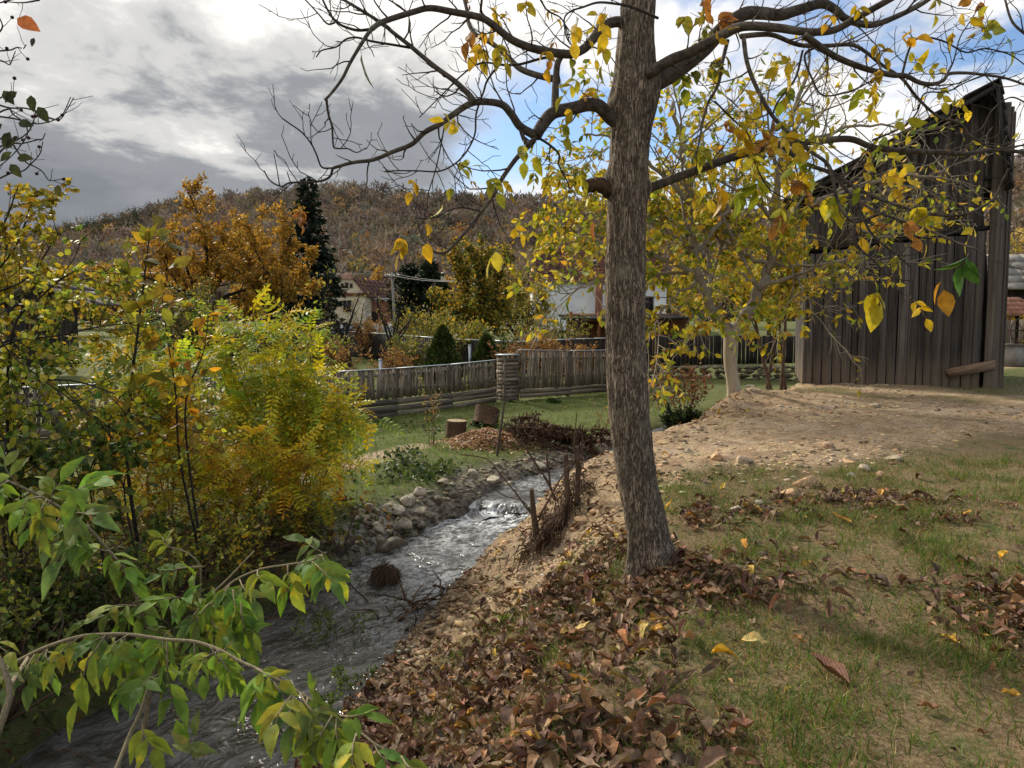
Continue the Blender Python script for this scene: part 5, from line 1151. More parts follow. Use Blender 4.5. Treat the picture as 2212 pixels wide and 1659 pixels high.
limbs = [  # pts, Y start, Y end, r0, r1, twig density
    (R4([(2010, 690), (1940, 640), (1880, 580), (1820, 570), (1740, 590), (1630, 615), (1570, 680), (1535, 740)]), YT, YT - .35, .052, .040, .3),
    (R4([(1535, 740), (1450, 690), (1400, 620), (1340, 566), (1200, 558), (1090, 620), (1020, 672), (930, 720), (860, 785), (760, 825), (650, 870), (540, 885), (430, 915)]), YT - .35, YT - .55, .030, .010, 1.),
    (R4([(430, 915), (410, 965), (340, 990), (200, 995), (150, 1015), (90, 985), (55, 930)]), YT - .55, YT - .5, .009, .004, .8),
    (R4([(200, 995), (180, 935)]), YT - .5, YT - .5, .004, .003, 0), (R4([(140, 1010), (125, 920), (108, 835)]), YT - .5, YT - .45, .004, .0025, 0),
    (R4([(430, 915), (370, 910), (340, 840), (310, 780), (260, 720), (190, 670), (155, 645)]), YT - .55, YT - .7, .006, .004, 1.),
    (R4([(1200, 558), (1170, 515), (1090, 440), (1000, 375), (920, 310), (850, 250), (760, 180), (700, 130), (590, 60), (490, 0), (400, -60)]), YT - .5, YT - .2, .021, .009, 1.),
    (R4([(1535, 740), (1500, 790), (1440, 850), (1400, 900), (1340, 990), (1300, 1070), (1240, 1150), (1170, 1240), (1110, 1310), (1050, 1370), (990, 1375), (940, 1330)]), YT - .35, YT - .6, .020, .007, 1.),
    (R4([(1450, 700), (1470, 760), (1495, 790)]), YT - .38, YT - .4, .014, .014, 0),
    (R4([(1230, 1150), (1130, 1130), (1050, 1150), (1000, 1180), (920, 1190), (870, 1180)]), YT - .5, YT - .7, .006, .003, 1.2),
    (R4([(1540, 745), (1610, 790), (1660, 840), (1660, 900), (1710, 1000), (1715, 1050)]), YT - .35, YT - .3, .010, .004, 1.3),
    (R4([(2060, 150), (1990, 120), (1930, 130), (1880, 165), (1840, 220), (1790, 270), (1720, 295), (1620, 285), (1500, 258), (1400, 215), (1300, 135), (1230, 95), (1080, 65), (960, 45), (870, 65), (700, 120), (640, 160)]), YT, YT - .7, .040, .016, .9),
    (R4([(640, 160), (610, 200), (560, 280), (520, 350), (480, 430), (420, 510), (385, 545)]), YT - .7, YT - .8, .013, .008, .6),
    (R4([(395, 540), (405, 620), (425, 690), (432, 790), (450, 808), (510, 810), (560, 830), (610, 805)]), YT - .8, YT - .85, .008, .003, 1.),
    (R4([(640, 160), (560, 165), (480, 140), (440, 110), (410, 70), (375, 0), (350, -60)]), YT - .7, YT - .5, .010, .006, .8),
    (R4([(440, 125), (400, 130), (350, 75), (280, 0), (230, -40)]), YT - .65, YT - .5, .006, .004, .6),
    (R4([(850, 260), (760, 245), (640, 225), (560, 205), (500, 215), (450, 255), (370, 275), (340, 310)]), YT - .3, YT - .6, .009, .004, 1.2),
    (R4([(1640, 610), (1640, 520), (1645, 420), (1655, 340), (1690, 280)]), YT - .15, YT + .05, .030, .020, .4),
    (R4([(1630, 430), (1540, 410), (1450, 375), (1390, 320), (1300, 240), (1210, 190), (1170, 130), (1160, 60), (1140, -20)]), YT + .1, YT + .9, .026, .014, .7),
    (R4([(1620, 310), (1560, 320), (1450, 350), (1370, 355), (1330, 360), (1270, 440), (1250, 500), (1210, 620), (1200, 740), (1130, 860), (1020, 930), (880, 930), (770, 930), (710, 935)]), YT - .2, YT - .7, .010, .004, 1.),
    (R4([(1370, 355), (1230, 345), (1120, 420), (1050, 490), (960, 580), (900, 640)]), YT - .25, YT - .5, .007, .003, 1.),
    (R4([(1040, 670), (1020, 780), (990, 920), (950, 1050), (940, 1140), (920, 1190)]), YT - .5, YT - .6, .005, .003, 1.),
    (R4([(2200, 100), (2060, 40), (1960, 20), (1870, 15), (1790, 40), (1730, 60), (1690, 100), (1700, 200), (1740, 260)]), YT - .2, YT - .6, .010, .004, 1.2),
    (R4([(1240, 0), (1240, 70), (1300, 120), (1330, 140)]), YT - .5, YT - .3, .008, .008, .8),
    (R4([(1560, 0), (1600, 60), (1680, 110), (1720, 240)]), YT - .7, YT - .4, .006, .004, .8),
    # right side
    (R5([(110, 560), (200, 470), (330, 395), (480, 280), (560, 200), (620, 140), (720, 75), (820, 72), (910, 80), (1020, 50), (1130, 20), (1200, 50), (1250, 95), (1330, 125), (1420, 130), (1550, 80), (1660, 25), (1740, -30)]), YT, YT + .8, .075, .016, .6),
    (R5([(200, 400), (330, 320), (430, 280), (600, 190), (680, 150), (760, 140), (900, 150), (1000, 165), (1080, 172), (1200, 160), (1330, 90), (1490, 0), (1580, -50)]), YT - .1, YT - .6, .040, .018, .6),
    (R5([(1040, 190), (1090, 225), (1200, 300), (1350, 362), (1500, 400), (1580, 405), (1650, 440), (1720, 450), (1780, 430), (1810, 395), (1900, 390), (2000, 400), (2120, 420), (2260, 470)]), YT - .5, YT - .2, .024, .007, .9),
    (R5([(700, 195), (800, 185), (880, 190), (1010, 240), (1150, 245), (1290, 240), (1370, 280), (1450, 345), (1560, 420), (1640, 520), (1750, 620), (1870, 660), (1930, 730), (2060, 790), (2240, 770)]), YT - .35, YT + .3, .018, .007, .9),
    (R5([(120, 1040), (200, 1010), (300, 970), (500, 895), (700, 825), (900, 772), (1100, 755), (1280, 742), (1400, 785), (1550, 805), (1750, 812), (1900, 822), (2050, 800), (2260, 818)]), YT, YT + .6, .040, .014, .8),
    (R5([(715, 205), (735, 340), (790, 480), (870, 620), (960, 715), (1060, 800), (1160, 872), (1190, 950), (1210, 1050), (1250, 1140), (1310, 1185), (1420, 1150), (1470, 1130)]), YT - .35, YT - .7, .015, .009, .8),
    (R5([(930, 785), (1040, 870), (1200, 930), (1330, 1012), (1500, 1085), (1700, 1140), (1860, 1150), (1960, 1118), (2050, 1060), (2100, 960), (2130, 900)]), YT + .15, YT - .3, .018, .006, .8),
    (R5([(1200, 940), (1260, 1010), (1350, 1085), (1450, 1140), (1600, 1190), (1750, 1250), (1870, 1300), (1960, 1330)]), YT - .1, YT - .9, .014, .005, .7),
    (R5([(1160, 880), (1250, 1000), (1330, 1110), (1380, 1220), (1440, 1290), (1520, 1350), (1600, 1420)]), YT - .4, YT - .8, .012, .005, 1.),
    (R5([(1310, 1190), (1300, 1260), (1340, 1330), (1420, 1400), (1500, 1480), (1620, 1500)]), YT - .7, YT - .9, .009, .004, 1.),
    (R5([(630, 215), (600, 340), (580, 450), (530, 540), (510, 600), (490, 690), (470, 790), (440, 860)]), YT - .2, YT - .4, .014, .005, .8),
    (R5([(560, 540), (650, 630), (740, 720), (760, 830), (830, 980), (900, 1040), (1000, 1080)]), YT - .3, YT - .5, .007, .004, 1.2),
    (R5([(1100, 250), (1040, 300), (1080, 420), (1140, 510), (1290, 485), (1400, 430)]), YT - .4, YT - .6, .009, .004, 1.),
    (R5([(1030, 270), (990, 420), (900, 540), (870, 610)]), YT - .3, YT - .4, .008, .006, .5),
    (R5([(1400, 750), (1560, 680), (1640, 600), (1680, 500), (1800, 490), (1900, 440), (2010, 400)]), YT + .3, YT, .008, .004, 1.),
    (R5([(1480, 120), (1580, 60), (1660, -40)]), YT - .4, YT - .2, .009, .006, .8),
    (R5([(1560, 400), (1600, 260), (1660, 200), (1780, 220), (1900, 280), (2000, 260), (2130, 290), (2220, 350)]), YT + .1, YT + .3, .009, .004, 1.2),
    (R5([(1780, 430), (1830, 340), (1870, 200), (1940, 90), (1970, 30)]), YT, YT + .1, .006, .003, 1.3),
    (R5([(2240, 200), (2150, 120), (2110, 0), (2090, -80)]), YT - 1.2, YT - 1., .008, .005, .5),
    (R5([(2240, 560), (2140, 520), (2040, 590), (1990, 680), (1920, 720)]), YT + .3, YT + .2, .006, .004, 1.),
]
tws = []
tspec = [dict(n=8., t0=.05, len=(.16, .46), ang=(35, 75), rr=.5, up=.10, jit=.20, seg=6, rmin=.0028, rmax=.006, fall=.2), dict(n=7.0, t0=.2, len=(.05, .17), ang=(30, 65), rr=.6, up=.10, jit=.22, seg=3, rmin=.0021, rmax=.0035)]
for L, y0, y1, r0, r1, dens in limbs:
    G = Geo(); pts = AT(L, y0, y1); seg = np.concatenate([[0], np.cumsum(np.linalg.norm(np.diff(pts, axis=0), axis=1))]) / 1.
    # depth eased by travelled length, a little waviness of its own
    f = seg / seg[-1]; pts = np.array([at(u_, v_, y0 + (y1 - y0) * ff) for (u_, v_), ff in zip(L, f)])
    pts = catmull(pts, 6)
    sp = [dict(tspec[0]), dict(tspec[1])]; sp[0]['n'] = 10. * dens
    if dens == 0: sp = []
    loc = []
    grow(G, pts, r0 * .9, r1 * .9, 0, sp, loc, (10, 5, 4, 4)); tws += loc
    G.obj('branch', M_limb if r0 > .0125 else M_twig, big, True)
# broken stub and upper crown limbs above the picture
G = Geo(); sp_ = catmull(AT(R4([(1990, 1075), (1930, 1035), (1880, 1005), (1830, 1010), (1800, 1035)]), YT, YT - .1), 6)
G.tube(sp_, np.interp(np.linspace(0, 1, len(sp_)), [0, .5, .9, 1], [.06, .048, .044, .02]), 9, rough=.08); G.obj('branch_stub', M_root, big, True)
for k in range(7):
    G = Geo(); loc = []; a = k * 2.4; p = tc_[min(len(tc_) - 20, 14 * 16 + 12 * k), :3]
    pts = wander(p, (math.cos(a), math.sin(a), .75), 1.9, 8, .12, .04); grow(G, pts, .035, .010, 0, [dict(tspec[0], n=3., len=(.3, .8)), tspec[1]], loc, (7, 5, 4, 4)); G.obj('branch', M_limb, big, True)
# leaves: hanging compound leaves near twig ends
def dens_map(u, v):
    d = .05 + .0 * u
    b = lambda cu, cv, su, sv, a: a * np.exp(-((u - cu) / su) ** 2 - ((v - cv) / sv) ** 2)
    return np.clip(d + b(1060, 430, 130, 90, .75) + b(1240, 280, 60, 140, .6) + b(1480, 60, 130, 80, .75) + b(1600, 360, 220, 110, .80) + b(1290, 50, 60, 80, .6) + b(1750, 400, 150, 90, .30) + b(1050, 20, 120, 50, .4) + b(1950, 470, 130, 60, .10) + b(2080, 120, 120, 120, .22) + b(1700, 180, 200, 100, .22) + b(1980, 620, 120, 70, .10), 0, .9) * np.where((u < 1000) & (v < 330), .25, 1)
LW = []
for k in range(5):
    tv, tf = leaf_shape(.25 + .02 * k, 6, .05 + .03 * (k % 3), .10 + .08 * k, 1., .15 * (k % 2), .012, 700 + k); LW.append(raw_mesh('leaf', tv, tf, M_leafv, (1, 1, 1), True, {'luv': np.stack([tv[:, 0] / .26, tv[:, 1], 0 * tv[:, 0]], -1)}))
P0 = np.array([t[-1] for t in tws]); D0 = np.array([unit(t[-1] - t[-2]) for t in tws])
u, v, f = uv_of(P0); ok = (rng.random(len(P0)) < dens_map(u, v) * .72) & (v > -250) & (v < 720)
rec = []
GP = Geo()
def comp_leaf(p, d, L, npair, cols, sz):
    end = p + unit(d * .35 + np.array((0, 0, -.55)) + rng.normal(size=3) * .25) * L; mid = (p + end) / 2 + np.array((0, 0, L * .12)); st = catmull([p, mid, end], 4)
    GP.tube(st, [.0016] * len(st), 3)
    ax_ = unit(end - p); c = pick(cols, 1, .12)[0]
    sdv = unit(np.cross(ax_, unit(np.array((rng.normal(), rng.normal(), .3)))))
    for q in range(npair):
        bp = st[int((.45 + .5 * q / max(npair, 1)) * (len(st) - 1))]
        for sg in (-1, 1):
            if rng.random() < .85: rec.append((bp, unit(ax_ * .5 + sdv * sg * .8 + np.array((0, 0, -.35)) + rng.normal(size=3) * .15), sz * U(.8, 1.05), c * U(.85, 1.15)))
    rec.append((end, unit(ax_ + np.array((0, 0, -.4))), sz * 1.15, c))
FG = [(.52, .38, .03), (.46, .37, .03), (.34, .33, .035), (.24, .28, .035), (.55, .42, .03), (.54, .34, .025), (.30, .14, .035)]
for p, d in zip(P0[ok], D0[ok]): comp_leaf(p, d, U(.08, .16), int(rng.integers(1, 4)), FG, U(.060, .100))
# single large leaf clusters that stand out
for (u_, v_), y_, col, sz, n_ in (((2092, 548), YT - .9, (.12, .24, .05), .15, 2), ((1893, 625), YT - .9, (.50, .40, .03), .14, 2), ((2030, 600), YT - .8, (.55, .30, .03), .13, 1), ((775, 88), YT - .75, (.09, .10, .02), .17, 0), ((1935, 548), YT - .8, (.50, .40, .06), .11, 1),
                              ((1640, 385), YT - .3, (.30, .32, .03), .13, 2), ((1560, 400), YT - .3, (.48, .26, .02), .13, 1), ((1290, 455), YT - .1, (.45, .14, .03), .13, 0), ((1785, 420), YT - .5, (.46, .40, .03), .14, 2), ((1600, 408), YT - .3, (.30, .36, .04), .13, 1), ((1075, 540), YT - .6, (.40, .38, .04), .12, 1)):
    comp_leaf(at(u_, v_, y_), np.array((U(-.5, .5), -.2, -.6)), .07, n_, [col], sz)
rec = [r for r in rec if bool(in_view(r[0], 30))] + [r for r in rec if not bool(in_view(r[0], 30))]
print('walnut leaves', len(rec))
for p, d, s_, c in rec[:296]:
    hint = unit(np.array((rng.normal() * .5, -.45 + rng.normal() * .5, .6))); z = unit(hint - d * (d @ hint)); x = np.cross(d, z)
    inst('leaf', LW[int(rng.integers(5))], big, p, np.stack([x, d, z], -1), s_, tuple(c))
if len(rec) > 296:
    r2 = rec[296:]; Gf = Geo(); d = np.array([r[1] for r in r2]); Gf.scatter(L_OV[0], L_OV[1], np.array([r[0] for r in r2]), frames(d), np.array([r[2] for r in r2]), np.clip(np.array([r[3] for r in r2]), 0, 1)); Gf.obj('foliage', M_leaf, big, False, 'stuff')
GP.obj('leaf_stalks', M_greenstem, big, False, 'stuff')

# ------------------------------------------------------------------ elder shrub close to the camera
R6 = lambda x, y, Y: at(.4378 * x, 932.6 + .4378 * y, Y)
eb = np.array((-2.05, 2.6, hz(-2.05, 2.6)))
eld = thing('elder_shrub', 'green compound leaved shrub arching over the stream at lower left foreground', 'shrub', eb)
LE = []
for k in range(5):
    w_ = .175 + .02 * (k % 3); rows = 11; tv, tf = leaf_shape(w_, rows, .04 + .025 * k, .12 + .09 * k, 1.05, 0, .009, 740 + k)
    r = np.random.default_rng(760 + k); edge = np.abs(tv[:, 0]) > .01; tv[edge, 0] *= 1 + .05 * r.normal(size=edge.sum()) + .04 * np.sign(np.sin(np.arange(edge.sum()) * math.pi))
    LE.append(raw_mesh('leaf', tv, tf, M_leafv, (1, 1, 1), True, {'luv': np.stack([tv[:, 0] / w_, tv[:, 1], 0 * tv[:, 0]], -1)}))
EG = [(.14, .26, .04), (.165, .29, .04), (.11, .21, .045), (.24, .32, .045), (.13, .21, .065)]
stemsE = [([(-120, 170), (0, 225), (100, 270), (200, 320), (330, 395), (440, 480), (540, 590), (620, 690), (670, 800), (700, 900), (718, 985), (740, 1120), (735, 1300), (700, 1600)], 2.0, 2.25, .0045, .011),
          ([(40, 1160), (150, 1100), (250, 1055), (400, 1010), (520, 1000), (640, 1000), (820, 1025), (960, 1035), (1080, 1075), (1180, 1130), (1290, 1180), (1450, 1270), (1650, 1400), (1760, 1470), (1850, 1540), (1990, 1620)], 2.1, 1.55, .009, .004),
          ([(760, 1150), (850, 1050), (900, 990), (960, 960), (1000, 920), (1060, 830), (1150, 740), (1280, 680), (1420, 655), (1540, 635), (1610, 595)], 2.2, 2.0, .008, .003),
          ([(880, 1010), (1020, 830), (1120, 730), (1255, 588)], 2.3, 2.3, .007, .0035),
          ([(-40, 1560), (20, 1400), (50, 1280), (10, 1150), (-60, 1040)], 1.7, 1.8, .014, .010),
          ([(560, 1700), (600, 1600), (640, 1500), (700, 1370), (740, 1240), (770, 1120)], 1.9, 2.15, .010, .009),
          ([(980, 860), (990, 760), (985, 660), (930, 600), (850, 570)], 2.25, 2.25, .005, .003), ([(40, 1270), (150, 1100)], 1.75, 2.1, .010, .009), ([(640, 1000), (560, 1010), (480, 1050), (400, 1180)], 2., 1.9, .004, .003)]
for L, y0, y1, r0, r1 in stemsE:
    n = len(L); pts = catmull([R6(x, y, y0 + (y1 - y0) * i / (n - 1)) for i, (x, y) in enumerate(L)], 6); G = Geo(); G.tube(pts, np.linspace(r0, r1, len(pts)) * .62, 8); G.obj('stem', M_greenstem, eld, True)
for k in range(3):
    G = Geo(); e0 = [R6(700, 1600, 2.25), R6(-40, 1560, 1.7), R6(560, 1700, 1.9)][k]; pts = catmull([e0, (e0 * .5 + eb * .5) + np.array((.05, .1, 0)), eb + np.array((.1 * k - .1, .08 * k, -.1))], 5); G.tube(pts, np.linspace(.007, .012, len(pts)), 8); G.obj('stem', M_greenstem, eld, True)
# start, end, leaflet pairs, leaflet length in the same units, depth
EL = [((520, 1005), (385, 1330), 2, 235, 1.8), ((825, 1035), (872, 1420), 3, 205, 1.85), ((1285, 1170), (1275, 1330), 3, 220, 1.75), ((1460, 1280), (1435, 1450), 2, 190, 1.68), ((1480, 1290), (1600, 1440), 3, 190, 1.66),
      ((1660, 1405), (1680, 1560), 2, 200, 1.6), ((1680, 1400), (1800, 1390), 2, 170, 1.6), ((1840, 1530), (1930, 1640), 2, 190, 1.55), ((1150, 780), (1200, 930), 3, 170, 2.0), ((1190, 840), (1230, 1040), 2, 190, 1.95),
      ((1420, 660), (1450, 760), 2, 170, 2.0), ((1540, 640), (1640, 740), 3, 160, 1.98), ((1600, 600), (1510, 540), 2, 130, 2.0), ((1000, 665), (800, 700), 3, 130, 2.2), ((940, 820), (780, 830), 2, 150, 2.15), ((1000, 900), (960, 720), 2, 130, 2.2),
      ((860, 580), (800, 520), 2, 110, 2.25), ((690, 860), (520, 870), 2, 140, 2.2), ((700, 890), (450, 930), 2, 150, 2.2), ((470, 500), (300, 640), 2, 170, 2.15), ((330, 400), (470, 250), 3, 190, 2.0), ((230, 335), (220, 480), 2, 150, 2.0),
      ((200, 320), (110, 380), 2, 150, 2.0), ((100, 270), (20, 130), 2, 150, 1.95), ((360, 420), (470, 420), 2, 200, 2.0), ((170, 1100), (150, 1240), 2, 150, 2.0), ((250, 1055), (180, 1180), 2, 130, 2.05), ((1080, 1080), (1000, 1130), 2, 130, 1.85),
      ((800, 1190), (700, 1260), 2, 160, 1.9), ((960, 950), (1080, 830), 2, 150, 2.1), ((0, 1020), (40, 1090), 1, 130, 1.9), ((1450, 1290), (1360, 1440), 2, 190, 1.62), ((1980, 1600), (2060, 1680), 2, 170, 1.5), ((960, 1620), (960, 1500), 2, 150, 1.8),
      ((1560, 1340), (1560, 1240), 2, 110, 1.66), ((620, 1000), (640, 1180), 3, 150, 2.05), ((560, 1020), (650, 1130), 2, 150, 2.0), ((840, 980), (780, 1080), 2, 150, 2.1), ((890, 940), (920, 820), 3, 130, 2.2), ((1040, 920), (1120, 1010), 2, 140, 2.1), ((1100, 1090), (1180, 1010), 2, 150, 1.95), ((700, 1420), (760, 1560), 2, 170, 1.9), ((1640, 1400), (1560, 1560), 3, 190, 1.58), ((1760, 1480), (1740, 1640), 2, 180, 1.55), ((1500, 1300), (1500, 1600), 3, 180, 1.65), ((660, 1180), (600, 1290), 2, 150, 2.0), ((400, 1010), (280, 1130), 2, 150, 1.95), ((960, 1040), (1000, 1200), 2, 150, 1.9), ((1180, 1130), (1120, 1220), 2, 150, 1.82), ((90, 1120), (40, 1240), 2, 150, 1.95), ((260, 350), (300, 250), 2, 160, 2.0), ((540, 590), (440, 560), 2, 160, 2.1)]
for L, y0, y1, r0, r1 in stemsE[:3]:                 # more, smaller leaves along the stems
    for q in range(17):
        i_ = U(0, len(L) - 1.01); a_ = int(i_); f_ = i_ - a_; x_ = L[a_][0] * (1 - f_) + L[a_ + 1][0] * f_; y_ = L[a_][1] * (1 - f_) + L[a_ + 1][1] * f_
        if y_ < 1500: EL.append(((x_, y_), (x_ + U(-120, 120), y_ + U(30, 170)), 2, U(100, 160), y0 + (y1 - y0) * i_ / (len(L) - 1) + U(-.05, .15)))
GP = Geo(); ne = 0
for (sx0, sy0), (ex, ey), npair, ll, Y in EL:
    p, e_ = R6(sx0, sy0, Y), R6(ex, ey, Y - U(-.02, .12)); L = np.linalg.norm(e_ - p); mid = (p + e_) / 2 + np.array((0, -.02, .10 * L)); st = catmull([p, mid, e_], 6)
    GP.tube(st, np.linspace(.0022, .0014, len(st)), 4, (.9, 1.05, .8)); ax_ = unit(e_ - p); sz = ll * .90 * .4378 / 1726 * Y; c = pick(EG, 1, .1)[0]
    hint = unit(np.array((U(-.25, .25), -.55 + U(-.25, .25), .75))); sdv = unit(np.cross(ax_, hint))
    for q in range(npair):
        bp = st[int((.40 + .55 * q / npair) * (len(st) - 1))]
        for sg in (-1, 1):
            d = unit(ax_ * U(.45, .8) + sdv * sg * U(.6, .9) + np.array((0, 0, -.32)) + rng.normal(size=3) * .10)
            h2 = unit(hint + rng.normal(size=3) * .28 + sdv * sg * .2); z = unit(h2 - d * (d @ h2)); inst('leaf', LE[int(rng.integers(5))], eld, bp, np.stack([np.cross(d, z), d, z], -1), sz * U(.8, 1.05), tuple(np.clip(c * U(.85, 1.18) * np.array((U(.9, 1.3), 1, 1)), 0, 1))); ne += 1
    d = unit(ax_ + np.array((0, 0, -.3)) + rng.normal(size=3) * .1); z = unit(hint - d * (d @ hint)); inst('leaf', LE[int(rng.integers(5))], eld, e_, np.stack([np.cross(d, z), d, z], -1), sz * U(.95, 1.2), tuple(c * U(.9, 1.1))); ne += 1
GP.obj('leaf_stalks', M_greenstem, eld, False, 'stuff'); print('elder leaves', ne)
# ------------------------------------------------------------------ pinnate (robinia) leaf: thin stalk and pairs of leaflets, length 1
def pinnate(npair=7, ll=.24, droop=.35, seed=0):
    r = np.random.default_rng(seed); V, F = [], []
    def leaflet(c, d, l):
        b = len(V); d = unit(d); s = unit(np.cross(d, (0, 0, 1.))); n = np.cross(s, d)
        V.extend([c, c + d * l * .5 + s * l * .21 + n * .02, c + d * l, c + d * l * .5 - s * l * .21 + n * .02]); F.append([b, b + 1, b + 2, b + 3])
    for i in range(npair):
        t = .2 + .78 * i / (npair - 1); c = np.array((0, t, -droop * t * t)); 
        for sg in (-1, 1): leaflet(c, np.array((sg * 1., .35, -.35 + .25 * r.normal())), ll * (1 - .25 * abs(t - .55)) * r.uniform(.85, 1.1))
    leaflet(np.array((0, .98, -droop)), np.array((0, 1., -.6)), ll)
    for a, b_ in ((0, .5), (.5, 1.)):
        k = len(V); V.extend([(-.008, a, -droop * a * a), (.008, a, -droop * a * a), (.008, b_, -droop * b_ * b_), (-.008, b_, -droop * b_ * b_)]); F.append([k, k + 1, k + 2, k + 3])
    return np.array(V, float), [np.array(F)]
PINS = [pinnate(5 + k % 3, .29 + .02 * k, .2 + .15 * k, k) for k in range(4)]
YG = [(.44, .46, .04), (.54, .48, .03), (.32, .40, .04), (.22, .33, .05), (.60, .44, .025)]
YO = [(.54, .33, .02), (.60, .40, .025), (.44, .25, .02), (.42, .36, .03), (.28, .29, .04)]
def pinnate_shrub(name, label, base, stems, cols_low, cols_high, n, size=(.16, .27), zsplit=.2, sr=.012, lev=None, droop=.5):
    """stems: list of (top point)"""
    base = np.array(base, float); e = thing(name, label, 'shrub', base); G, tw = Geo(), []
    lev = lev or [dict(n=5., t0=.2, len=(.3, .8), ang=(25, 65), rr=.5, up=.05, jit=.13, seg=5, rmin=.003), dict(n=2.5, t0=.3, len=(.15, .3), ang=(25, 50), rr=.6, up=.0, jit=.15, seg=3, rmin=.002)]
    for b, t in stems:
        b = np.array(b, float); t = np.array(t, float); L = np.linalg.norm(t - b); m = (b + t) / 2 + np.array((U(-.1, .1), U(-.1, .1), .12 * L)); pts = catmull([b - np.array((0, 0, .1)), b * .6 + m * .4 , m, t], 5)
        pts[1:-1] += rng.normal(size=pts[1:-1].shape) * .02; grow(G, pts, sr, sr * .3, 0, lev, tw, (5, 4, 3, 3))
    G.obj('stems', M_brownstem, e, True, 'stuff')
    P, D = along(tw, n / max(len(tw), 1), .05); k = len(P); Gf = Geo()
    hz_ = np.clip((P[:, 2] - base[2]) / max(P[:, 2].max() - base[2], .1), 0, 1); hi = rng.random(k) < sstep(hz_, zsplit - .25, zsplit + .25)
    col = np.where(hi[:, None], pick(cols_high, k, .15), pick(cols_low, k, .15))
    d = unit(D * .35 + rng.normal(size=(k, 3)) * .6 + np.array((0, -.15, -.05)))
    for q in range(4): 
        s_ = slice(q, None, 4); dd_ = d[s_]; z = unit(np.array((0, -.35, 1.)) + rng.normal(size=dd_.shape) * .3); x = unit(np.cross(dd_, z)); Rm = np.stack([x, dd_, np.cross(x, dd_)], -1)
        Gf.scatter(PINS[q][0], PINS[q][1], P[s_], Rm, rng.uniform(*size, len(dd_)), col[s_])
    Gf.obj('leaves', M_leaf, e, False, 'stuff'); return e
def ST(lst, Yb, Yt, vb=1060):
    return [(g(ub, vb) if Yb is None else np.array((*at(ub, vb, Yb)[:2], hz(*at(ub, vb, Yb)[:2]))), at(ut, vt, Yt)) for ub, ut, vt in lst]
rb = np.array((-3.0, 10.2, hz(-3., 10.2)))
pinnate_shrub('robinia_shrub', 'big yellow green robinia bush on the left bank before the slat fence', rb,
              ST([(560, 440, 720), (580, 480, 770), (600, 510, 700), (610, 550, 710), (620, 590, 725), (640, 610, 690), (650, 670, 800), (660, 700, 850), (670, 745, 870), (680, 780, 890), (600, 430, 850), (640, 560, 820), (650, 650, 800), (660, 700, 880), (630, 500, 900), (690, 740, 900), (560, 400, 800), (650, 620, 900), (600, 630, 730)], 10.3, 10.), YO + YG, YG, 950, (.22, .36), .22, .012)
pinnate_shrub('robinia_shrub', 'low drooping orange yellow bush at the foot of the robinia', (-3.0, 8.9, hz(-3., 8.9)),
              ST([(480, 300, 1010), (500, 380, 960), (520, 450, 940), (540, 520, 950), (560, 580, 960), (580, 650, 990), (600, 700, 1040), (560, 560, 1040), (520, 420, 1060), (600, 660, 1080), (480, 340, 1080)], 9.0, 8.8, 1130), YO + YG[:2], YO + YG, 430, (.18, .30), .9, .010)
pinnate_shrub('robinia_shrub', 'yellow green robinia stems left of the big bush', (-4.3, 9.6, hz(-4.3, 9.6)),
              ST([(330, 300, 700), (340, 260, 760), (350, 330, 800), (360, 390, 760), (370, 400, 880), (330, 230, 850), (350, 300, 900)], 9.6, 9.2, 1090), YO, YG + [(.12, .18, .04)], 620, (.20, .32), .5, .011)
# round leaved thicket at far left
RL = leaf_shape(.36, 4, .06, .12, .8)
TH = [(.34, .36, .045), (.26, .31, .045), (.13, .19, .035), (.30, .31, .045), (.44, .38, .04), (.09, .14, .03), (.26, .24, .06)]
TY = [(.44, .34, .03), (.36, .30, .035), (.24, .22, .03), (.15, .15, .03), (.30, .20, .03)]
def thicket(name, label, base, limbs_, cols, n, size, lev=None, r0=.022, bark=None, tmpl=RL, hang=.35, cat='shrub', t0=.05):
    e = thing(name, label, cat, base); G, tw = Geo(), []
    lev = lev or [dict(n=4.5, t0=.15, len=(.5, 1.1), ang=(25, 60), rr=.5, up=.02, jit=.13, seg=6, rmin=.005), dict(n=5., t0=.15, len=(.18, .45), ang=(25, 60), rr=.5, up=.0, jit=.18, seg=4, rmin=.003)]
    for L in limbs_:
        pts = catmull(L, 6); grow(G, pts, r0, r0 * .25, 0, lev, tw, (6, 5, 4, 3))
    G.obj('stems', bark or M_darkwood, e, True, 'stuff')
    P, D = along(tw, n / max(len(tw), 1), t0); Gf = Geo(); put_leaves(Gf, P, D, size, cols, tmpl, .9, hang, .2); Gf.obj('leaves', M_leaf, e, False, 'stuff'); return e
def gb(x, y): return np.array((x, y, hz(x, y)))
thicket('thicket_shrub', 'dark stemmed shrub with spreading branches and yellow green leaves at the left', gb(-4.9, 7.6),
        [[gb(-5.2, 7.6), at(-60, 900, 7.6), at(120, 820, 7.4), at(330, 880, 7.2)], [gb(-5.0, 7.6), at(-40, 800, 7.6), at(150, 720, 7.4), at(340, 690, 7.3)], [gb(-4.9, 7.7), at(40, 950, 7.6), at(160, 880, 7.4), at(300, 1010, 7.1)], [gb(-4.8, 7.5), at(20, 760, 7.5), at(90, 640, 7.5), at(200, 560, 7.5)],
         [gb(-4.9, 7.6), at(-50, 700, 7.5), at(40, 780, 7.2), at(260, 940, 6.9)], [gb(-5.2, 7.6), at(-80, 880, 7.2), at(60, 1000, 6.9), at(200, 1060, 6.7)]], TH, 2600, (.05, .095), r0=.018)
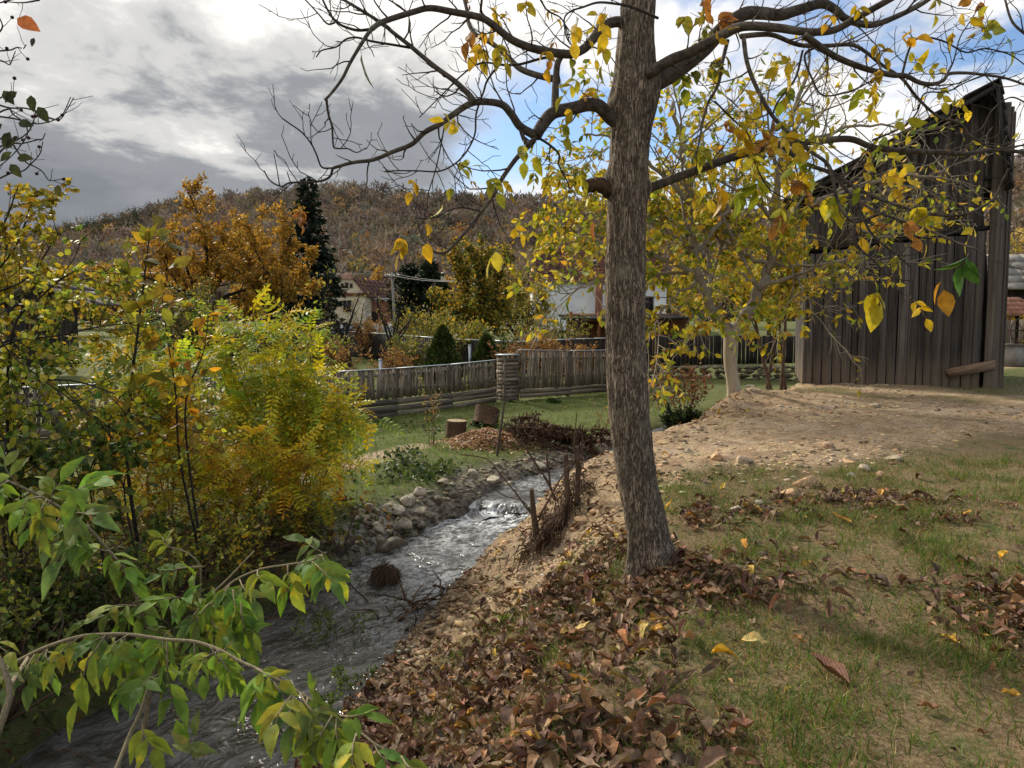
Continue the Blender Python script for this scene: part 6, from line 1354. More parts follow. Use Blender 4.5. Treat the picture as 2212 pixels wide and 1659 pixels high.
thicket('yellow_thicket', 'small tree with masses of little yellow leaves at the upper left edge', gb(-6.6, 9.6),
        [[gb(-6.6, 9.6), at(-120, 800, 9.5), at(-60, 650, 9.4), at(30, 540, 9.3), at(70, 430, 9.3)], [gb(-6.5, 9.6), at(-80, 750, 9.4), at(40, 640, 9.2), at(200, 600, 9.)], [gb(-6.6, 9.6), at(-90, 620, 9.3), at(0, 500, 9.2), at(40, 400, 9.2)], [gb(-6.6, 9.5), at(-60, 700, 9.2), at(60, 600, 9.0), at(130, 500, 9.)], [gb(-6.5, 9.5), at(-60, 800, 9.2), at(80, 720, 9.), at(240, 690, 8.8)]], TY, 3700, (.05, .095), r0=.024)
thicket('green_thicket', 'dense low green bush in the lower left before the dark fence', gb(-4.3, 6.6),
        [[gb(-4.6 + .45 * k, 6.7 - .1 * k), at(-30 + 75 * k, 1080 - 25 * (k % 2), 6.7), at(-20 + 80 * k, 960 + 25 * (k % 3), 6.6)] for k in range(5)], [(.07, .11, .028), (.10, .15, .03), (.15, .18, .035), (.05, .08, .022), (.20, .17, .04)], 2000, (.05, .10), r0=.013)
sp_t = [gb(-3.45, 7.3), at(275, 1000, 7.3), at(282, 850, 7.2), at(300, 700, 7.2), at(312, 600, 7.2), at(322, 520, 7.2)]
thicket('tall_sapling', 'tall upright sapling with large browning leaves rising left of the orange tree', gb(-3.45, 7.3), [sp_t], [(.30, .20, .025), (.20, .17, .025), (.10, .11, .025), (.42, .26, .02), (.22, .22, .03)], 90, (.11, .19),
        [dict(n=9., t0=.3, len=(.25, .6), ang=(35, 70), rr=.5, up=-.03, jit=.12, seg=4, rmin=.004)], .02, tmpl=L_OV, hang=.4)
thicket('tall_sapling', 'sapling with orange brown leaves before the red roof', gb(-2.95, 7.5), [[gb(-2.95, 7.5), at(390, 1000, 7.5), at(380, 850, 7.4), at(360, 720, 7.4), at(350, 640, 7.4)], [gb(-2.95, 7.5), at(400, 900, 7.4), at(440, 760, 7.4), at(450, 680, 7.4)]], [(.42, .22, .02), (.30, .17, .02), (.20, .16, .03)], 70, (.09, .15),
        [dict(n=6., t0=.4, len=(.2, .45), ang=(35, 70), rr=.5, up=-.03, jit=.12, seg=4, rmin=.003)], .013, tmpl=L_OV, hang=.4)
shrub('whip_shrub', 'bundle of thin bare reddish whips standing up through the robinia', gb(-3.35, 11.4), 3.1, 1.3, TH, 120, (.06, .1), 9, M_darkwood, lev=[dict(n=1.2, t0=.3, len=(.3, .9), ang=(10, 30), rr=.6, up=.1, jit=.08, seg=4, rmin=.004)], jit=.05, sr=.012)
# twigs with berries reaching in at the upper left
tl = thing('berry_tree', 'bare twigs with dark berries and a few leaves reaching in at upper left', 'tree', gb(-4.2, 4.9))
TLc = lambda L, Y: np.array([at(.248 * x, .248 * y, Y) for x, y in L])
G, tw = Geo(), []
tr_ = catmull([gb(-4.2, 4.9) - np.array((0, 0, .2)), np.array((-4.1, 4.9, 1.)), np.array((-3.9, 4.8, 2.6)), np.array((-3.75, 4.7, 4.2)), np.array((-3.7, 4.7, 5.2))], 6); G.tube(tr_, np.linspace(.06, .02, len(tr_)), 8); G.obj('trunk', M_darkwood, tl, True)
for L in ([(-300, 800), (0, 910), (180, 930), (330, 975), (450, 1040), (580, 1075), (660, 1040), (770, 915)], [(-300, 950), (0, 1000), (130, 1030), (250, 1075), (380, 1095), (520, 1085), (640, 1050), (745, 910)], [(-300, 1150), (0, 1200), (120, 1310), (220, 1410), (330, 1460), (420, 1510), (500, 1590), (560, 1605), (685, 1600)],
          [(-300, 1350), (0, 1240), (150, 1220), (300, 1160), (400, 1040), (440, 1000)], [(-250, 1600), (60, 1490), (200, 1490), (320, 1440), (440, 1370), (510, 1285)], [(-250, 1500), (0, 1260), (200, 1250), (380, 1235), (460, 1250), (530, 1215)], [(-200, 450), (0, 520), (100, 575), (180, 595), (280, 525)], [(-200, 400), (0, 415), (100, 435), (200, 440), (300, 475), (370, 470)],
          [(-200, 300), (0, 245), (60, 190), (40, 60)], [(60, -80), (0, 160)], [(250, -60), (230, 40), (195, 110)], [(-300, 1050), (0, 930), (100, 990), (230, 1080), (300, 1200), (200, 1400), (60, 1550)], [(-200, 880), (0, 840), (150, 880), (280, 905)]):
    p = TLc(L, 4.6); p[:, 1] += np.linspace(.1, -.15, len(p)); G = Geo(); loc = []
    grow(G, catmull(p, 5), .006, .0025, 0, [dict(n=7., t0=.25, len=(.05, .2), ang=(30, 60), rr=.6, up=.05, jit=.12, seg=3, rmin=.002)], loc, (5, 4, 3)); tw += loc; G.obj('branch', M_twig, tl, True)
bv, bf = ico(1); bme = raw_mesh('berry', bv * .011, [bf], M_berry, (1, 1, 1), True); P0 = np.array([t[-1] for t in tw]); u, v, f = uv_of(P0); sel = np.nonzero((u > 0) & (u < 200) & (v < 460))[0]
for i in sel[::3][:40]: inst('berry', bme, tl, P0[i])
lm = raw_mesh('leaf', *[L_OV[0], L_OV[1]], M_leaf, (1, 1, 1), True)
for (x, y, c, s_) in ((150, 160, (.40, .13, .05), .14), (270, 830, (.03, .04, .02), .09), (330, 930, (.03, .04, .02), .10), (160, 1070, (.03, .04, .02), .09), (90, 1150, (.03, .035, .02), .1), (140, 1210, (.03, .035, .02), .08), (100, 1330, (.05, .06, .02), .08), (150, 1380, (.05, .06, .02), .09), (90, 1430, (.04, .05, .02), .09), (505, 1610, (.06, .06, .02), .07), (30, 790, (.03, .04, .02), .09), (150, 800, (.04, .045, .02), .09), (20, 1080, (.03, .04, .02), .1), (300, 330, (.03, .03, .03), .05)):
    d = unit(np.array((U(-.6, .8), -.1, U(-.9, .2)))); h2 = np.array((.1, -1., .3)); z = unit(h2 - d * (d @ h2)); inst('leaf', lm, tl, at(.248 * x, .248 * y, 4.5), np.stack([np.cross(d, z), d, z], -1), s_, c)
# tangle of dead twigs and brambles on the left bank
def tangle(label, boxes, n, name='bramble_tangle', mat=None, L=(.3, .9), rad=.004, flat=.5):
    c0 = np.array(boxes[0]); e = thing(name, label, 'brushwood', gb(c0[0], c0[1])); G = Geo()
    for i in range(n):
        b = boxes[int(rng.integers(len(boxes)))]; x = b[0] + rng.normal() * b[2]; y = b[1] + rng.normal() * b[3]; z = hz(x, y) + rng.random() ** 1.6 * b[4]
        a = U(0, 6.283); p = wander((x, y, z), (math.cos(a), math.sin(a), U(-.15, flat)), U(*L), 5, .22, -.05); p[:, 2] = np.maximum(p[:, 2], H(p[:, 0], p[:, 1]) + .005); G.tube(p, np.linspace(rad, rad * .4, 6) * U(.6, 1.6), 3, np.array((1, 1, 1)) * U(.6, 1.3), cap=False)
    G.obj('twigs', mat or M_root, e, False, 'stuff'); return e
tangle('dark tangle of dead bramble twigs on the left bank above the stream', [(-3.3, 7.2, .5, .5, .5), (-3.6, 6.3, .5, .4, .5), (-2.7, 8.4, .4, .4, .4), (-3.9, 5.4, .4, .5, .4)], 650)
shrub('bank_plant', 'leafy weeds hanging over the left bank by the driftwood', gb(-2.55, 8.6), .5, .7, [(.07, .10, .025), (.12, .14, .03), (.20, .17, .04)], 900, (.04, .08), 26, M_brownstem)
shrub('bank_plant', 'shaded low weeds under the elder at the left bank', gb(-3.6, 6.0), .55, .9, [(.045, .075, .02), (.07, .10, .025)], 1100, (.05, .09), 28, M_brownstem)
for u_, v_, h_, lab, n_ in ((735, 1425, .62, 'thin weed with small leaves at the water edge beside the leaf litter', 170), (655, 1440, .55, 'second thin weed left of it over the water edge', 150), (1105, 1345, .16, 'small bright green seedling on the leaf covered bank', 40), (620, 1640, .35, 'low weeds at the bottom edge under the elder leaves', 260), (500, 1620, .3, 'low weeds at the bottom edge left of the others', 220), (705, 1570, .38, 'leafy weed at the litter edge near the bottom of the picture', 200), (760, 1500, .3, 'short weed at the foot of the litter covered bank', 140)):
    b = g(u_, v_); shrub('weed', lab, b, h_, h_ * .45, [(.06, .10, .025), (.09, .14, .03), (.14, .20, .035)], n_, (.025, .05), 5, M_brownstem, cat='plant', sr=.003)

# weeds, dead leaves and straw covering the shaded left bank
def bank_cover():
    n = 9000; xy = np.column_stack([rng.uniform(-6.5, -1.2, n), rng.uniform(3.5, 10.5, n)]); dc, hw, zw, sd_, ar = stream(xy[:, 0], xy[:, 1]); d = dc - hw
    xy = xy[(sd_ < 0) & (d > .02) & (d < 3.5) & (rng.random(n) < .8)]; n = len(xy); P = np.column_stack([xy, H(xy[:, 0], xy[:, 1]) + rng.random(n) ** 2 * .22])
    G = Geo(); put_leaves(G, P, np.tile((0, -.3, .4), (n, 1)), (.05, .10), [(.055, .085, .022), (.09, .12, .03), (.16, .10, .05), (.11, .07, .04), (.20, .17, .05)], RL, 1., 0, .25); o = G.obj('bank_weeds', M_leaf, None, False, 'stuff'); tag(o, 'low weeds and dead leaves covering the shaded left bank', 'ground cover')
bank_cover()

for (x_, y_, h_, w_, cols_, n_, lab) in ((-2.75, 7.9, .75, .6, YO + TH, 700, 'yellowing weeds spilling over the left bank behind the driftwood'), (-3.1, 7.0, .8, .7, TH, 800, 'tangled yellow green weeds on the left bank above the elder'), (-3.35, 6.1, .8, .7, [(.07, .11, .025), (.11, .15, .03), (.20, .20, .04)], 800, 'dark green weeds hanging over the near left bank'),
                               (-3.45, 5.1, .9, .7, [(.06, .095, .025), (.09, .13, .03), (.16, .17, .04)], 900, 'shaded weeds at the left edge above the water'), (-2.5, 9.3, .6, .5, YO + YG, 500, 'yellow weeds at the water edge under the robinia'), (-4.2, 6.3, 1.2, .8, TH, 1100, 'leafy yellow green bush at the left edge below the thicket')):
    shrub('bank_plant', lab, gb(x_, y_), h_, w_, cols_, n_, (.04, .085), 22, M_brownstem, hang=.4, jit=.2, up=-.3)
tangle('pale dry grass and twigs hanging over the left bank edge', [(-2.55, 8.2, .3, .4, .3), (-3., 7., .3, .5, .3)], 420, 'dry_grass_tangle', M_brownstem, (.2, .6), .0028)
# ------------------------------------------------------------------ boulders and stones
rocks = []
for k in range(9):
    v_, f_ = rock_shape(3, 900 + k, .5 + .07 * (k % 4), .35); rocks.append(raw_mesh('stone', v_, [f_], M_stone, (1, 1, 1), False))
def rock(label, p, s, col=(1, 1, 1), rot=None, sink=.3, name='boulder', group=None, k=None):
    p = np.array(p, float); s3 = np.array((s, s * U(.65, .85), s * U(.75, 1.)) if np.isscalar(s) else s)
    o = inst(name, rocks[int(rng.integers(9)) if k is None else k], None, p + np.array((0, 0, s3[2] * .5 * (1 - 2 * sink))), rotm(U(-.15, .15), U(-.15, .15), U(0, 6.28) if rot is None else rot), s3, col)
    tag(o, label, 'stone', group); return o
TAN = (2.3, 1.6, 1.0); GREY = (1.5, 1.42, 1.25); DK = (.55, .5, .42)
for u, v, s, c, lab in ((838, 1192, .27, GREY, 'largest mossy boulder at the water edge of the left bank'), (884, 1165, .16, GREY, 'pale boulder just upstream of the largest mossy one'), (818, 1150, .15, GREY, 'upright grey stone behind the largest boulder'), (866, 1134, .17, GREY, 'flat topped stone in the middle of the left bank row'), (905, 1142, .13, GREY, 'small grey stone leaning on the left bank row at the water'),
                        (848, 1110, .18, (1.5, 1.45, 1.3), 'pale rounded stone at the top of the left bank row'), (902, 1108, .14, GREY, 'blocky stone beside the pale rounded one'), (880, 1088, .15, (1.5, 1.45, 1.3), 'bright angular stone high on the left bank'), (930, 1122, .12, GREY, 'dark edged stone below the bright angular one'), (790, 1130, .15, (1.4, 1.3, 1.15), 'brownish stone half under the bank weeds'),
                        (820, 1172, .12, GREY, 'small stone wedged behind the mossy boulder'), (948, 1088, .11, DK, 'dark wet stone left of the little fall'), (978, 1076, .12, DK, 'mossy dark stone at the left end of the little fall'), (1035, 1102, .14, DK, 'dark stone standing in the water at the fall'), (905, 1066, .12, GREY, 'grey stone at the grass edge above the fall'),
                        (955, 1046, .13, (1.4, 1.3, 1.1), 'yellowish stone on the gravel below the ivy'), (1060, 1040, .17, GREY, 'smooth grey boulder at the left water edge above the fall'), (1095, 1052, .15, GREY, 'low slab stone in the water above the fall'), (1022, 1028, .12, GREY, 'stone in the shallows beside the gravel bank'), (1165, 1012, .15, (1.6, 1.6, 1.5), 'pale slab at the far bend of the stream'),
                        (1285, 982, .20, (1.9, 1.8, 1.6), 'big pale rock beyond the far bend beside the trunk'), (1272, 998, .15, DK, 'dark wet rock below the big pale rock'), (1010, 1206, .09, DK, 'dark stone lying alone in the stream near the right edge'), (800, 1100, .10, (1.4, 1.3, 1.15), 'brown stone at the grass edge of the left bank')):
    rock(lab, {1285: np.array((1.78, 15.75, hz(1.78, 15.75))), 1272: np.array((1.42, 15.25, hz(1.42, 15.25)))}.get(u, g(u, v)), s * 1.18, tuple(np.array(c) * 1.15), sink=.30)
for u, v, s, c, lab in ((1282, 1108, .17, TAN, 'smooth oblong tan stone on the dirt bank left of the trunk'), (1252, 1128, .16, TAN, 'rounded tan stone below the oblong one'), (1300, 1092, .13, TAN, 'rough tan stone above the oblong one'), (1045, 1190, .14, TAN, 'angular tan rock at the right water edge'), (1065, 1205, .12, TAN, 'second angular tan rock at the right water edge'), (1030, 1238, .10, TAN, 'crumbly tan rock on the slope by the water'),
                        (1608, 1000, .22, (2.0, 1.6, 1.25), 'large pointed pinkish stone in the middle of the bare dirt'), (1487, 978, .17, (1.8, 1.6, 1.3), 'wedge shaped grey stone on the dirt right of the trunk'), (1545, 992, .20, TAN, 'flat tan stone left of the pointed pinkish stone'), (1790, 966, .22, (1.9, 1.4, 1.05), 'flat pink slab on the bare dirt'), (1930, 995, .20, (1.8, 1.6, 1.3), 'pale rounded rock where dirt meets grass on the right'),
                        (1868, 1018, .17, (1.8, 1.6, 1.3), 'rounded stone in the row at the grass edge'), (1840, 1030, .12, (1.9, 1.8, 1.6), 'small white stone in the row at the grass edge'), (1900, 1030, .12, TAN, 'small tan stone right of the row at the grass edge'), (1740, 1050, .26, TAN, 'broad flat tan rock at the grass edge'), (1700, 1072, .22, TAN, 'low tan slab half buried below the broad rock'), (1830, 1000, .17, TAN, 'blocky tan rock behind the row of stones'),
                        (1640, 1090, .10, (1.8, 1.7, 1.5), 'small grey stone at the lower dirt edge'), (1590, 1108, .12, (1.7, 1.6, 1.4), 'grey cobble right of the trunk at the grass edge'), (1545, 1100, .09, (1.8, 1.7, 1.5), 'little pale cobble among gravel right of the trunk'), (1430, 960, .16, TAN, 'tan stone touching the right side of the trunk'), (1890, 880, .24, (1.8, 1.6, 1.3), 'stone on the far dirt in front of the barn'), (2040, 835, .2, GREY, 'grey stone at the barn foot'),
                        (1130, 850, .25, GREY, 'flat stone at the foot of the plank pier'), (1620, 838, .2, GREY, 'grey stone behind the pale walnut trunk'), (1660, 842, .18, GREY, 'grey cobble right of the pale walnut trunk')):
    rock(lab, g(u, v), s * .62, c, sink=.38, name='stone')
# loose pebbles
def scatter_pebbles(name, label, xy, smin, smax, cols, kind='stuff', pw=2.2):
    G = Geo(); n = len(xy); z = H(xy[:, 0], xy[:, 1]); s = smin + (smax - smin) * rng.random(n) ** pw
    for k in range(4):
        v_, f_ = rock_shape(1, 950 + k, .34, .8); q = slice(k, None, 4); a = rng.uniform(0, 6.28, len(s[q])); Rm = np.zeros((len(a), 3, 3)); Rm[:, 0, 0] = Rm[:, 1, 1] = np.cos(a); Rm[:, 0, 1] = -np.sin(a); Rm[:, 1, 0] = np.sin(a); Rm[:, 2, 2] = 1
        G.scatter(v_, [f_], np.column_stack([xy[q], z[q] + s[q] * .08]), Rm, s[q], pick(cols, len(a), .18, None, 4.))
    o = G.obj(name, M_stone, None, False, kind); tag(o, label, 'pebbles'); return o
def sample(n, x0, x1, y0, y1, fn):
    xy = np.column_stack([rng.uniform(x0, x1, n), rng.uniform(y0, y1, n)]); dc, hw, zw, sd_, ar = stream(xy[:, 0], xy[:, 1]); return xy[rng.random(n) < fn(xy[:, 0], xy[:, 1], dc - hw, sd_)]
xy = sample(26000, -2.5, 3.5, 8.5, 18, lambda x, y, d, s: np.where((s < 0) & (d > -.28) & (d < .75), .55 * sstep(d, .7, .1), 0) * sstep(y, 8.6, 9.6)); scatter_pebbles('gravel_bank', 'flat grey gravel and cobbles along the left water edge', xy, .022, .095, [(1.5, 1.35, 1.1), (.9, .85, .72), (1.6, 1.45, 1.2), (.6, .55, .46)], pw=1.5)
xy = sample(15000, -.8, 9, 6, 20, lambda x, y, d, s: dirt_mask(x, y, d, s) * (.25 + .75 * sstep(fbm(np.stack([x, y], -1), .9, 3, 131), .0, .15)) * (d > .05)); scatter_pebbles('dirt_pebbles', 'small tan stones and clods strewn over the bare dirt', xy, .010, .075, [(2.0, 1.5, .95), (1.7, 1.25, .8), (2.2, 1.8, 1.3), (1.6, 1.42, 1.15)], pw=4)
xy = sample(2600, 1.2, 4.8, 7.0, 10.2, lambda x, y, d, s: .8 * np.exp(-((y - 7.75 - .55 * (x - 1.5)) / .38) ** 2)); scatter_pebbles('edge_cobbles', 'cobbles along the edge between dirt and grass', xy, .012, .065, [(2.2, 1.6, 1.05), (1.9, 1.6, 1.25), (2.4, 2.0, 1.5)], pw=3)

xy = sample(14000, -1.6, 3.2, 5.0, 15, lambda x, y, d, s: (s > 0) * (d > .02) * (d < 2.3) * dirt_mask(x, y, d, s) * (.25 + .75 * sstep(fbm(np.stack([x, y], -1), 1.6, 3, 137), -.08, .1)) * .6); scatter_pebbles('soil_clods', 'crumbled clods of earth and small stones on the cut bank', xy, .010, .085, [(1.6, 1.18, .76), (1.3, .96, .62), (1.9, 1.5, 1.05), (1.0, .74, .5)], pw=2.8)
# ------------------------------------------------------------------ fallen leaves
FL = []
for k in range(9):
    tv, tf = leaf_shape([.25, .20, .27, .22, .18, .25, .20, .24, .30][k], 7, .08 + .05 * (k % 3), [-.35, .2, .45, -.2, .5, .1, -.5, .3, .05][k], .8, [.9, -.5, .4, 1.3, 1.6, -.9, .7, 1.1, .2][k] * .42, .030 + .016 * (k % 3), 800 + k); tv[:, 2] -= tv[:, 2].min(); tv[:, 1] -= .5; FL.append((tv, tf))
BR = [(.145, .082, .047), (.108, .060, .036), (.19, .115, .068), (.26, .17, .105), (.075, .043, .028), (.14, .09, .06), (.20, .105, .05)]
def leaf_frames(n, tilt=.35):
    a = rng.uniform(0, 6.283, n); nrm = unit(np.column_stack([rng.normal(size=(n, 2)) * tilt, np.ones(n)])); nrm[rng.random(n) < .22] *= np.array((1, 1, -1)); d = np.column_stack([np.cos(a), np.sin(a), np.zeros(n)]); d = unit(d - nrm * np.sum(d * nrm, 1)[:, None]); return np.stack([np.cross(d, nrm), d, nrm], -1)
xyL = sample(60000, -2.0, 4.6, 1.9, 9.3, lambda x, y, d, s: np.clip(litter_density(x, y, d, s) ** 1.2 * .95 + .014 * (s > 0) * (y < 8), 0, 1) * (d > -.1))
xyM = sample(5000, 1.6, 5.2, 12.2, 17, lambda x, y, d, s: .5 * litter_density(x, y, d, s) * (s > 0)); xyD = sample(900, 0, 9, 7, 19, lambda x, y, d, s: .10 * (s > 0))
xyG = sample(1500, -6, 4, 9, 24, lambda x, y, d, s: .35 * (s < 0) * (d > .8))
xyL = np.concatenate([xyL, xyM, xyD, xyG])
zL = H(xyL[:, 0], xyL[:, 1]); dens = litter_density(xyL[:, 0], xyL[:, 1], *(lambda q: (q[0] - q[1], q[3]))(stream(xyL[:, 0], xyL[:, 1])))
PL = np.column_stack([xyL, zL + .004 + rng.random(len(xyL)) ** 1.5 * .05 * dens]); szL = .030 + .095 * rng.random(len(PL)) ** 1.4 * np.where(xyL[:, 1] > 9, .85, 1); RL_ = leaf_frames(len(PL), .24); cL = pick(BR, len(PL), .2)
yl = rng.random(len(PL)) < np.where(xyL[:, 1] > 9, .25, .025); cL[yl] = pick([(.46, .30, .05), (.50, .36, .12), (.40, .20, .03)], int(yl.sum()), .12)
inv = in_view(PL, 250); PL, szL, RL_, cL = PL[inv], szL[inv], RL_[inv], cL[inv]; u, v, f = uv_of(PL)
score = szL / f + np.where((u > 20) & (u < 2190) & (v < 1640) & (v > 0), 1, 0) + PL[:, 2] * 0
_d = np.argsort(-(score)); ind = _d[:282]; rest = _d[282:]
flm = [raw_mesh('fallen_leaf', tv, tf, M_dryv, (1, 1, 1), True, {'luv': np.stack([tv[:, 0] / .3, tv[:, 1] + .5, 0 * tv[:, 0]], -1)}) for tv, tf in FL]
def zone(p):
    if p[0] > 1.9: return 'curled brown fallen leaf on the grass at the lower right', 'brown leaves on the right hand grass'
    if p[0] < .35: return 'curled brown fallen leaf in the thick litter on the stream bank', 'brown leaves in the bank litter'
    return 'curled brown fallen leaf on the grass below the big trunk', 'brown leaves below the trunk'
for i_ in ind:
    lab, grp = zone(PL[i_]); o = inst('fallen_leaf', flm[int(rng.integers(9))], None, PL[i_] + np.array((0, 0, .012)), RL_[i_], float(szL[i_]), tuple(cL[i_])); tag(o, lab, 'leaf', grp)
G = Geo()
for k in range(9): q = rest[k::9]; G.scatter(FL[k][0], FL[k][1], PL[q], RL_[q], szL[q], cL[q])
o = G.obj('leaf_litter', M_dry, None, True, 'stuff'); tag(o, 'litter of curled brown walnut leaves on bank and grass', 'leaf litter'); print('litter', len(rest))
for u, v, s, c, lab in ((1221, 1380, .13, (.62, .48, .20), 'left of two pale yellow fallen leaves lying together on the bank'), (1254, 1374, .12, (.60, .46, .18), 'right of two pale yellow fallen leaves lying together on the bank'), (1418, 1358, .11, (.62, .45, .18), 'round pale yellow leaf in the grass below the trunk'), (1630, 1408, .15, (.58, .46, .18), 'large pale veined leaf on the grass right of the trunk'),
                        (1565, 1440, .12, (.62, .36, .03), 'bright orange yellow curled leaf on the grass'), (1612, 1190, .12, (.50, .24, .04), 'orange leaf right of the trunk foot'), (1720, 1400, .10, (.40, .22, .09), 'tan boat shaped leaf on the grass'), (1445, 1105, .12, (.62, .38, .05), 'yellow leaf touching the trunk on its right side'), (2165, 1212, .1, (.55, .36, .05), 'yellow leaf far right on the grass'), (1900, 1075, .15, (.52, .28, .08), 'large orange tinged leaf in the strip of litter'), (1820, 1135, .14, (.45, .25, .05), 'golden leaf lying in the strip of litter'),
                        (1340, 1420, .15, (.33, .15, .06), 'long russet rolled leaf at the grass edge of the bank'), (1790, 1470, .22, (.17, .09, .06), 'large crumpled dark brown leaf on the grass'), (2180, 1522, .1, (.50, .30, .05), 'yellowish leaf at the lower right edge'), (1215, 1238, .1, (.46, .38, .07), 'olive yellow leaf on the bank above the litter'), (1207, 1077, .06, (.75, .42, .01), 'round bright yellow leaf caught in the root mass')):
    p = g(u, v); o = inst('fallen_leaf', flm[int(rng.integers(9))] if s > .07 else flm[8], None, p + np.array((0, 0, .03)), leaf_frames(1, .25)[0], s, c); tag(o, lab, 'leaf')

# ------------------------------------------------------------------ grass
def grass(name, label, xy, hmin, hmax, cols, w, lean=.55, wid=1.):
    G = Geo(); n = len(xy); z = H(xy[:, 0], xy[:, 1]); a = rng.uniform(0, 6.283, n); l = np.abs(rng.normal(size=n)) * lean + .1; d = unit(np.column_stack([np.cos(a) * l, np.sin(a) * l, np.ones(n) * .75])); s = rng.uniform(hmin, hmax, n)
    x = unit(np.cross(d, rng.normal(size=(n, 3)))); Rm = np.stack([x, d, np.cross(x, d)], -1); G.scatter(BLADE[0], BLADE[1], np.column_stack([xy, z - .004]), Rm, np.stack([s * wid * rng.uniform(.7, 1.3, n), s, s], -1), pick(cols, n, .18, w)); o = G.obj(name, M_grass, None, False, 'stuff'); tag(o, label, 'grass'); return o
GC = [(.085, .15, .024), (.115, .18, .030), (.06, .11, .02), (.30, .23, .11), (.22, .16, .075)]
def tuft(xy, n, r): return np.repeat(xy, n, 0) + rng.normal(size=(len(xy) * n, 2)) * r
def lawn_fn(x, y, d, s):
    p = np.stack([x, y], -1); gr = sstep(fbm(p, 1.7, 4, 141), -.14, .12); return np.where((s > 0) & (d > .5), (1 - dirt_mask(x, y, d, s)) * (1 - .85 * litter_density(x, y, d, s)) * (.22 + .78 * gr), 0)
vis = lambda xy: xy[in_view(np.column_stack([xy, H(xy[:, 0], xy[:, 1], False)]), 200)]
xy = vis(sample(270000, -1, 7.5, 1.9, 9.5, lambda x, y, d, s: lawn_fn(x, y, d, s) * np.clip(1.35 - y * .09, .3, 1))); grass('lawn_grass', 'short patchy lawn grass on the right bank', xy, .028, .075, GC, [2.4, 2.4, 2.6, 2.7, 2.4], .85, 1.25); print('lawn', len(xy))
xy = vis(sample(60000, -1, 7.5, 1.9, 9.5, lambda x, y, d, s: lawn_fn(x, y, d, s))); grass('dry_thatch', 'dry straw lying flat in the lawn', xy, .04, .10, [(.30, .22, .11), (.22, .15, .07), (.36, .28, .15)], None, 2.6, .7)
xy = vis(tuft(sample(2600, -.6, 7, 1.9, 9, lambda x, y, d, s: lawn_fn(x, y, d, s) * .7 + .06 * (s > 0) * (d > .7) * (y < 7)), 22, .055)); grass('grass_tufts', 'taller green grass tufts in the lawn', xy, .05, .13, GC[:3] + [(.14, .18, .04)], None, .6, .8)
xy = vis(sample(80000, -6.5, 4.5, 8.5, 27, lambda x, y, d, s: np.where((s < 0) & (d > .55), .8 * np.clip(1.5 - y * .045, .3, 1), 0))); grass('meadow_grass', 'green grass on the left bank below the slat fence', xy, .05, .13, [(.10, .185, .025), (.13, .22, .032), (.075, .14, .022), (.19, .22, .05)], [3, 3, 2, 1], .6, 1.3); print('meadow', len(xy))
xy = vis(sample(14000, -9, 3.5, 24, 38, lambda x, y, d, s: .8 * (s < 0))); grass('garden_lawn', 'sunny garden lawn behind the slat fence', xy, .06, .13, [(.16, .20, .03), (.20, .22, .035), (.11, .15, .025)], None, .6, 2.4)
xy = vis(sample(5000, 9.8, 16, 16.5, 30, lambda x, y, d, s: .7 * (1 - dirt_mask(x, y, d, s)))); grass('barn_grass', 'green grass strip at the barn corner', xy, .05, .12, GC[:3], None, .6, 1.6)
# dark ivy ground cover on the left bank
iv = np.concatenate([sample(5200, -3, 1, 11.6, 15.2, lambda x, y, d, s: (s < 0) * (d > .45) * (d < 1.8) * sstep(fbm(np.stack([x, y], -1), .9, 3, 151), -.12, .06)), sample(1500, -3.2, .6, 15.5, 18.5, lambda x, y, d, s: (s < 0) * np.exp(-(((x + 1.0) / 1.2) ** 2 + ((y - 17) / .7) ** 2)))])
G = Geo(); n = len(iv); P = np.column_stack([iv, H(iv[:, 0], iv[:, 1]) + rng.uniform(.02, .12, n)]); put_leaves(G, P, np.tile((0, -.3, .3), (n, 1)), (.05, .10), [(.03, .055, .018), (.045, .075, .022), (.06, .095, .03)], RL, 1., 0, .2, None, .6); o = G.obj('ivy_cover', M_leaf, None, False, 'stuff'); tag(o, 'dark green ivy and nettles creeping over the left bank', 'ground cover')
for u_, v_, lab in ((1195, 870, 'dark green dock plant on the slope below the taller slat fence'), (1120, 845, 'small dark weed at the pier foot')):
    shrub('weed', lab, g(u_, v_), .16, .3, [(.025, .05, .015), (.035, .07, .02)], 130, (.06, .12), 8, M_brownstem, cat='plant', sr=.004)

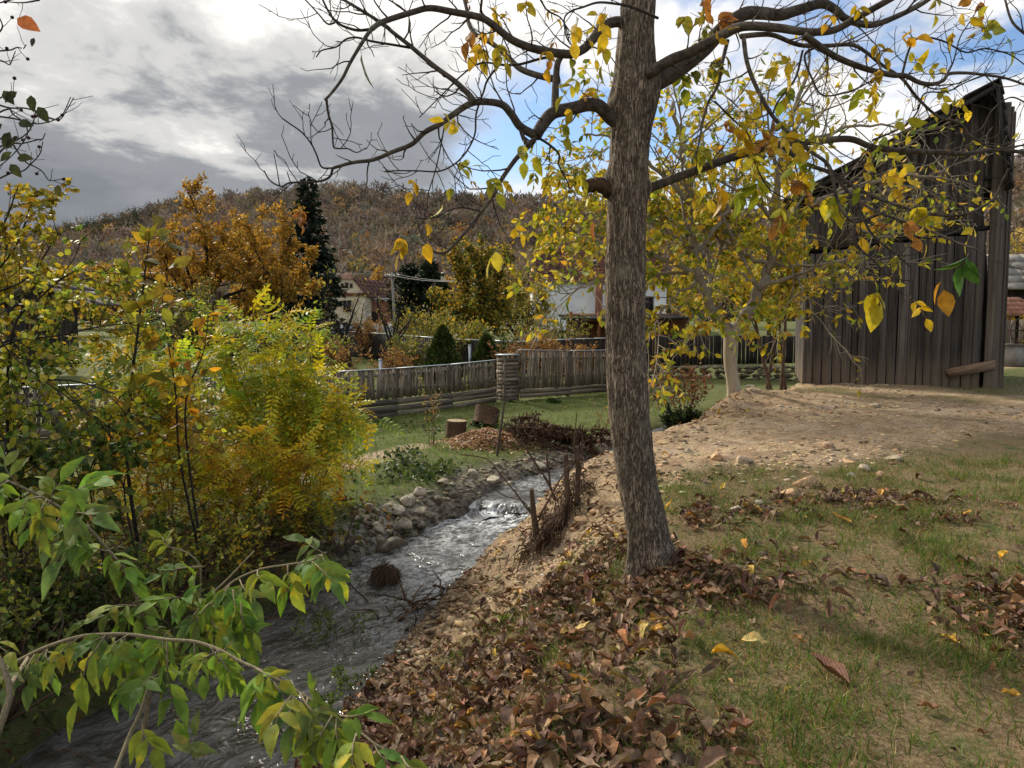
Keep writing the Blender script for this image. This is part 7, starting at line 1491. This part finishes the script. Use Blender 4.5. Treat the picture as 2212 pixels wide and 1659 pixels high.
# ------------------------------------------------------------------ stumps, chip heap, brush pile
def stump(label, c, r, h, tilt, seed, topcol):
    c = np.array(c); e = thing('tree_stump', label, 'stump', c); n, m = 28, 7; a = np.arange(n) * 2 * math.pi / n; zs = np.linspace(-.06, h, m); Rm = rotm(*tilt)
    pr = np.stack([np.cos(a)[None] + 0 * zs[:, None], np.sin(a)[None] + 0 * zs[:, None], zs[:, None] * 2 + 0 * a[None]], -1); rr = r * (1 + .18 * fbm(pr * 1.2 + seed, 1.6, 3, seed) + .10 * fbm(pr * np.array((6, 6, .6)), 1., 2, seed + 3) + .35 * np.exp(-(zs[:, None] + .06) / .09) * (.5 + .5 * np.sin(a * 5 + seed)[None]))
    V = np.stack([np.cos(a)[None] * rr, np.sin(a)[None] * rr, zs[:, None] + 0 * rr], -1).reshape(-1, 3) @ Rm.T + c; i = np.arange(m - 1)[:, None] * n; j = np.arange(n)[None]; k = (j + 1) % n
    G = Geo(); G.add(V, [np.stack([i + j, i + k, i + n + k, i + n + j], -1).reshape(-1, 4)]); G.obj('bark', M_root, e, True)
    G = Geo(); top = V[-n:] ; ctr = top.mean(0); V2 = np.concatenate([top * .97 + ctr * .03 + Rm @ np.array((0, 0, .004)), [ctr + Rm @ np.array((0, 0, .015))]]); G.add(V2, [np.array([[q, (q + 1) % n, n] for q in range(n)])]); G.obj('cut_face', M_cut, e)
s1 = g(985, 945); s2 = g(1046, 925)
stump('upright dark stump at the left end of the wood chip heap', s1, .20, .34, (0.02, .04, 0), 3, None); stump('tilted larger stump lying behind the wood chip heap', s2 + np.array((0, .25, .06)), .27, .36, (-.28, .32, .3), 8, None)
hc = g(1062, 970); hp = thing('chip_heap', 'heap of light brown wood chips in front of the stumps', 'wood chips', hc)
n = 4200; rad = rng.random(n) ** .5 * np.where(rng.random(n) < .15, 1.45, 1.); a = rng.uniform(0, 6.283, n); xy = np.column_stack([hc[0] - .1 + rad * np.cos(a) * .75, hc[1] + .55 + rad * np.sin(a) * .75]); hn = .72 + 1.1 * fbm(xy, 2.2, 3, 161); z = H(xy[:, 0], xy[:, 1]) + .34 * np.clip(1 - rad ** 1.6, 0, 1) * hn + rng.random(n) * .02
G = Geo(); chip = (np.array([(-.3, -.5, 0), (.3, -.45, .06), (.25, .5, 0), (-.25, .45, .08)]), [np.array([[0, 1, 2, 3]])]); G.scatter(chip[0], chip[1], np.column_stack([xy, z]), leaf_frames(n, .6), rng.uniform(.03, .075, n), pick([(.42, .26, .15), (.34, .19, .10), (.50, .34, .22), (.22, .12, .07)], n, .15)); G.obj('chips', M_dry, hp, False, 'stuff')
G = Geo(); nn = 20; aa = np.arange(nn) * 2 * math.pi / nn; V = [np.array((hc[0] - .1, hc[1] + .55, hz(hc[0] - .1, hc[1] + .55) + .22))]
for q in (.35, .7, 1.): V += [np.array((hc[0] - .1 + q * .75 * math.cos(x_), hc[1] + .55 + q * .75 * math.sin(x_), hz(hc[0] - .1 + q * .75 * math.cos(x_), hc[1] + .55 + q * .75 * math.sin(x_)) + .22 * (1 - q ** 1.6) - .012)) for x_ in aa]
F3 = [[0, 1 + q, 1 + (q + 1) % nn] for q in range(nn)]; F4 = [[1 + r_ * nn + q, 1 + (r_ + 1) * nn + q, 1 + (r_ + 1) * nn + (q + 1) % nn, 1 + r_ * nn + (q + 1) % nn] for r_ in range(2) for q in range(nn)]
G.add(np.array(V), [np.array(F3), np.array(F4)]); G.obj('heap_core', M_cut, hp, True)
# brush pile of dead conifer boughs
bp_ = g(1158, 962); bpile = thing('brush_pile', 'pile of dead dark brown conifer boughs beside the chip heap', 'brushwood', bp_)
G, Gn = Geo(), Geo(); P_, D_ = [], []
for i in range(46):
    x0, y0 = bp_[0] + U(-.75, .75), bp_[1] + .45 + U(-.45, .5); prof = max(.05, .52 * (1 - ((x0 - bp_[0] + .1) / .95) ** 2)); p = np.array((x0, y0, hz(x0, y0) + U(0, prof))); a = U(-.9, .3) if rng.random() < .8 else U(0, 6.28)
    pts = wander(p, (math.cos(a), math.sin(a) * .6, U(-.25, .15)), U(.5, .95), 6, .1, -.05); pts[:, 2] = np.maximum(pts[:, 2], H(pts[:, 0], pts[:, 1]) + .02); G.tube(pts, np.linspace(.016, .004, 7), 4)
    k = 150; t = rng.random(k) * 5.99; j = t.astype(int); q = pts[j] + (pts[j + 1] - pts[j]) * (t - j)[:, None]; P_.append(q); D_.append(unit((pts[-1] - pts[0])[None] * .8 + rng.normal(size=(k, 3)) * .55 + np.array((0, 0, -.25))))
G.obj('boughs', M_root, bpile, True, 'stuff'); put_leaves(Gn, np.concatenate(P_), np.concatenate(D_), (.07, .17), [(.085, .048, .030), (.060, .034, .022), (.12, .07, .045), (.04, .024, .017)], (DIAMOND[0] * np.array((.38, 1, 1)), DIAMOND[1]), .25, 0, .2); Gn.obj('needles', M_dry, bpile, False, 'stuff')
tangle('brown twiggy debris on the bank below the brush pile', [(hc[0] + .35, hc[1] + .1, .35, .22, .14)], 230, 'twig_debris', L=(.15, .45), rad=.005)
# small lichened bare tree and dry stalks near the stumps
pts = catmull([g(1072, 985) - np.array((0, 0, .1)), at(1080, 935, g(1072, 985)[1]), at(1088, 880, g(1072, 985)[1]), at(1090, 840, g(1072, 985)[1]), at(1083, 815, g(1072, 985)[1])], 5)
lt = thing('lichen_tree', 'small bare grey barked tree with spiky twigs beside the chip heap', 'tree', pts[0]); G, tw = Geo(), []; grow(G, pts, .028, .010, 0, [dict(n=9., t0=.5, len=(.3, .75), ang=(50, 90), rr=.4, up=.0, jit=.2, seg=6, rmin=.006), dict(n=7, t0=.15, len=(.10, .28), ang=(30, 70), rr=.5, up=.05, jit=.2, seg=3, rmin=.004)], tw, (8, 5, 4)); G.obj('trunk', M_limb, lt, True)
for u_, v_, h_, lab in ((932, 965, 1.05, 'thin dry stalk with tan seed heads in front of the slat fence'), (1300, 955, .95, 'dry thin stalks with a few pale leaves left of the trunk')):
    shrub('dry_stalk', lab, g(u_, v_), h_, .22, [(.34, .22, .08), (.26, .16, .06), (.30, .28, .07)], 160, (.03, .06), 4, M_brownstem, sr=.007, cat='plant')

# ------------------------------------------------------------------ cut coppice stumps with root mass, driftwood, root clump in the water
R7 = lambda x, y: (603.5 + .3968 * x, 932.6 + .3968 * y)
def px_poly(L, base_uv, dY=0.): 
    Y = g(*base_uv)[1] + dY; return np.array([at(*R7(x, y), Y) for x, y in L])
cb = g(*R7(1420, 640)); cop = thing('coppice_stump', 'cut shrub stems and matted hanging roots on the dirt bank left of the trunk', 'stump', cb)
b1, b2 = R7(1410, 640), R7(1600, 420)
for L, b, r0, r1 in (([(1415, 660), (1400, 560), (1385, 450), (1378, 370), (1374, 312)], b1, .038, .022), ([(1400, 470), (1350, 420), (1300, 350), (1210, 240), (1130, 150), (985, 122)], b1, .011, .005), ([(1390, 480), (1330, 380), (1230, 350), (1140, 295), (1080, 290)], b1, .007, .004), ([(1410, 470), (1460, 380), (1540, 240), (1590, 160)], b1, .014, .006), ([(1500, 370), (1470, 290), (1400, 180), (1340, 90), (1280, 30)], b2, .017, .006), ([(1475, 300), (1465, 200), (1450, 108)], b2, .013, .009),
                     ([(1570, 420), (1565, 280), (1560, 180), (1558, 120)], b2, .032, .025), ([(1620, 400), (1625, 250), (1625, 150), (1620, 80)], b2, .032, .022), ([(1620, 330), (1645, 170), (1650, 40), (1640, 10)], b2, .010, .003), ([(1610, 150), (1605, 60), (1615, -60), (1620, -110)], b2, .008, .004), ([(1560, 240), (1590, 190), (1620, 130)], b2, .014, .010), ([(1500, 380), (1560, 330), (1640, 300), (1700, 305)], b2, .009, .004), ([(1400, 640), (1480, 590), (1560, 540), (1690, 480)], b1, .008, .006), ([(1300, 620), (1420, 610), (1500, 590)], b1, .006, .005), ([(1560, 440), (1640, 425), (1690, 430)], b2, .014, .009)):
    G = Geo(); pts = catmull(px_poly(L, b), 5); G.tube(pts, np.linspace(r0, r1, len(pts)), 7, rough=.06); G.obj('cut_stem', M_brownstem, cop, True)
G = Geo()
pA, pB = g(*R7(1370, 720)), g(*R7(1640, 330))
for i in range(340):                                     # matted roots hanging down the cut bank
    t = rng.random(); c = pA * (1 - t) + pB * t; x, y = c[0] + rng.normal() * .10, c[1] + rng.normal() * .12; z = hz(x, y) + U(.02, .30) * (1 - .4 * abs(t - .5))
    p = wander((x, y, z), (U(-.8, .2), U(-.8, .3), U(-1.1, .1)), U(.10, .30), 5, .25, -.2); p[:, 2] = np.maximum(p[:, 2], H(p[:, 0], p[:, 1]) - .01); G.tube(p, np.linspace(.0055, .002, 6) * U(.5, 1.7), 3, np.array((1, 1, 1)) * U(.55, 1.4), cap=False)
G.obj('root_mat', M_root, cop, False, 'stuff')
G = Geo(); v_, f_ = rock_shape(3, 77, .9, .8); c = (pA + pB) / 2; dirv = unit(pB - pA); Rm = basis(dirv); G.add((v_ * np.array((np.linalg.norm(pB - pA) * .52, .15, .24))) @ Rm.T + c + np.array((-.03, -.02, .0)), [f_]); G.obj('soil_clod', M_root, cop, True)
rc = g(836, 1300); rc[2] = -1.24; rcl = thing('root_clump', 'brown matted root clump standing in the stream', 'root clump', rc)
G = Geo(); v_, f_ = rock_shape(3, 61, .85, .6); G.add(v_ * np.array((.145, .12, .14)) + rc + np.array((0, 0, .06)), [f_]); G.obj('clump', M_root, rcl, True)
G = Geo()
for i in range(260):
    d = unit(rng.normal(size=3) + np.array((-.2, -.3, .5))); p = rc + d * np.array((.14, .12, .13)) + np.array((0, 0, .06)); G.tube(wander(p, d + np.array((-.4, -.2, -1.1)), U(.06, .2), 4, .2, -.2), np.linspace(.004, .0015, 5), 3, np.array((1, 1, 1)) * U(.6, 1.6), cap=False)
G.obj('fibres', M_root, rcl, False, 'stuff')
dw = thing('driftwood', 'pale forked driftwood branch on the left bank by the boulders', 'branch', g(735, 1215)); Yd = g(735, 1215)[1]
for L, r0 in (([(705, 1222), (730, 1200), (752, 1180), (765, 1168)], .045), ([(700, 1205), (728, 1190), (748, 1185)], .04), ([(745, 1178), (760, 1130), (775, 1100)], .012), ([(690, 1142), (700, 1130), (712, 1118)], .012)):
    G = Geo(); pts = catmull([at(u_, v_, Yd + .05 * q) for q, (u_, v_) in enumerate(L)], 5); G.tube(pts, np.linspace(r0, r0 * .55, len(pts)), 8, rough=.08); G.obj('limb', M_limb, dw, True)
db = g(870, 1345); tangle('dead curved twigs at the water edge of the leaf covered bank', [(db[0], db[1], .16, .16, .14)], 70, 'dead_twigs', M_root, (.2, .5), .010)
for u_, v_, lab in ((1000, 1290, 'thin roots and twigs poking out of the cut bank near the stream'), (1180, 1180, 'twigs and roots lying on the bare slope below the cut stems'), (930, 1345, 'fine twigs along the water edge below the litter')):
    q_ = g(u_, v_); tangle(lab, [(q_[0], q_[1], .28, .4, .05)], 60, 'dead_twigs', M_root, (.12, .4), .004, .25)
# litter left by people
pl = g(1262, 962); pw = thing('plastic_scrap', 'crumpled red plastic scrap at the far bend of the stream', 'litter', pl); v_, f_ = rock_shape(2, 33, .4, 1.2); G = Geo(); G.add(v_ * np.array((.2, .12, .14)) + pl + np.array((0, 0, .06)), [f_]); G.obj('sheet', M_plastic, pw); G = Geo(); G.add(v_[:, [1, 0, 2]] * np.array((.10, .1, .08)) + pl + np.array((.24, .1, .06)), [f_[:, ::-1]]); G.obj('flap', M_plastic, pw)
bl = g(250, 1262); v_, f_ = rock_shape(2, 35, .5, 1.0); bo = bpy.data.objects.new('plastic_bag', raw_mesh('plastic_bag', v_ * np.array((.16, .10, .12)), [f_], M_bluebag, None, True)); link(bo); bo.location = bl + np.array((0, 0, .05)); tag(bo, 'dark blue plastic bag caught in the brambles at left', 'litter')
